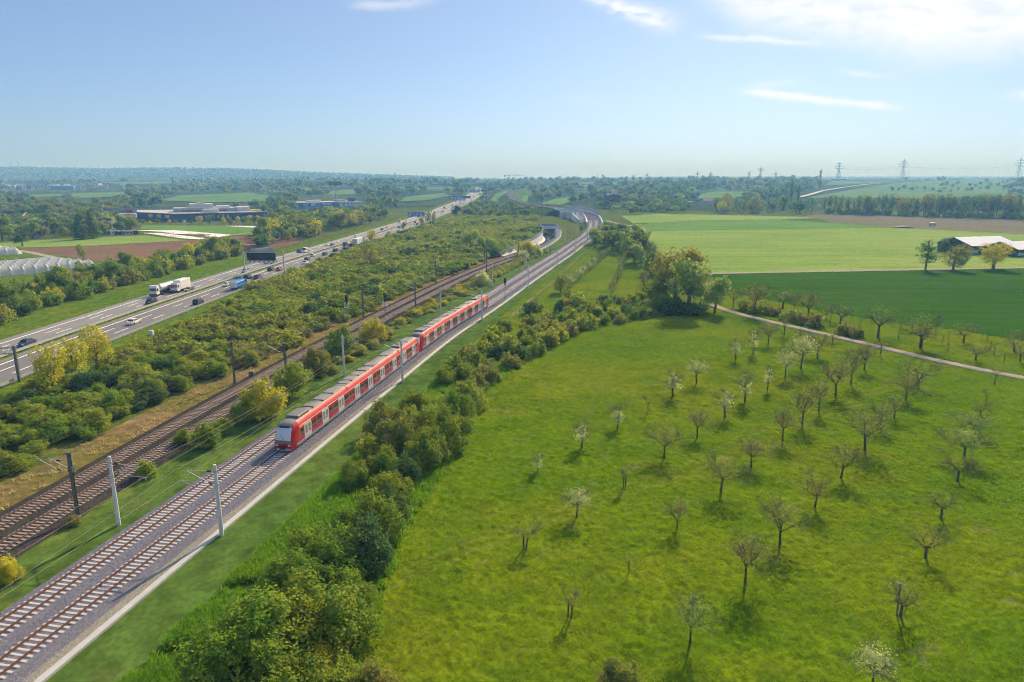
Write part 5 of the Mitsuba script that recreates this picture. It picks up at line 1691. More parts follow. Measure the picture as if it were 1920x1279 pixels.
# conifers and columns
for i in range(2):
    rng_ = np.random.default_rng(740 + i)
    L_ = [([rng_.normal(0, .03), rng_.normal(0, .03), z], [0.26 * (1.02 - z) + 0.03, 0.26 * (1.02 - z) + 0.03, 0.13]) for z in np.linspace(0.14, 0.94, 9)]
    TREES.setdefault(('conifer', 'near'), []).append((proto(f'trunk_conifer_{i}', tube([[0, 0, -.02], [0, 0, 0.8]], [0.025, 0.005], 6), 'bark'), proto(f'crown_conifer_{i}', crown(rng_, L_, 700, 0.045, False, True, up=-0.2), 'leaf_dark')))
    L_ = [([0, 0, z], [0.075, 0.075, 0.16]) for z in np.linspace(0.18, 0.88, 6)]
    TREES.setdefault(('poplar', 'near'), []).append((proto(f'trunk_poplar_{i}', tube([[0, 0, -.02], [0, 0, 0.8]], [0.015, 0.005], 6), 'bark'), proto(f'crown_poplar_{i}', crown(rng_, L_, 320, 0.035, False, True), 'leaf_far' if i else 'leaf_yellow')))


TONE = {'leaf_shrub': 'yellow-green', 'leaf_hedge': 'mid green', 'leaf_brown': 'olive brown', 'leaf_dark': 'dark green', 'leaf_pale': 'pale green', 'leaf_yellow': 'yellowish', 'leaf_tree': 'green', 'leaf_far': 'grey green', 'leaf_bud': 'half-bare', 'tall': 'half-bare', 'leaf_blossom': 'whitish'}


def zone(y, cuts, words):
    return words[sum(y > c for c in cuts)]


def shrub(p, h, m_='leaf_hedge', d_='mid', w=1.25, label=None, group=None, key='shrub', cat_='shrub', rng=RNG):
    k = num(key)
    pr = SHR[m_, d_][int(rng.integers(len(SHR[m_, d_])))]
    inst(k, pr, mat(p, rng.uniform(0, 6.28), (h * w, h * w, h * 1.15)))
    lab(k, label, cat_, group)
    return k


def tree(p, h, kind, d_='near', w=1.0, label=None, group=None, key='tree', i=None, rng=RNG):
    k = num(key)
    v = TREES[kind, d_]
    a, b = v[int(rng.integers(len(v))) if i is None else i % len(v)]
    M = mat(p, rng.uniform(0, 6.28), (h * w, h * w, h * 1.05))
    inst(k + '__trunk', a, M); inst(k + '__crown', b, M)
    lab(k, label, 'tree', group)
    return k


# --- the hedge between the railway and the meadow
SPOTS = [  # u, v of the foot, height in pixels, width factor, leaf
    (420, 1285, 130, 1.3, 'leaf_hedge'), (500, 1268, 150, 1.3, 'leaf_hedge'), (610, 1262, 72, 1.1, 'leaf_yellow'), (520, 1330, 110, 1.4, 'leaf_hedge'), (620, 1330, 100, 1.3, 'leaf_hedge'), (700, 1335, 80, 1.3, 'leaf_brown'),
    (640, 1215, 112, 1.4, 'leaf_hedge'), (560, 1200, 116, 1.4, 'leaf_hedge'), (480, 1215, 100, 1.4, 'leaf_hedge'), (600, 1135, 78, 1.2, 'leaf_hedge'), (560, 1120, 88, 1.3, 'leaf_hedge'), (655, 1150, 80, 1.2, 'leaf_hedge'),
    (690, 1075, 100, 1.1, 'leaf_dark'), (640, 1080, 96, 1.3, 'leaf_hedge'), (590, 1062, 84, 1.2, 'leaf_hedge'), (710, 1020, 90, 1.1, 'leaf_hedge'), (655, 1020, 64, 1.2, 'leaf_hedge'), (733, 985, 70, 1.0, 'leaf_dark'),
    (735, 938, 58, 1.3, 'leaf_hedge'), (668, 908, 50, 1.2, 'leaf_hedge'), (720, 892, 52, 1.3, 'leaf_hedge'), (760, 905, 56, 1.2, 'leaf_dark'), (790, 880, 64, 1.2, 'leaf_hedge'), (700, 866, 46, 1.4, 'leaf_shrub'), (742, 850, 66, 1.3, 'leaf_brown'), (715, 815, 56, 1.3, 'leaf_brown'), (775, 812, 50, 1.4, 'leaf_shrub'),
    (820, 868, 56, 1.1, 'leaf_hedge'), (838, 845, 70, 1.3, 'leaf_hedge'), (800, 825, 60, 1.3, 'leaf_hedge'), (860, 800, 62, 1.2, 'leaf_hedge'), (830, 790, 46, 1.3, 'leaf_shrub'), (880, 765, 50, 1.3, 'leaf_shrub'), (855, 762, 40, 1.2, 'leaf_hedge'), (893, 738, 36, 1.2, 'leaf_brown'), (775, 770, 40, 1.3, 'leaf_hedge'), (836, 720, 34, 1.4, 'leaf_hedge'), (870, 712, 30, 1.3, 'leaf_hedge')]
for u, v, hp, w, m_ in SPOTS:
    nd = {'leaf_hedge': 'dense green', 'leaf_brown': 'olive brown', 'leaf_yellow': 'yellow green', 'leaf_dark': 'dark green', 'leaf_shrub': 'light green'}[m_]
    shrub(P(u, v), hp * PX(v), m_, 'near', w, PLACE((u, v), f'{nd} shrub of the near hedge'), None, 'hedge_shrub')
ZH = ('beside the rear of the train', 'beyond the train end', 'close to the big trees')
hp_far = sg.Polygon([XY(u, v) for u, v in [(836, 712), (880, 660), (925, 622), (985, 612), (1050, 598), (1110, 580), (1180, 566), (1255, 556), (1262, 590), (1195, 603), (1120, 616), (1060, 636), (1000, 670), (960, 694), (905, 728)]])
for q in scatter(hp_far, 130, 3.4, RNG):
    m_ = RNG.choice(['leaf_hedge', 'leaf_brown', 'leaf_shrub', 'leaf_dark'], p=[.40, .18, .37, .05])
    shrub(q, RNG.uniform(2.1, 3.8), m_, 'mid', 1.25, f'{TONE[m_]} shrub in the hedge, {zone(q[1], (170, 220), ZH)}', f'{TONE[m_]} hedge shrubs {zone(q[1], (170, 220), ZH)}', 'hedge_shrub')
# loose bushes on the little meadow
for u, v, hp, w, m_, s in [(993, 590, 26, 1.1, 'leaf_dark', 'leftmost'), (1004, 584, 24, 1.2, 'leaf_brown', 'second from the left'), (1050, 588, 26, 1.1, 'leaf_dark', 'third from the left, dark'), (1058, 578, 22, 1.2, 'leaf_yellow', 'yellowish, right of a dark one'), (1081, 578, 30, 1.3, 'leaf_shrub', 'biggest, middle'), (1066, 567, 22, 1.2, 'leaf_brown', 'brown, farthest'), (1131, 577, 24, 1.2, 'leaf_dark', 'rightmost dark'), (1022, 610, 26, 1.1, 'leaf_brown', 'brown, nearest the hedge')]:
    shrub(P(u, v), hp * PX(v), m_, 'mid', w, f'loose bush on the small meadow by the railway, {s}', None, 'meadow_bush')

# --- thicket between motorway and old line
strip_poly_ = sg.Polygon([XY(u, v) for u, v in [(-260, 1085), (-100, 962), (0, 908), (80, 868), (147, 829), (233, 786), (290, 763), (363, 729), (440, 696), (520, 663), (567, 637), (640, 604), (681, 584), (753, 553), (825, 523), (869, 509), (916, 491.5), (960, 476), (990, 458), (1012, 440), (1012, 420), (1000, 404),
                                                  (930, 402), (870, 405), (800, 423), (760, 437), (660, 472), (570, 503), (480, 541), (400, 583), (320, 628), (260, 652), (180, 690), (60, 735), (-60, 790), (-300, 900)]]).buffer(0)
strip_poly_ = strip_poly_.difference(strip_poly(old_line, -7.6, 30)).difference(strip_poly(hwy, -20, 16.5))
pts = scatter(strip_poly_, 4600, 1.72, np.random.default_rng(21))
pts = pts[np.argsort(np.hypot(pts[:, 0], pts[:, 1]))]
vr = np.random.default_rng(22)
ZT = ('in the left corner', 'left of the train nose', 'level with the train middle')
nst = 0
for i, q in enumerate(pts):
    k1 = float(meshkit.noise(np.array([q[0] / 17, q[1] / 17, 3.0]), 5))
    k2 = float(meshkit.noise(np.array([q[0] / 8, q[1] / 8, 9.0]), 8))
    h = vr.uniform(1.25, 2.4) * (0.75 + 1.15 * k2)
    if k1 < 0.30:
        m_ = vr.choice(['leaf_brown', 'leaf_shrub'], p=[.30, .70])
    elif k1 > 0.66:
        m_ = vr.choice(['leaf_hedge', 'leaf_dark', 'leaf_shrub'], p=[.5, .25, .25]); h *= 1.25
    else:
        m_ = vr.choice(['leaf_shrub', 'leaf_hedge', 'leaf_brown', 'leaf_pale'], p=[.62, .28, .06, .04])
    d_ = 'near' if i < 160 and (m_, 'near') in SHR else 'mid' if q[1] < 260 else 'far'
    if (m_, d_) not in SHR:
        d_ = 'mid'
    if i < 280:
        shrub(q, h * 0.92, m_, d_, 1.75, f'{TONE[m_]} shrub {zone(q[1], (110, 150), ZT)} between motorway and old line', f'{TONE[m_]} shrubs {zone(q[1], (110, 150), ZT)} between motorway and old line', 'thicket_shrub', rng=vr)
    else:
        nst += 1
        pr = SHR[m_, d_][int(vr.integers(len(SHR[m_, d_])))]
        inst(f'thicket__{nst:03d}', pr, mat(q, vr.uniform(0, 6.28), (h * 1.75, h * 1.75, h * 1.02)))
lab('thicket', 'dense yellow-green thicket between the motorway and the old line, beyond the nearest shrubs', 'thicket', None, 'stuff')
for u, v, hp, w, kd, m_, lb in [(102, 745, 92, 0.9, 'leaf_yellow', 0, 'yellow-green young maple, left of three beside the motorway'), (142, 722, 88, 0.9, 'leaf_yellow', 1, 'yellow-green young maple, middle of three beside the motorway'), (184, 698, 80, 0.9, 'leaf_yellow', 0, 'yellow-green young maple, right of three beside the motorway'),
                                (695, 500, 42, 1.0, 'leaf_bud', 0, 'bare grey tree standing in the thicket above the signals'), (697, 457, 26, 0.9, 'leaf_yellow', 1, 'lone yellow-leaved tree at the right edge of the motorway'),
                                (882, 470, 40, 1.1, 'leaf_pale', 0, 'round pale green willow in the thicket left of the trough, biggest of three'), (905, 474, 30, 1.0, 'leaf_pale', 1, 'pale green willow in the thicket, middle of three'), (922, 478, 33, 1.0, 'leaf_pale', 0, 'pale green willow in the thicket, right of three'),
                                (790, 424, 18, 0.8, 'leaf_bud', 1, 'bare thin tree at the motorway edge right of the blue signs'), (802, 420, 20, 0.8, 'leaf_bud', 0, 'second bare thin tree at the motorway edge beyond the blue signs'), (812, 417, 18, 0.8, 'leaf_bud', 1, 'third bare thin tree at the motorway edge beyond the blue signs'), (855, 408, 22, 1.2, 'leaf_dark', 1, 'dark bush-like tree between thicket and motorway beyond the blue signs'), (893, 402, 17, 1.2, 'leaf_tree', 1, 'round green tree at the far end of the thicket'), (757, 433, 16, .9, 'leaf_pale', 1, 'small pale tree at the motorway edge before the blue signs')]:
    tree(P(u, v), hp * PX(v), kd, 'near', w, lb, i=m_)

# --- bushes between the old and the new line
ZM = ('beside the front half of the train', 'beside the rear half of the train', 'beyond the train')
mid_poly = sg.Polygon([XY(u, v) for u, v in [(560, 720), (600, 690), (660, 646), (720, 615), (790, 580), (850, 545), (930, 508), (1000, 476), (1040, 466), (1030, 474), (980, 495), (920, 530), (850, 566), (780, 602), (700, 655), (640, 690), (590, 726)]]).buffer(0).difference(strip_poly(old_line, -9, 5.5)).difference(strip_poly(new_line, -6.0, 8))
for q in scatter(mid_poly, 290, 1.55, RNG):
    m_ = RNG.choice(['leaf_yellow', 'leaf_shrub', 'leaf_brown', 'leaf_pale'], p=[.3, .42, .22, .06])
    shrub(q, RNG.uniform(0.8, 1.9), m_, 'mid', 1.75, f'low {TONE[m_]} shrub between the lines, {zone(q[1], (170, 240), ZM)}', f'low {TONE[m_]} shrubs between the lines {zone(q[1], (170, 240), ZM)}', 'low_shrub')
for u, v, hp, w, m_, lb in [(497, 783, 68, 1.2, 'leaf_yellow', 'big round yellow-green bush between the two lines, left of the train'), (553, 745, 66, 1.0, 'leaf_shrub', 'upright green bush right of the big yellow one, beside the old track'), (455, 792, 40, 1.3, 'leaf_shrub', 'low green bush left of the big yellow one, beside the old track'), (6, 1092, 54, 1.1, 'leaf_yellow', 'yellow-green bush cut by the left edge of the photo'),
                            (385, 838, 42, 1.3, 'leaf_hedge', 'low dark bush between the lines in front of the train'), (275, 895, 28, 1.4, 'leaf_shrub', 'small green bush between the lines, nearest to the pale left mast'), (345, 832, 26, 1.4, 'leaf_shrub', 'small low bush beside the old track, left of the dark one'), (700, 640, 40, 1.2, 'leaf_yellow', 'bright yellow bush behind the second left mast'), (640, 668, 50, 1.2, 'leaf_hedge', 'dark green bush left of the second left mast'),
                            (595, 702, 46, 1.3, 'leaf_brown', 'brownish bush between the lines, left of the train middle'), (140, 985, 18, 1.6, 'leaf_brown', 'small brown bush at the foot of the first steel mast'), (905, 535, 26, 1.1, 'leaf_blossom', 'white blossoming bush between the lines near the train end'), (985, 480, 30, 1.2, 'leaf_yellow', 'yellow bush hiding the start of the trough'), (1003, 478, 22, 1.2, 'leaf_blossom', 'whitish bush right of the yellow one at the trough'), (980, 487, 18, 1.2, 'leaf_blossom', 'white blossoming bush in front of the yellow one at the trough'), (415, 815, 30, 1.4, 'leaf_shrub', 'low bush beside the old track before the big yellow one')]:
    shrub(P(u, v), hp * PX(v), m_, 'near' if (m_, 'near') in SHR else 'mid', w, lb, None, 'bush')

# --- hedge on the left of the motorway
ZL = ('at the left edge', 'in front of the plastic tunnels', 'beside the ploughed field')
left_poly = sg.Polygon([XY(u, v) for u, v in [(-260, 730), (-120, 670), (0, 606), (60, 588), (120, 570), (200, 545), (300, 520), (390, 492), (455, 477), (452, 463), (420, 462), (380, 470), (300, 488), (240, 508), (150, 520), (60, 545), (0, 560), (-240, 640)]]).buffer(0).difference(strip_poly(hwy, -20.5, 25))
for q in scatter(left_poly, 190, 4.2, np.random.default_rng(31)):
    m_ = RNG.choice(['leaf_hedge', 'leaf_shrub', 'leaf_brown', 'leaf_dark', 'leaf_yellow'], p=[.38, .27, .17, .13, .05])
    shrub(q, RNG.uniform(3.0, 6.2), m_, 'mid', 1.15, f'{TONE[m_]} shrub of the hedge left of the motorway, {zone(q[1], (215, 290), ZL)}', f'{TONE[m_]} shrubs left of the motorway {zone(q[1], (215, 290), ZL)}', 'roadside_shrub')
for u, v, hp, w, kd, lb in [(357, 490, 34, 1.1, 'leaf_yellow', 'bright yellow-green round tree in the hedge left of the motorway'), (240, 512, 40, 1.1, 'leaf_tree', 'large green tree in the hedge before the ploughed field'), (110, 555, 54, 1.2, 'leaf_tree', 'large green tree in the hedge in front of the plastic tunnels'), (208, 540, 50, 1.1, 'leaf_tree', 'large green tree in the hedge left of the trucks'), (398, 482, 36, 1.1, 'leaf_tree', 'olive green tree in the hedge left of the gantry'), (157, 488, 28, .9, 'leaf_bud', 'small bare bush-like tree at the edge of the ploughed field'), (42, 462, 27, 1.5, 'leaf_dark', 'round dark tree on the green strip by the hamlet'), (20, 590, 62, 1.2, 'leaf_tree', 'large olive tree in the hedge at the left edge of the photo')]:
    tree(P(u, v), hp * PX(v), kd, 'near', w, lb)
left2 = sg.Polygon([XY(u, v) for u, v in [(486, 473), (500, 462), (560, 452), (640, 432), (700, 418), (722, 412), (700, 405), (620, 408), (500, 425), (488, 445)]]).buffer(0).difference(strip_poly(hwy, -23, 25))
for q in scatter(left2, 150, 6.2, np.random.default_rng(33)):
    m_ = RNG.choice(['leaf_tree', 'leaf_dark', 'leaf_pale', 'leaf_brown', 'leaf_yellow'], p=[.45, .2, .12, .18, .05])
    tree(q, RNG.uniform(6.0, 12.5), m_, 'far', 1.25, f'{TONE[m_]} tree in the belt left of the motorway beyond the gantry', f'{TONE[m_]} trees of the belt left of the motorway', 'belt_tree')

# --- orchard on the meadow
OT = {}
for kind, leaf_, n in (('round', 'leaf_bud', 3), ('vase', 'leaf_bud', 3), ('cone', 'leaf_blossom', 3), ('old', 'leaf_bud', 3), ('sapling', 'leaf_bud', 2), ('round', 'leaf_blossom', 2), ('round', 'leaf_yellow', 2)):
    for i in range(n):
        a, b, c = orchard_tree(900 + 13 * i + len(kind), kind)
        if leaf_ == 'leaf_yellow' or (leaf_ == 'leaf_blossom' and kind == 'round'):
            rng_ = np.random.default_rng(950 + i)
            c = crown(rng_, [([0, 0, 0.67], [0.36, 0.36, 0.31])], 1300, 0.0150, False, False, (0.3, 1.1), 0.2, 0.3)
        nm = f'{kind}_{leaf_}_{i}'
        OT.setdefault((kind, leaf_), []).append((proto('orchard_trunk_' + nm, a, 'bark'), proto('orchard_twigs_' + nm, b, 'twig'), proto('orchard_leaves_' + nm, c, 'leaf_pale' if leaf_ == 'leaf_yellow' else leaf_)))
ORCH = [  # u, v, top v, width px, form, leaf
    (1090, 842, 793, 26, 'cone', 'W'), (1157, 806, 762, 22, 'cone', 'W'), (1215, 775, 744, 12, 'sapling', 'B'), (1262, 745, 699, 30, 'cone', 'W'), (1306, 722, 677, 32, 'round', 'W'), (1360, 785, 734, 26, 'cone', 'W'), (1397, 757, 702, 26, 'cone', 'W'),
    (1307, 823, 774, 36, 'round', 'B'), (1245, 862, 804, 46, 'round', 'B'), (1009, 888, 851, 18, 'cone', 'W'), (1408, 878, 829, 42, 'round', 'B'), (1380, 677, 640, 18, 'cone', 'W'), (1412, 665, 620, 16, 'cone', 'W'), (1440, 648, 610, 26, 'round', 'B'), (1438, 735, 690, 16, 'cone', 'W'),
    (1472, 710, 660, 30, 'vase', 'W'), (1501, 692, 632, 40, 'round', 'W'), (1532, 670, 628, 34, 'round', 'B'), (1470, 629, 585, 22, 'old', 'B'), (1560, 646, 625, 10, 'sapling', 'B'), (1567, 743, 682, 42, 'vase', 'B'), (1595, 722, 663, 30, 'vase', 'B'), (1620, 695, 649, 34, 'round', 'B'), (1649, 670, 640, 12, 'sapling', 'B'),
    (1720, 728, 679, 58, 'old', 'B'), (1698, 752, 705, 40, 'round', 'B'), (1535, 773, 717, 28, 'vase', 'B'), (1504, 798, 737, 38, 'vase', 'B'), (1676, 787, 744, 26, 'vase', 'B'), (1651, 806, 757, 32, 'vase', 'B'), (1622, 846, 780, 56, 'round', 'B'), (1467, 829, 771, 36, 'round', 'B'), (1576, 898, 838, 42, 'vase', 'B'),
    (1838, 782, 752, 24, 'old', 'B'), (1848, 764, 733, 10, 'sapling', 'B'), (1822, 816, 779, 48, 'round', 'Y'), (1807, 862, 806, 52, 'round', 'Y'), (1863, 723, 692, 10, 'sapling', 'B'),
    (1169, 917, 874, 18, 'sapling', 'B'), (1081, 973, 918, 40, 'round', 'W'), (985, 1036, 988, 30, 'sapling', 'W'), (1270, 994, 940, 32, 'vase', 'B'), (1351, 926, 861, 50, 'round', 'B'), (1177, 1079, 1035, 10, 'sapling', 'B'), (1070, 1166, 1112, 28, 'sapling', 'B'), (1294, 1212, 1122, 54, 'round', 'Y'), (1397, 1099, 1008, 58, 'round', 'B'),
    (1463, 1024, 944, 52, 'vase', 'B'), (1527, 954, 894, 44, 'round', 'B'), (1795, 904, 848, 46, 'old', 'B'), (1764, 974, 914, 46, 'old', 'B'), (1735, 1050, 983, 54, 'old', 'B'), (1687, 1158, 1082, 56, 'old', 'B'), (1634, 1296, 1210, 54, 'round', 'W'),
    # along the far side of the path
    (1374, 578, 537, 22, 'old', 'B'), (1414, 591, 538, 40, 'round', 'B'), (1467, 580, 542, 36, 'old', 'B'), (1516, 594, 553, 36, 'vase', 'B'), (1575, 608, 569, 38, 'old', 'B'), (1646, 634, 570, 46, 'old', 'B'), (1725, 654, 588, 50, 'old', 'B'), (1728, 655, 616, 28, 'round', 'B'), (1806, 644, 605, 36, 'old', 'B'), (1829, 678, 644, 36, 'old', 'B'), (1901, 662, 620, 38, 'old', 'B'), (1912, 680, 640, 26, 'old', 'B'), (1549, 600, 570, 20, 'old', 'B'), (1490, 584, 556, 18, 'vase', 'B')]
LN = {'W': 'leaf_blossom', 'B': 'leaf_bud', 'Y': 'leaf_yellow'}
for i, (u, v, tv, wp, kind, lf) in enumerate(ORCH):
    kd = (kind, LN[lf]) if (kind, LN[lf]) in OT else (kind, 'leaf_bud') if (kind, 'leaf_bud') in OT else ('round', LN[lf])
    if kind == 'vase' and lf == 'W':
        kd = ('round', 'leaf_blossom')
    tr_ = OT[kd][i % len(OT[kd])]
    h = (v - tv) * PX(v) * 1.17
    w = 1.36 * wp * PX(v) / ({'round': 0.70, 'vase': 0.62, 'cone': 0.36, 'old': 0.86, 'sapling': 0.3}[kd[0]])
    key = num('orchard_tree')
    M = mat(P(u, v), RNG.uniform(0, 6.28), (w, w, h))
    inst(key + '__trunk', tr_[0], M); inst(key + '__twigs', tr_[1], M); inst(key + '__leaves', tr_[2], M)
    look = {('cone', 'W'): 'slim white-blossoming', ('round', 'W'): 'round pale-blossoming', ('round', 'Y'): 'yellow-green round', ('round', 'B'): 'bare round-crowned', ('vase', 'B'): 'bare upright-limbed', ('old', 'B'): 'bare gnarled wide', ('sapling', 'B'): 'thin young staked', ('vase', 'W'): 'pale budding', ('sapling', 'W'): 'thin budding young'}[kind, lf]
    lab(key, PLACE((u, v), f'{look} fruit tree'), 'fruit tree')
settle_places()
pb = P(1681, 1157)
put('bird_perch__post', tube([[*pb[:2], -0.2], [pb[0] - 0.05, pb[1], 3.3]], 0.07, 6), 'bark_grey')
put('bird_perch__bar', bar([pb[0] - 0.4, pb[1], 3.4], [pb[0] + 0.35, pb[1], 3.1], 0.07), 'white_paint')
lab('bird_perch', 'wooden perch post with a white crossbar beside a gnarled fruit tree, low right', 'perch')
# stakes of young trees beyond the path
stake = proto('stake_sapling', cat(bar([0, 0, -0.1], [0.02, 0, 1.9], 0.035, 4), bar([0.18, 0.05, -0.1], [0.18, 0.05, 1.3], 0.03, 4), twigs(np.random.default_rng(5), [(np.array([0.02, 0, 1.75]), np.array([0, 0, 1.0]))], 12, 0.5, 0.012)), 'bark')
for u, v in [(1442, 572), (1461, 575), (1495, 586), (1505, 580), (1541, 604), (1557, 610), (1612, 615), (1598, 598), (1684, 638), (1687, 620), (1752, 634), (1766, 650), (1776, 662), (1778, 640), (1856, 660), (1862, 668), (1882, 684), (1560, 588), (1530, 578), (1632, 606), (1850, 640)]:
    key = num('young_tree')
    inst(key, stake, mat(P(u, v), RNG.uniform(0, 6), 1.3))
    lab(key, 'thin staked young tree on the grass strip beyond the gravel path', 'young tree', 'staked young trees beyond the path')
for u, v, hp, w, m_, s in [(1452, 592, 20, 1.6, 'leaf_brown', 'leftmost'), (1480, 600, 22, 1.6, 'leaf_shrub', 'green, second'), (1505, 607, 22, 1.5, 'leaf_brown', 'third'), (1527, 613, 26, 1.4, 'leaf_brown', 'tallest reddish'), (1585, 628, 24, 1.5, 'leaf_brown', 'fifth'), (1601, 632, 22, 1.5, 'leaf_brown', 'rightmost'), (1420, 588, 26, 1.4, 'leaf_shrub', 'green, by the path corner'), (1398, 582, 22, 1.4, 'leaf_hedge', 'dark, by the path corner')]:
    shrub(P(u, v), hp * PX(v), m_, 'mid', w, f'shrub along the far side of the gravel path, {s}', None, 'path_shrub')
shrub(P(1165, 1300), 62 * PX(1300), 'leaf_brown', 'near', 1.5, 'brownish bush cut by the bottom edge of the photo', None, 'bush')

# --- big trees at the corner of the path
for u, v, tv, wp, kd, lb in [(1266, 568, 462, 84, 'leaf_gold', 'big golden-green willow at the corner of the path, behind the pale one'), (1290, 584, 488, 86, 'leaf_pale', 'big pale green willow at the corner of the path, in front'), (1340, 586, 522, 54, 'leaf_pale', 'smaller pale green tree right of the big willows'), (1250, 560, 506, 46, 'leaf_tree', 'dark green tree left of the big willows')]:
    h = (v - tv) * PX(v)
    tree(P(u, v), h, kd, 'near', wp / (v - tv) / 0.75, lb, key='big_tree')
for u, v, hp, w, m_ in [(1262, 590, 32, 1.4, 'leaf_dark'), (1285, 592, 28, 1.5, 'leaf_dark'), (1312, 592, 26, 1.4, 'leaf_hedge'), (1240, 585, 32, 1.3, 'leaf_hedge'), (1225, 560, 30, 1.3, 'leaf_hedge'), (1246, 540, 34, 1.3, 'leaf_shrub')]:
    shrub(P(u, v), hp * PX(v), m_, 'mid', w, 'dark undergrowth shrub below the big willows', 'undergrowth below the big willows', 'undergrowth_shrub')
clump = sg.Polygon([XY(u, v) for u, v in [(1108, 462), (1135, 446), (1175, 442), (1196, 450), (1212, 470), (1236, 500), (1240, 535), (1222, 540), (1205, 505), (1165, 482), (1135, 470)]]).buffer(0)
for q in scatter(clump, 70, 4.8, np.random.default_rng(41)):
    kd = RNG.choice(['leaf_tree', 'leaf_pale', 'tall', 'leaf_dark'], p=[.4, .2, .25, .15])
    tree(q, RNG.uniform(6, 11), kd, 'near' if kd == 'tall' else 'far', 1.1 if kd == 'tall' else 0.95, 'tree in the clump along the lane between railway and light green field', 'trees of the clump by the lane', 'clump_tree')
# rows of young trees on the little meadow
for (u0, v0, u1, v1, n, nm) in ((1062, 548, 1136, 482, 17, 'left'), (1146, 555, 1178, 478, 15, 'middle'), (1206, 545, 1218, 505, 9, 'right')):
    a, b = P(u0, v0), P(u1, v1)
    for k in range(n):
        p = a + (b - a) * (k / (n - 1)) + [RNG.normal(0, .4), RNG.normal(0, .4), 0]
        key = num('row_tree')
        blo = RNG.random() < 0.22 or (nm == 'left' and 3 <= k <= 6)
        t_ = OT[('round', 'leaf_blossom') if blo else ('vase', 'leaf_bud')][k % 2]
        s = RNG.uniform(3.6, 5.4)
        M = mat(p, RNG.uniform(0, 6), (s * 1.0, s * 1.0, s))
        for pn, pr in zip(('trunk', 'twigs', 'leaves'), t_):
            inst(f'{key}__{pn}', pr, M)
        lab(key, f'young {"white-blossoming" if blo else "bare"} tree in the {nm} row on the small meadow by the railway', 'tree', f'{"blossoming" if blo else "bare"} trees of the {nm} row')
tree(P(1051, 550), 40 * PX(550), 'leaf_bud', 'near', 1.1, 'wide bare shrubby tree at the near end of the left row')
# three trees by the barn
for u, v, tv, wp, kd, lb in [(1735, 507, 449, 56, 'tall', 'tall drooping birch on the farm track left of the barn'), (1787, 506, 458, 46, 'leaf_bud', 'half-bare tree on the farm track before the barn'), (1862, 504, 461, 52, 'leaf_yellow', 'round yellow-green tree on the farm track in front of the barn')]:
    tree(P(u, v), (v - tv) * PX(v), kd, 'near', wp / (v - tv) / (0.68 if kd != 'tall' else 0.5), lb, key='barn_tree')

# --- fence of the railway meadow
fence = smooth_path([P(u, v) for u, v in [(955, 604), (985, 576), (1020, 548), (1050, 524), (1075, 500), (1100, 476), (1118, 462)]], 1.0, 6)
fq = resample(fence, 3.4)
pr_post = proto('fence_post', box(-0.07, 0.07, -0.07, 0.07, -0.2, 1.5), 'bark')
for p in fq:
    inst(num('meadow_fence__post'), pr_post, mat(p, RNG.uniform(0, 1)))
put('meadow_fence__wire', cat(*[tube(offset(fq, 0, z), 0.012, 3) for z in (0.5, 0.95, 1.35)]), 'steel_dark')
labels['meadow_fence__wire'] = {'kind': 'stuff'}
lab('meadow_fence', 'wire fence on wooden posts along the meadow below the railway', 'fence')

# --- grass that can be seen as tufts
def tufts(poly, n, mind, blades, h, rng):
    x0, y0, x1, y1 = poly.bounds
    import shapely
    # more where it shows larger
    m = n * 6
    y = 1 / rng.uniform(1 / y1, 1 / max(y0, 25), m)
    x = rng.uniform(x0, x1, m)
    ok = shapely.contains_xy(poly, x, y)
    k = meshkit.fbm(np.stack([x / 2.2, y / 2.2, x * 0], -1), 3, 77)
    ok &= k > rng.uniform(0.35, 0.62, m)
    x, y = x[ok][:n], y[ok][:n]
    q = np.stack([x, y, np.full_like(x, 0.06)], -1)
    c = np.repeat(q, blades, 0)
    c[:, :2] += rng.normal(0, 0.10, (len(c), 2))
    d = unit(np.stack([rng.normal(0, 0.5, len(c)), rng.normal(0, 0.5, len(c)), np.ones(len(c))], -1))
    L = (h * rng.uniform(0.5, 1.3, len(c)))[:, None]
    a = unit(np.cross(d, rng.normal(0, 1, (len(c), 3)))) * (0.045 if h < 0.6 else 0.075)
    v = np.stack([c - a, c + a, c + d * L], 1).reshape(-1, 3)
    return mesh(v, np.arange(len(v)).reshape(-1, 3))


gr = np.random.default_rng(61)
put('meadow_grass', tufts(meadow_poly.buffer(-0.3), 70000, 0, 4, 0.38, gr), 'leaf_grass')
lab('meadow_grass', 'tufts of sunlit yellow-green grass all over the orchard meadow', 'grass', None, 'stuff')
put('rough_weeds', tufts(rough_poly, 70000, 0, 5, 0.8, gr), 'leaf_weed')
lab('rough_weeds', 'tall green weeds between the railway verge and the near hedge', 'weeds', None, 'stuff')
put('bank_grass', tufts(strip_poly(old_line, -10.5, -5.0, 25, 300), 7000, 0, 4, 0.45, gr), 'leaf_straw')
lab('bank_grass', 'dry straw-coloured grass on the bank beside the old line', 'grass', None, 'stuff')
# ---------------------------------------------------------------- buildings
def prism(pts, z0, z1):
    """An upright prism over a ground outline."""
    pg = sg.Polygon([tuple(p[:2]) for p in pts])
    if not pg.exterior.is_ccw:
        pts = pts[::-1]
    n = len(pts)
    v = [[*p[:2], z] for z in (z0, z1) for p in pts]
    f = []
    for i in range(n):
        j = (i + 1) % n
        f += [[i, j, n + j], [i, n + j, n + i]]
    tv, tf = trimesh.creation.triangulate_polygon(sg.Polygon([tuple(p[:2]) for p in pts]), engine='earcut')
    top = mesh(np.c_[tv, np.full(len(tv), z1)], tf)
    return cat(mesh(v, f), top)


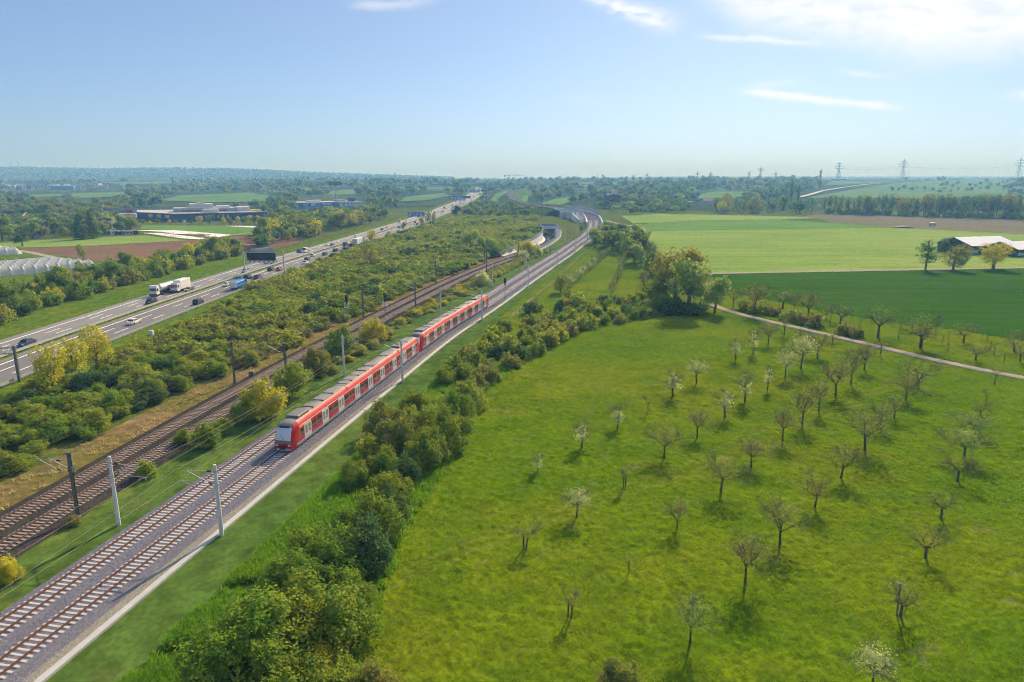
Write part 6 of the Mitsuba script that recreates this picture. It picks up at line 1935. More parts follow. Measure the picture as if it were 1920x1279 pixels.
plain('wall_white', worn((0.62, 0.60, 0.56), 0.2, 0.3), 0.8)
plain('wall_cream', worn((0.50, 0.45, 0.37), 0.2, 0.3), 0.8)
plain('wall_grey', worn((0.34, 0.36, 0.38), 0.2, 0.3), 0.7)
plain('wall_blue', worn((0.018, 0.050, 0.150), 0.2, 0.2, (0.03, 0.05, 0.1)), 0.5)
plain('wall_lightblue', (0.10, 0.30, 0.55), 0.5)
plain('wall_dark', worn((0.085, 0.075, 0.10), 0.2, 0.3), 0.7)
plain('wall_green', worn((0.030, 0.065, 0.040), 0.2, 0.5), 0.6)
plain('roof_red', worn((0.20, 0.085, 0.055), 0.3, 0.8), 0.8)
plain('roof_dark', worn((0.055, 0.055, 0.062), 0.3, 0.8), 0.6)
plain('roof_white', (0.70, 0.74, 0.80), 0.5)
plain('roof_flat', worn((0.42, 0.41, 0.42), 0.3, 0.2), 0.8)
plain('panel_red', (0.42, 0.04, 0.04), 0.5)
plain('panel_orange', (0.75, 0.28, 0.02), 0.5)
plain('panel_yellow', (0.70, 0.52, 0.10), 0.5)
plain('window_dark', (0.03, 0.04, 0.05), 0.1, 0, 0.8)
scene['film_plastic'] = {'type': 'principledthin', 'base_color': proc(lambda p, n, uv: mix((0.74, 0.78, 0.80), (0.62, 0.67, 0.70), fbm(p.x * 0.5, p.y * 0.5, p.z, 3))), 'roughness': 0.45, 'diff_trans': 1.1, 'eta': 1.45}
rough('sheet_plastic', proc(lambda p, n, uv: mix((0.78, 0.79, 0.80), (0.50, 0.50, 0.46), smoothstep(0.5, 0.8, fbm(p.x * 0.35, p.y * 0.12, 2.0, 3)))))


def house(key, p, w, l, h, rot, wall='wall_white', roof='roof_red', label=None, group=None, flat=False, rh=None, win=2):
    """A house: walls, pitched or flat roof, a few windows. p: ground point."""
    M = mat(p, rot)
    k = num(key)
    rh = rh or w * 0.32
    parts = []
    if flat:
        parts += [('wall', box(-w / 2, w / 2, -l / 2, l / 2, -1, h), wall), ('roof', cbox(-w / 2 - .2, w / 2 + .2, -l / 2 - .2, l / 2 + .2, h + 0.01, h + 0.45, 0.05), roof)]
    else:
        g = mesh([[-w / 2, -l / 2, -1], [w / 2, -l / 2, -1], [w / 2, l / 2, -1], [-w / 2, l / 2, -1], [-w / 2, -l / 2, h], [w / 2, -l / 2, h], [w / 2, l / 2, h], [-w / 2, l / 2, h], [0, -l / 2, h + rh], [0, l / 2, h + rh]],
                 [[0, 1, 5], [0, 5, 4], [1, 2, 6], [1, 6, 5], [2, 3, 7], [2, 7, 6], [3, 0, 4], [3, 4, 7], [4, 5, 8], [6, 7, 9]])
        e, o = 0.5, 0.25
        sl = rh / (w / 2)
        a, b = w / 2 + e, l / 2 + e
        v = [[-a, -b, h - e * sl], [0, -b, h + rh], [a, -b, h - e * sl], [-a, b, h - e * sl], [0, b, h + rh], [a, b, h - e * sl]]
        v = [[x, y, z + .02] for x, y, z in v] + [[x, y, z + o] for x, y, z in v]
        f = [[6, 7, 10], [6, 10, 9], [7, 8, 11], [7, 11, 10], [0, 6, 9], [0, 9, 3], [2, 5, 11], [2, 11, 8], [0, 1, 7], [0, 7, 6], [1, 2, 8], [1, 8, 7], [3, 9, 10], [3, 10, 4], [4, 10, 11], [4, 11, 5], [0, 3, 4], [0, 4, 1], [1, 4, 5], [1, 5, 2]]
        parts += [('wall', g, wall), ('roof', mesh(v, f), roof)]
    for i in range(win):
        y = -l / 2 + l * (i + 0.5) / win
        for s in (-1, 1):
            parts.append(('window', box(s * w / 2 - 0.04, s * w / 2 + 0.04, y - 0.6, y + 0.6, h * 0.35, h * 0.75), 'window_dark'))
    for s in (-1, 1):
        parts.append(('window', box(-w * 0.15, w * 0.15, s * l / 2 - 0.04, s * l / 2 + 0.04, h * 0.35, h * 0.75), 'window_dark'))
    for n_, m_, b_ in parts:
        v_ = np.asarray(m_.vertices) @ M[:3, :3].T + M[:3, 3]
        put(num(f'{k}__{n_}'), mesh(v_, m_.faces), b_)
    lab(k, label, 'building' if flat else 'house', group)
    return k


def facing(a, b):
    return math.atan2(b[1] - a[1], b[0] - a[0])


# the furniture store: dark blue hall with grey storeys on it
C_, R_, L_ = P(328, 416.5), P(502, 412.0), P(262, 412.8)
B1 = R_ + (L_ - C_) * 1.5
foot_ = [L_, C_, R_, B1, L_ + (B1 - R_) * 0.9]
put('blue_store__hall', prism(foot_, -0.5, 6.9), 'wall_blue')
put('blue_store__roof', prism([f + (np.mean(foot_, 0) - f) * 0.01 for f in foot_], 6.91, 7.25), 'roof_flat')


def on_front(a, b, t0, t1, z0, z1, out, th=0.3):
    """A panel on the wall from a to b, between shares t0 and t1 of its length."""
    d = (b - a)[:2]; L = np.linalg.norm(d); d = d / L
    n = np.array([d[1], -d[0]])
    p0, p1 = a[:2] + d * L * t0, a[:2] + d * L * t1
    return prism([p0 + n * out, p1 + n * out, p1 + n * (out - th), p0 + n * (out - th)], z0, z1)


def shell(a, b, t0, t1, dep0, dep1):
    d = (b - a)[:2]; L = np.linalg.norm(d); d = d / L
    n = np.array([d[1], -d[0]])
    return [a[:2] + d * L * t0 - n * dep0, a[:2] + d * L * t1 - n * dep0, a[:2] + d * L * t1 - n * dep1, a[:2] + d * L * t0 - n * dep1]


for t0, t1, d0, d1, z0, z1, m_, n_ in [(0.02, 0.60, 22, 52, 7.25, 11.0, 'wall_grey', 'upper_storey'), (0.60, 0.70, 20, 50, 7.25, 10.6, 'wall_grey', 'upper_storey'), (0.32, 0.48, 6, 16, 7.25, 10.2, 'wall_white', 'roof_house'), (0.70, 0.84, 18, 34, 7.25, 11.6, 'wall_white', 'roof_house'),
                                       (0.20, 0.45, 30, 48, 11.0, 14.4, 'wall_white', 'roof_house'), (0.27, 0.36, 34, 44, 14.4, 15.6, 'wall_grey', 'roof_house'), (0.50, 0.64, 32, 48, 11.0, 12.0, 'roof_white', 'roof_house'), (0.86, 0.97, 16, 30, 7.25, 8.4, 'panel_yellow', 'roof_house')]:
    put(num('blue_store__' + n_), prism(shell(C_, R_, t0, t1, d0, d1), z0, z1), m_)
for t0, t1 in ((0.1, 0.3), (0.45, 0.58), (0.62, 0.69)):
    put(num('blue_store__window_band'), on_front(*[np.array(q) for q in (shell(C_, R_, 0, 1, 22, 30)[0].tolist() + [0], shell(C_, R_, 0, 1, 22, 30)[1].tolist() + [0])], t0, t1, 7.9, 8.9, 0.2), 'window_dark')
gl = [L_ + (L_ - C_) * 0.75, L_ + (L_ - C_) * 0.05]
put('blue_store__entrance_hall', prism([*gl, gl[1] + (B1 - R_) * .5, gl[0] + (B1 - R_) * .5], -0.5, 10.0), 'wall_grey')
put('blue_store__red_sign', on_front(gl[0], gl[1], 0.55, 0.80, 6.4, 9.2, 0.6), 'panel_red')
for i, (t0, t1) in enumerate(((0.02, 0.035), (0.06, 0.075), (0.10, 0.115))):
    put(num('blue_store__yellow_stripe'), on_front(L_, C_, t0 * 6 + .15, t1 * 6 + .18, 3.0, 5.8, 0.2), 'panel_yellow')
for i, ch in enumerate('IKEA'):
    lm = meshkit.text_mesh(ch, 2.9, 0.3, True)
    d = (R_ - C_)[:2]; d /= np.linalg.norm(d)
    base = C_ + np.array([*(d * (31 + i * 3.7)), 2.6]) + np.array([d[1], -d[0], 0]) * 0.2
    X, Z, N = np.array([d[0], d[1], 0]), np.array([0, 0, 1.0]), np.array([d[1], -d[0], 0])
    v = lm.vertices
    put(num('blue_store__letter'), mesh(base + v[:, :1] * X + v[:, 1:2] * Z + v[:, 2:3] * N, lm.faces), 'panel_yellow')
lab('blue_store', 'huge dark blue furniture store with grey upper storeys and yellow letters', 'store')
# the sign tower
st0 = P(632, 393.5)
for x in (-1.1, 1.1):
    put(num('sign_tower__column'), tube([[st0[0] + x, st0[1], -0.5], [st0[0] + x, st0[1], 36.5]], 0.34, 8), 'steel_pale')
tz0, tz1 = 29.3, 33.5
put('sign_tower__frame', cat(box(st0[0] - 7.4, st0[0] + 7.4, st0[1] - 1.4, st0[1] - 1.0, tz0, tz1), *[box(st0[0] + x - .15, st0[0] + x + .15, st0[1] - 1.7, st0[1] - 1.4, tz0 - .2, tz1 + .2) for x in (-7.3, 7.3)]), 'wall_dark')
for i, ch in enumerate('IKEA'):
    lm = meshkit.text_mesh(ch, 2.8, 0.25, True)
    x0 = st0[0] + (-6.2, -3.9, -0.4, 3.0)[i]
    v = lm.vertices
    put(num('sign_tower__letter'), mesh(np.c_[x0 + v[:, 0], st0[1] - 1.45 - v[:, 2], tz0 + 0.7 + v[:, 1]], lm.faces), 'panel_yellow')
put('sign_tower__mast', tube([[st0[0] - .6, st0[1], 33.5], [st0[0] - .6, st0[1], 38.5]], 0.12, 6), 'steel_dark')
lab('sign_tower', 'tall twin-column sign tower with four big letters in a dark frame', 'sign')
# the shopping hall with coloured boards
A_, E_ = P(562, 394.6), P(682, 391.2)
dd = (E_ - A_)[:2]; dd /= np.linalg.norm(dd); nn = np.array([dd[1], -dd[0]])
put('shop_hall__wall', prism([A_[:2], E_[:2], E_[:2] - nn * 40, A_[:2] - nn * 40], -0.5, 8.6), 'wall_lightblue')
put('shop_hall__roof', prism([A_[:2] + nn * .3, E_[:2] + nn * .3, E_[:2] - nn * 40, A_[:2] - nn * 40], 8.62, 9.1), 'roof_flat')
for t0, t1, z0, z1, m_ in [(0.06, 0.13, 5.0, 8.2, 'wall_grey'), (0.135, 0.165, 5.0, 8.2, 'panel_red'), (0.17, 0.235, 5.0, 8.2, 'wall_white'), (0.245, 0.31, 4.8, 8.2, 'wall_lightblue'), (0.33, 0.475, 4.6, 8.3, 'sign_blue'), (0.50, 0.60, 3.4, 8.2, 'wall_blue'), (0.62, 0.80, 4.0, 8.2, 'wall_white'), (0.82, 0.99, 4.2, 8.5, 'wall_white'), (0.0, 0.05, 3.0, 8.6, 'wall_dark')]:
    put(num('shop_hall__board'), on_front(A_, E_, t0, t1, z0, z1, 0.5), m_)
for t0, t1, z0, z1, m_ in [(0.345, 0.365, 6.0, 7.6, 'sign_white'), (0.37, 0.39, 6.0, 7.6, 'sign_white'), (0.395, 0.415, 6.0, 7.6, 'sign_white'), (0.42, 0.44, 6.0, 7.6, 'sign_white'), (0.445, 0.465, 6.0, 7.6, 'sign_white'), (0.35, 0.46, 4.9, 5.5, 'wall_lightblue'), (0.83, 0.87, 6.2, 7.2, 'panel_red'), (0.885, 0.905, 6.2, 7.2, 'panel_orange'), (0.92, 0.98, 6.2, 7.2, 'panel_red'), (0.65, 0.70, 5.6, 7.0, 'wall_blue'), (0.73, 0.745, 5.4, 7.4, 'wall_blue'), (0.76, 0.78, 5.4, 7.4, 'wall_grey')]:
    put(num('shop_hall__board_mark'), on_front(A_, E_, t0, t1, z0, z1, 0.7, 0.15), m_)
for t0, t1, d0, d1, z1, m_ in [(0.22, 0.40, 14, 24, 11.2, 'wall_white'), (0.64, 0.78, 12, 24, 11.6, 'wall_grey'), (0.84, 0.93, 10, 18, 13.2, 'wall_blue')]:
    put(num('shop_hall__roof_house'), prism(shell(A_, E_, t0, t1, d0, d1), 9.1, z1), m_)
lab('shop_hall', 'long low shopping hall with coloured advertising boards behind the sign tower', 'building')
# canopy, orange sign, flags left of the store
cn = P(222, 414)
put('petrol_canopy__roof', cbox(-14, 14, -5, 5, 5.2, 6.4, 0.1).apply_transform(mat(cn, 0.1)), 'roof_white')
put('petrol_canopy__orange_board', box(9, 16, -6.2, -5.4, 3.2, 6.6).apply_transform(mat(cn, 0.1)), 'panel_orange')
put('petrol_canopy__white_board', box(16.1, 18.6, -6.2, -5.4, 3.2, 6.6).apply_transform(mat(cn, 0.1)), 'roof_white')
for x in (-10, 0, 10):
    put(num('petrol_canopy__post'), box(x - .25, x + .25, -.25, .25, -.3, 5.2).apply_transform(mat(cn, 0.1)), 'wall_grey')
lab('petrol_canopy', 'flat white canopy with an orange board left of the blue store', 'canopy')
for u, m_ in ((194, 'panel_yellow'), (203, 'panel_orange')):
    f0 = P(u, 408)
    k = num('advertising_flag')
    put(k + '__pole', tube([[*f0[:2], 0], [*f0[:2], 12.0]], 0.15, 6), 'steel_pale')
    put(k + '__flag', box(f0[0], f0[0] + 2.4, f0[1] - .06, f0[1] + .06, 4.5, 11.8), m_)
    lab(k, f'tall {"yellow" if u < 200 else "orange red"} advertising flag left of the blue store', 'flag')

# the barns on the right
bA, bB = P(1819, 477.5), P(1903, 474.5)
bang = facing(bA, bB)
dirv = np.array([math.cos(bang), math.sin(bang), 0]); nrm_ = np.array([-dirv[1], dirv[0], 0])
bl = np.linalg.norm(bB - bA)


def barn(key, o, L, D, hw, ridge, label, roofs='roof_white'):
    X, Y = dirv, nrm_
    q = lambda x, y, z: (o + X * x + Y * y + np.array([0, 0, z])).tolist()
    wall = mesh([q(0, 0, -.5), q(L, 0, -.5), q(L, D, -.5), q(0, D, -.5), q(0, 0, hw), q(L, 0, hw), q(L, D, hw), q(0, D, hw), q(0, D * .5, ridge), q(L, D * .5, ridge)],
                [[0, 1, 5], [0, 5, 4], [1, 2, 6], [1, 6, 5], [2, 3, 7], [2, 7, 6], [3, 0, 4], [3, 4, 7], [4, 8, 7], [5, 6, 9]])
    put(key + '__wall', wall, 'wall_green')
    for nm, y0, y1, za, zb_ in (('roof', -1.2, D * .5, hw - .3, ridge), ('roof_001', D * .5, D + 1.2, ridge, hw - .3)):
        put(f'{key}__{nm}', mesh([q(-1, y0, za + .05), q(L + 1, y0, za + .05), q(L + 1, y1, zb_ + .05), q(-1, y1, zb_ + .05), q(-1, y0, za + .3), q(L + 1, y0, za + .3), q(L + 1, y1, zb_ + .3), q(-1, y1, zb_ + .3)], [[4, 5, 6], [4, 6, 7], [0, 1, 5], [0, 5, 4], [1, 2, 6], [1, 6, 5], [3, 0, 4], [3, 4, 7], [0, 2, 1], [0, 3, 2]]), roofs)
    put(key + '__edge_board', cat(bar(q(-1.05, -1.25, hw - .15), q(-1.05, D * .5, ridge + .2), 0.22), bar(q(L + 1.05, -1.25, hw - .15), q(L + 1.05, D * .5, ridge + .2), 0.22), bar(q(-1.05, -1.25, hw - .15), q(L + 1.05, -1.25, hw - .15), 0.2)), 'roof_red')
    labels[key + '__edge_board'] = {'kind': 'stuff'}
    put(key + '__door', mesh([q(L * .28, -.1, 0), q(L * .5, -.1, 0), q(L * .5, -.1, hw * .7), q(L * .28, -.1, hw * .7)], [[0, 1, 2], [0, 2, 3]]), 'wall_grey')
    put(key + '__white_door', mesh([q(L * .02, -.1, .6), q(L * .16, -.1, .6), q(L * .16, -.1, hw * .55), q(L * .02, -.1, hw * .55)], [[0, 1, 2], [0, 2, 3]]), 'wall_white')
    lab(key, label, 'barn')


barn('white_roofed_barn', bA, bl, 20, 4.3, 7.6, 'long green barn with a bright white roof behind the three trees')
barn('white_roofed_barn_001', P(1906, 482), bl * 0.9, 18, 3.6, 6.4, 'second white-roofed barn cut by the right edge of the photo')
for q in scatter(sg.Polygon([XY(u, v) for u, v in [(1772, 474), (1806, 475), (1810, 467), (1776, 467)]]), 14, 3.5, RNG):
    tree(q, RNG.uniform(5, 7), 'leaf_dark', 'far', 1.2, 'dark tree beside the left gable of the barn', 'dark trees beside the barn', 'barn_side_tree')
put('dung_heap', trimesh.creation.icosphere(2, 1.0).apply_scale([8, 3.2, 1.6]).apply_translation([*XY(1694, 427.5), 0]), 'wall_dark')
lab('dung_heap', 'low dark heap lying at the edge of the bare field', 'heap')
house('field_hut', P(1748, 424), 3.2, 4, 2.4, 0.2, 'wall_white', 'roof_white', 'tiny pale hut on the bare field before the tree row', None, True, win=1)
put('field_pole', tube([[*XY(1750, 424), 0], [*XY(1750, 424), 8.0]], 0.12, 5), 'bark')
lab('field_pole', 'single wooden pole beside the hut on the bare field', 'pole')

# dark tower block by the flyover, hamlets
tb = PL(1147, 391)
house('dark_tower_block', tb, 16, 15, (391 - 366) * tb[1] / F, 0.2, 'wall_dark', 'roof_dark', 'dark tall block with a small white roof house behind the flyover', None, True)
put('dark_tower_block__roof_house', box(-3, 4, -3, 3, 0, 4.5).apply_translation(tb + [2.5, 0, (391 - 365.2) * tb[1] / F]), 'roof_white')
hr = np.random.default_rng(51)


def hamlet(spots, label, group, key='house', h=(4, 6)):
    for u, v, wpx, wall, roof, flat in spots:
        p = PL(u, v)
        w = wpx * p[1] / F
        house(key, p, min(w, 11) if not flat else w * 0.7, w, hr.uniform(*h), hr.uniform(1.1, 2.0), wall, roof, label, group, flat)


hamlet([(1170, 388, 12, 'wall_white', 'roof_red', False), (1291, 385, 15, 'wall_white', 'roof_dark', True), (1309, 385, 8, 'wall_white', 'roof_red', False), (1325, 384, 18, 'wall_cream', 'roof_dark', False), (1341, 385.5, 9, 'wall_white', 'roof_dark', False), (1135, 356, 14, 'wall_white', 'roof_flat', True)], 'small pale house of the hamlet between the trees behind the light green field', 'houses of the hamlet behind the field')
hamlet([(1572, 337.6, 22, 'roof_white', 'roof_white', True), (1616, 336.5, 5, 'wall_white', 'roof_red', False), (1765, 338, 10, 'wall_white', 'roof_red', False), (1790, 338, 16, 'wall_white', 'roof_flat', True), (1888, 337.5, 18, 'wall_white', 'roof_flat', True), (1071, 345.5, 6, 'roof_white', 'roof_white', True), (1847, 337.5, 8, 'wall_cream', 'roof_red', False)], 'tiny pale building far out on the plateau at the horizon', 'buildings on the plateau', 'far_building', (4, 7))
hamlet([(22, 412, 30, 'wall_cream', 'roof_dark', False), (40, 414, 24, 'wall_white', 'roof_dark', False), (12, 424, 24, 'wall_white', 'roof_red', False), (30, 433, 14, 'wall_white', 'roof_white', False), (62, 423, 30, 'wall_grey', 'roof_flat', True), (100, 424, 22, 'wall_white', 'roof_dark', False), (70, 446, 14, 'wall_white', 'roof_flat', True), (200, 428, 18, 'wall_dark', 'roof_dark', False), (208, 433, 14, 'wall_cream', 'roof_flat', True)], 'house of the hamlet among dark trees at the left edge', 'houses of the hamlet on the left')
hamlet([(196 + 12 * i, 441 - 0.4 * i, 10, ('wall_grey', 'wall_white', 'roof_dark')[i % 3], 'roof_flat', True) for i in range(6)], 'low shed in the row at the edge of the green strip', 'sheds by the green strip', 'shed', (2.2, 2.9))
far_t = []
for i in range(34):
    u = hr.uniform(0, 240) if i < 26 else hr.uniform(-60, 30)
    v = hr.uniform(352.0, 357.0)
    far_t.append((u, v, hr.uniform(5, 16), hr.choice(['wall_white', 'wall_white', 'wall_cream', 'wall_grey', 'wall_lightblue']), hr.choice(['roof_flat', 'roof_red', 'roof_white']), hr.random() < 0.6))
far_t += [(122, 355.5, 34, 'wall_lightblue', 'roof_flat', True), (152, 355.5, 14, 'wall_white', 'roof_white', True), (10, 356.5, 18, 'wall_lightblue', 'roof_white', True)]
hamlet(far_t, 'pale building of the far town below the wooded ridge', 'buildings of the far town', 'far_building', (6, 12))

# plastic tunnels ---------------------------------------------------------
plain('hoop_white', (0.88, 0.90, 0.92), 0.6)


def poly_tunnel(key, end, d, L, w, h, label, group=None):
    d = np.asarray(d) / np.linalg.norm(d)
    n = np.array([-d[1], d[0]])
    an = np.linspace(0, math.pi, 15)
    ring = lambda s, k=1.0: np.array([[*(end[:2] - d * s + n * math.cos(a) * w / 2 * k), max(0.0, math.sin(a)) ** 0.8 * h * k] for a in an])
    rs = [ring(s) for s in np.linspace(0, L, 12)]
    m = len(an)
    v = np.vstack(rs)
    f = []
    for i in range(len(rs) - 1):
        for j in range(m - 1):
            k = i * m + j
            f += [[k, k + 1, k + m + 1], [k, k + m + 1, k + m]]
    put(key + '__cover', mesh(v, f), 'film_plastic', True)
    e = ring(-0.01)
    # the closed end slopes down to a point on the ground
    tip = np.array([*(end[:2] + d * 3.0), 0.1])
    put(key + '__end_sheet', mesh(np.vstack([e, tip]), [[j, j + 1, m] for j in range(m - 1)]), 'film_plastic', True)
    for s in np.arange(0.4, L, 4.2):
        put(num(key + '__hoop'), tube(ring(s, 1.02), 0.30, 4), 'hoop_white')
    lab(key, label, 'plastic tunnel', group)


e0, d0_ = P(170, 501.8), P(172.7, 501.5) - P(0, 517.7)
d0_ = d0_[:2] / np.linalg.norm(d0_[:2])
n0 = np.array([-d0_[1], d0_[0]])
ordn = ['nearest', 'second', 'third', 'fourth', 'farthest']
for k in range(5):
    e_ = e0.copy(); e_[:2] = e0[:2] + n0 * 6.6 * k - d0_ * 1.2 * k
    poly_tunnel('plastic_tunnel' + (f'_{k:03d}' if k else ''), e_, d0_, 75, 6.3, 3.3, f'long white plastic tunnel beside the brown field, {ordn[k]} of five')
e1 = P(30, 476.5)
for k in range(3):
    e_ = e1.copy(); e_[:2] = e1[:2] + n0 * 6.6 * k - d0_ * 1.0 * k
    poly_tunnel(f'plastic_tunnel_{k + 5:03d}', e_, d0_, 60, 6.3, 3.6, f'white plastic tunnel at the left edge beyond the long ones, {["nearest", "middle", "farthest"][k]} of three')
for k, uv in enumerate([[(246, 431.5), (330, 432.0), (434, 440.5), (408, 444.8), (382, 443), (400, 440.5), (352, 438), (320, 436.2), (300, 434.6)], [(268, 437), (300, 437), (384, 446.5), (378, 449.2), (345, 447.5)], [(304, 436.2), (352, 437.4), (376, 439.6), (330, 439.0)], [(418, 423.6), (560, 424.5), (560, 428.5), (490, 427.9)]]):
    key = num('plastic_sheet')
    put(key, poly_mesh(polyp(uv), 0.09), 'sheet_plastic')
    lab(key, ['largest white plastic sheet covering the field before the blue store', 'long narrow white plastic sheet nearest to the green strip', 'short white plastic strip between two larger sheets', 'white plastic sheet along the hedge right of the blue store'][k], 'plastic sheet')
pw = smooth_path([P(u, v) for u, v in [(378, 448.5), (420, 444), (470, 436), (540, 431)]], 3, 6)
struct('field_path', ribbon(pw, -1.2, 1.2, 0.11), 'mat_path')
pw2 = smooth_path([P(u, v) for u, v in [(400, 452.5), (440, 456), (486, 460.5)]], 3, 6)
struct('field_path_edge', ribbon(pw2, -1.0, 1.0, 0.11), 'mat_path')
pw3 = smooth_path([P(u, v) for u, v in [(32, 470), (60, 474), (90, 481), (140, 490), (185, 501)]], 2, 6)
struct('field_path_by_tunnels', ribbon(pw3, -2.0, 2.0, 0.11), 'mat_path')

# ---------------------------------------------------------------- woods, rows and single trees far off
WOOD = {'mix': (['leaf_far', 'leaf_tree', 'leaf_dark', 'leaf_pale', 'leaf_brown'], [.54, .24, .10, .08, .04])}


FIELDS_PX += [sg.box(-60, 345, 240, 357.2), sg.box(553, 372, 690, 391.5), sg.box(1163, 383, 1176, 389), sg.box(1280, 378, 1346, 387)]


def spots_px(uv, n, mind, rng):
    """Points of an outline at even density as seen, found on the land."""
    q = scatter(sg.Polygon(uv), n, mind, rng)
    return [(u, v, PL(u, v)) for u, v in q[np.argsort(-q[:, 1])]]


def wood(uv, n, mind, hp, rng, label=None, group=None, key=None, stuff=None, ext=None, kinds='mix', w=1.35, anywhere=False):
    names, pr = WOOD[kinds] if isinstance(kinds, str) else kinds
    for u, v, p in spots_px(uv, n, mind, rng):
        kd = rng.choice(names, p=pr)
        if not anywhere and any(g.contains(sg.Point(u, v - k)) for g in FIELDS_PX for k in (0, 4, 0.75 * hp[1])):
            continue
        h = rng.uniform(*hp) * p[1] / F
        h = min(max(h, 2.5), 24)
        if stuff:
            ext[0] += 1
            t_ = TREES[kd, 'far'] if (kd, 'far') in TREES else TREES[kd, 'near']
            a, b = t_[int(rng.integers(len(t_)))]
            M = mat(p, rng.uniform(0, 6.28), (h * w, h * w, h * 1.05))
            inst(f'{stuff}__{ext[0]:04d}', b, M)
        else:
            tree(p, h, kd, 'far' if (kd, 'far') in TREES else 'near', w, label, group, key or 'tree')


wr = np.random.default_rng(71)
# row behind the bare field
for i in range(58):
    t = i / 57
    u = 1545 + 385 * t + wr.normal(0, 3)
    v = 401.5 + 10.5 * t + wr.uniform(-3, 0.3)
    p = PL(u, v)
    hp_ = wr.uniform(26, 36) + 14 * t
    tree(p, hp_ * p[1] / F, 'tall' if wr.random() < 0.8 else 'leaf_bud', 'near', 0.95 if t < .6 else 1.1, 'tall half-bare tree of the long row behind the bare field', 'tall trees of the row behind the bare field', 'row_tree')
for i in range(40):
    u = wr.uniform(1545, 1930); v = 401 + 10.5 * (u - 1545) / 385 + wr.uniform(-1, 0.5)
    p = PL(u, v)
    shrub(p, wr.uniform(9, 15) * p[1] / F, wr.choice(['leaf_hedge', 'leaf_pale', 'leaf_brown', 'leaf_shrub']), 'far', 1.2, 'undergrowth shrub below the long tree row behind the bare field', 'undergrowth of the long tree row', 'row_shrub', rng=wr)
for i in range(34):
    u = 1345 + 180 * i / 33 + wr.normal(0, 4); v = 397 + wr.uniform(-4, 3.5)
    p = PL(u, v)
    kd = wr.choice(['tall', 'leaf_bud', 'leaf_far'], p=[.5, .2, .3])
    tree(p, wr.uniform(17, 30) * p[1] / F, kd, 'far' if kd == 'leaf_far' else 'near', 1.1, 'half-bare tree of the row behind the far light green field', 'trees of the row behind the far green field', 'row_tree')
for u, v, hp_, kd in [(1537, 345, 24, 'poplar'), (1482, 384, 42, 'poplar'), (1496, 384, 34, 'poplar'), (1536, 358, 21, 'leaf_tree'), (1352, 401, 22, 'leaf_yellow')]:
    p = PL(u, v)
    tree(p, hp_ * p[1] / F, kd, 'near', 1.0, i=1, key='single_tree', label={1537: 'dark slim poplar standing at the horizon on the right', 1482: 'slim bare poplar left of the pale lane on the right', 1496: 'second slim bare poplar at the start of the pale lane', 1536: 'round tree below the slim poplar on the right', 1352: 'small yellow tree alone before the row on the far green field'}[u])
n_w = [0]
W_ = dict(stuff='far_woods', ext=n_w)
wood([(1125, 352), (1300, 349), (1520, 346), (1520, 362), (1440, 378), (1330, 390), (1230, 398), (1160, 398), (1120, 380)], 330, 6.2, (12, 20), wr, **W_)
wood([(1210, 396), (1345, 392), (1345, 400), (1230, 403), (1180, 404)], 60, 6, (12, 18), wr, **W_)
wood([(1000, 362), (1130, 358), (1135, 372), (1060, 386), (1022, 384), (1000, 377)], 90, 6, (12, 20), wr, **W_)
wood([(970, 352), (1120, 350), (1128, 357), (1000, 362), (960, 360)], 70, 5.5, (8, 14), wr, **W_)
wood([(905, 352), (975, 349), (960, 358), (925, 364), (912, 372), (905, 365)], 45, 5.5, (9, 15), wr, **W_)
wood([(870, 408), (960, 386), (1010, 398), (1005, 408), (930, 410)], 95, 6.0, (11, 17), wr, kinds=(['leaf_tree', 'leaf_far', 'leaf_brown', 'tall'], [.3, .3, .2, .2]), **W_)
wood([(880, 392), (905, 372), (925, 384), (960, 385), (900, 400)], 40, 6, (10, 16), wr, **W_)
# left of the motorway
wood([(430, 396), (560, 372), (640, 366), (760, 362), (850, 356), (890, 357), (870, 368), (840, 374), (740, 392), (700, 404), (560, 412), (520, 408), (500, 400)], 330, 6.5, (12, 20), wr, **W_)
wood([(-60, 368), (120, 357.5), (320, 353), (520, 350), (760, 346), (880, 346), (860, 356), (700, 362), (560, 370), (430, 376), (260, 381), (130, 384), (-60, 392)], 620, 6.2, (9, 15), wr, **W_)
wood([(-60, 392), (130, 384), (260, 381), (300, 388), (230, 398), (200, 410), (120, 412), (-60, 404)], 170, 7.0, (14, 22), wr, kinds=(['leaf_far', 'leaf_brown', 'leaf_tree', 'leaf_dark', 'leaf_bud'], [.3, .2, .25, .1, .15]), **W_)
wood([(-60, 345), (300, 341), (560, 339), (760, 338.5), (900, 340), (890, 346), (700, 347), (300, 352), (-60, 352)], 520, 5.0, (5, 9), wr, **W_)
wood([(950, 342), (1250, 339), (1530, 338), (1530, 346), (1200, 350), (960, 350)], 300, 5.2, (6, 11), wr, **W_)
wood([(1560, 341), (1930, 337.5), (1930, 352), (1850, 356), (1700, 352), (1600, 350)], 70, 9.0, (5, 11), wr, **W_)
wood([(1740, 366), (1930, 358), (1930, 366), (1780, 374)], 22, 8.0, (8, 12), wr, **W_)
wood([(1700, 352), (1930, 338), (1930, 356), (1850, 358), (1780, 364), (1660, 358)], 34, 9.0, (5, 10), wr, anywhere=True, **W_)
wood([(1872, 352), (1935, 342), (1935, 368), (1890, 366)], 16, 7.0, (9, 14), wr, anywhere=True, **W_)
wood([(1125, 398), (1180, 398), (1180, 390), (1125, 391)], 9, 6.0, (12, 16), wr, anywhere=True, **W_)
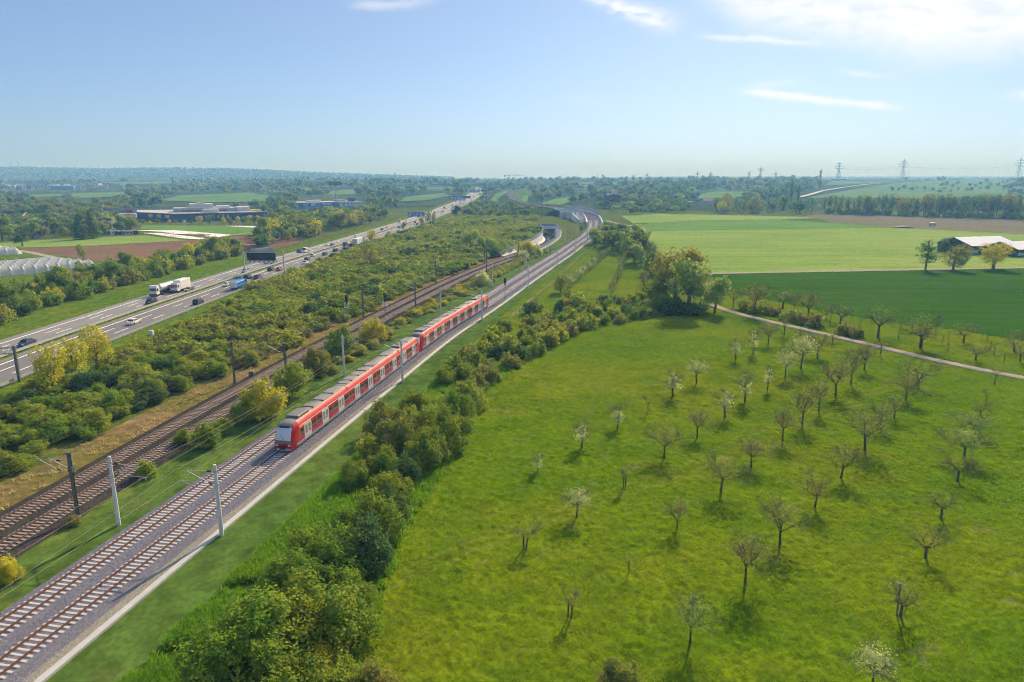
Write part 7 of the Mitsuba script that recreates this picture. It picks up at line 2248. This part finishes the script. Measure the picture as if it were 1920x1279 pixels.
# wooded ridge on the skyline
rr = np.random.default_rng(73)
for i in range(2300):
    u = rr.uniform(-120, 900); y = rr.uniform(3500, 5300)
    x = (u - 960) * y / F
    z = float(land(x, y))
    if z < 38:
        continue
    n_w[0] += 1
    t_ = TREES['leaf_far', 'far']
    h = rr.uniform(11, 16)
    inst(f'far_woods__{n_w[0]:04d}', t_[int(rr.integers(len(t_)))][1], mat([x, y, z - 1], rr.uniform(0, 6.28), (h * 1.9, h * 1.9, h)))
for i in range(420):
    u = rr.uniform(880, 1990); y = rr.uniform(3800, 5200)
    x = (u - 960) * y / F
    if float(meshkit.noise(np.array([u / 45.0, y / 900.0, 0.5]), 3)) < 0.52:
        continue
    n_w[0] += 1
    t_ = TREES['leaf_far', 'far']
    h = rr.uniform(6, 13)
    inst(f'far_woods__{n_w[0]:04d}', t_[int(rr.integers(len(t_)))][1], mat([x, y, float(land(x, y)) - 1], rr.uniform(0, 6.28), (h * 1.8, h * 1.8, h)))
lab('far_woods', 'far-off woods and hedges covering the valley and the ridge up to the horizon', 'woods', None, 'stuff')
# nearer single trees around hamlet and store
hm = sg.Polygon([XY(u, v) for u, v in [(-100, 455), (0, 446), (60, 448), (200, 441), (262, 432), (250, 418), (180, 412), (60, 418), (-100, 424)]])
for q in scatter(hm, 200, 5.2, wr):
    kd = wr.choice(['leaf_far', 'leaf_tree', 'leaf_brown', 'leaf_dark', 'leaf_pale'], p=[.3, .25, .2, .15, .1])
    tree(q, wr.uniform(5.5, 11), kd, 'far', 1.3, f'{TONE[kd]} tree in the dense grove around the hamlet on the left', f'{TONE[kd]} trees of the grove on the left', 'grove_tree', rng=wr)
for u, v, hp_, kd, lb in [(152, 449, 50, 'conifer', 'tall dark spruce, left of two before the grove'), (174, 447, 48, 'conifer', 'tall dark spruce, right of two before the grove'), (84, 408, 26, 'leaf_dark', 'dark broad cedar in the grove on the left'), (5, 452, 44, 'leaf_tree', 'large green tree at the left edge before the hamlet'), (126, 396, 12, 'leaf_pale', 'small bright green tree in the grove'), (250, 424, 18, 'leaf_tree', 'round green tree left of the white plastic sheets'), (228, 424, 20, 'leaf_tree', 'broad green tree before the petrol canopy')]:
    tree(P(u, v), hp_ * PX(v), kd, 'near', 1.15, lb, None, 'single_tree')
for i, u in enumerate([268, 282, 296, 318, 330, 346, 360, 375, 392, 420, 432, 446, 458, 470, 478, 484]):
    v = 421.5 + wr.uniform(-1, .5)
    p = P(u, v)
    kd = ['leaf_tree', 'leaf_yellow', 'leaf_brown', 'leaf_yellow'][i % 4]
    tree(p, (wr.uniform(8, 11) if i < 7 else wr.uniform(12, 19)) * PX(v), kd, 'near' if kd == 'leaf_yellow' else 'far', 1.0, 'tree of the row in front of the blue store', 'trees before the blue store', 'street_tree', rng=wr)

# ---------------------------------------------------------------- masts, pylons, crane, towers on the skyline
def pylon(u, vb, vt, label, group, wide=3):
    p = PL(u, vb)
    y = p[1]
    h = (vb - vt) * y / F
    w = h * 0.11
    r = max(0.25, y * 0.00020)
    m = []
    for sx in (-1, 1):
        for sy in (-1, 1):
            m.append(bar([sx * w, sy * w, -1], [sx * w * 0.25, sy * w * 0.25, h * 0.6], r))
            m.append(bar([sx * w * 0.25, sy * w * .25, h * 0.6], [0, 0, h], r))
    zs = np.linspace(0, h * 0.6, 6)
    for a, b in zip(zs[:-1], zs[1:]):
        wa, wb = w * (1 - .75 * a / (h * .6)), w * (1 - .75 * b / (h * .6))
        for s in (-1, 1):
            m += [bar([-wa, s * wa, a], [wb, s * wb, b], r * .7), bar([wa, s * wa, a], [-wb, s * wb, b], r * .7)]
    arms = []
    for k in range(wide):
        z = h * (0.62 + 0.13 * k)
        l = h * (0.22, 0.28, 0.18)[k % 3]
        arms.append(cat(bar([-l, 0, z], [0, 0, z + h * .03], r), bar([l, 0, z], [0, 0, z + h * .03], r), bar([-l, 0, z], [l, 0, z], r)))
    key = num('power_pylon')
    put(key + '__tower', cat(m).apply_translation(p), 'steel_dark')
    for a in arms:
        put(num(key + '__arm'), a.apply_translation(p), 'steel_dark')
    lab(key, label, 'power pylon', group)
    return p, h


P3 = [pylon(u, vb, vt, f'lattice power pylon on the right horizon, {s} of the three big ones', None) for u, vb, vt, s in [(1571, 338, 305, 'left'), (1691, 338, 300, 'middle'), (1908, 337.5, 298, 'right')]]
for u, vb, vt in [(1425, 337, 312), (1404, 337, 321), (1454, 337, 322), (1332, 337, 322), (1307, 337, 322), (1213, 337.5, 324), (1187, 337.5, 327), (1130, 337.5, 326), (1050, 338, 329), (985, 338, 331), (1240, 338, 330)]:
    pylon(u, vb, vt, 'small faint power pylon far along the horizon', 'small pylons along the horizon', 2)
for i, ((a, ha), (b, hb)) in enumerate(zip(P3[:-1], P3[1:])):
    for k, (zz, o) in enumerate(((0.63, -.2), (0.63, .2), (0.76, .2))):
        q = [a + (b - a) * t + [ha * o, 0, (ha * (1 - t) + hb * t) * zz - 9 * 4 * t * (1 - t)] for t in np.linspace(0, 1, 13)]
        put(num('power_line__wire'), tube(q, 0.18, 3), 'steel_dark')
lab('power_line', 'faint power lines sagging between the big pylons on the right horizon', 'power line')
cm = PL(1119.5, 340)
put('radio_mast', tube([cm, cm + [0, 0, (340 - 326) * cm[1] / F]], [0.9, 0.6], 6), 'steel_dark')
lab('radio_mast', 'dark thin radio mast at the horizon right of the crane', 'mast')
lm_ = PL(1702, 340)
put('flood_mast', tube([lm_, lm_ + [0, 0, (340 - 320) * lm_[1] / F]], [0.5, 0.3], 6), 'steel_dark')
lab('flood_mast', 'thin dark lamp mast right of the middle big pylon', 'mast')
cr_ = PL(955, 346)
s_ = cr_[1] / F
put('tower_crane__mast', tube([cr_, cr_ + [0, 0, 17 * s_]], 0.9, 4), 'steel_dark')
put('tower_crane__jib', cat(bar(cr_ + [-9.5 * s_, 0, 16 * s_], cr_ + [26 * s_, 0, 16.5 * s_], 0.55), bar(cr_ + [0, 0, 18.5 * s_], cr_ + [20 * s_, 0, 16.6 * s_], 0.25), bar(cr_ + [0, 0, 18.5 * s_], cr_ + [-8 * s_, 0, 16.2 * s_], 0.25)), 'wall_cream')
put('tower_crane__counterweight', box(-1.2, 1.2, -1, 1, -2.2, 0.6).apply_scale(1.6).apply_translation(cr_ + [-8.6 * s_, 0, 15.8 * s_]), 'wall_dark')
lab('tower_crane', 'tower crane with a long jib on the horizon above the new line', 'crane')
bm = PL(884, 347)
put('slanting_crane_boom', bar(bm, bm + [14 * bm[1] / F, 0, 13 * bm[1] / F], 0.7), 'steel_dark')
lab('slanting_crane_boom', 'slanting boom of a mobile crane above the end of the motorway', 'crane')
ct = PL(741, 337)
s_ = ct[1] / F
put('church_tower__shaft', box(-1.6 * s_, 1.6 * s_, -1.6 * s_, 1.6 * s_, 0, 8 * s_).apply_translation(ct), 'wall_dark')
put('church_tower__spire', tube([ct + [0, 0, 8 * s_], ct + [0, 0, 13.5 * s_]], [2.0 * s_, 0.05], 6), 'roof_dark')
lab('church_tower', 'church tower with a pointed spire on the skyline left of the crane', 'tower')
for u, vb, vt in ((49, 319, 312), (62, 319, 310.5), (207, 321, 314)):
    p = np.array([(u - 960) * 5000 / F, 5000, float(land((u - 960) * 5000 / F, 5000))])
    k = num('ridge_mast')
    put(k, tube([p, p + [0, 0, (vb - vt) * 5000 / F + 10]], [1.6, 1.0], 5), 'steel_dark')
    lab(k, f'faint thin mast on the wooded ridge, {["left", "middle", "right"][[49, 62, 207].index(u)]} of three', 'mast')
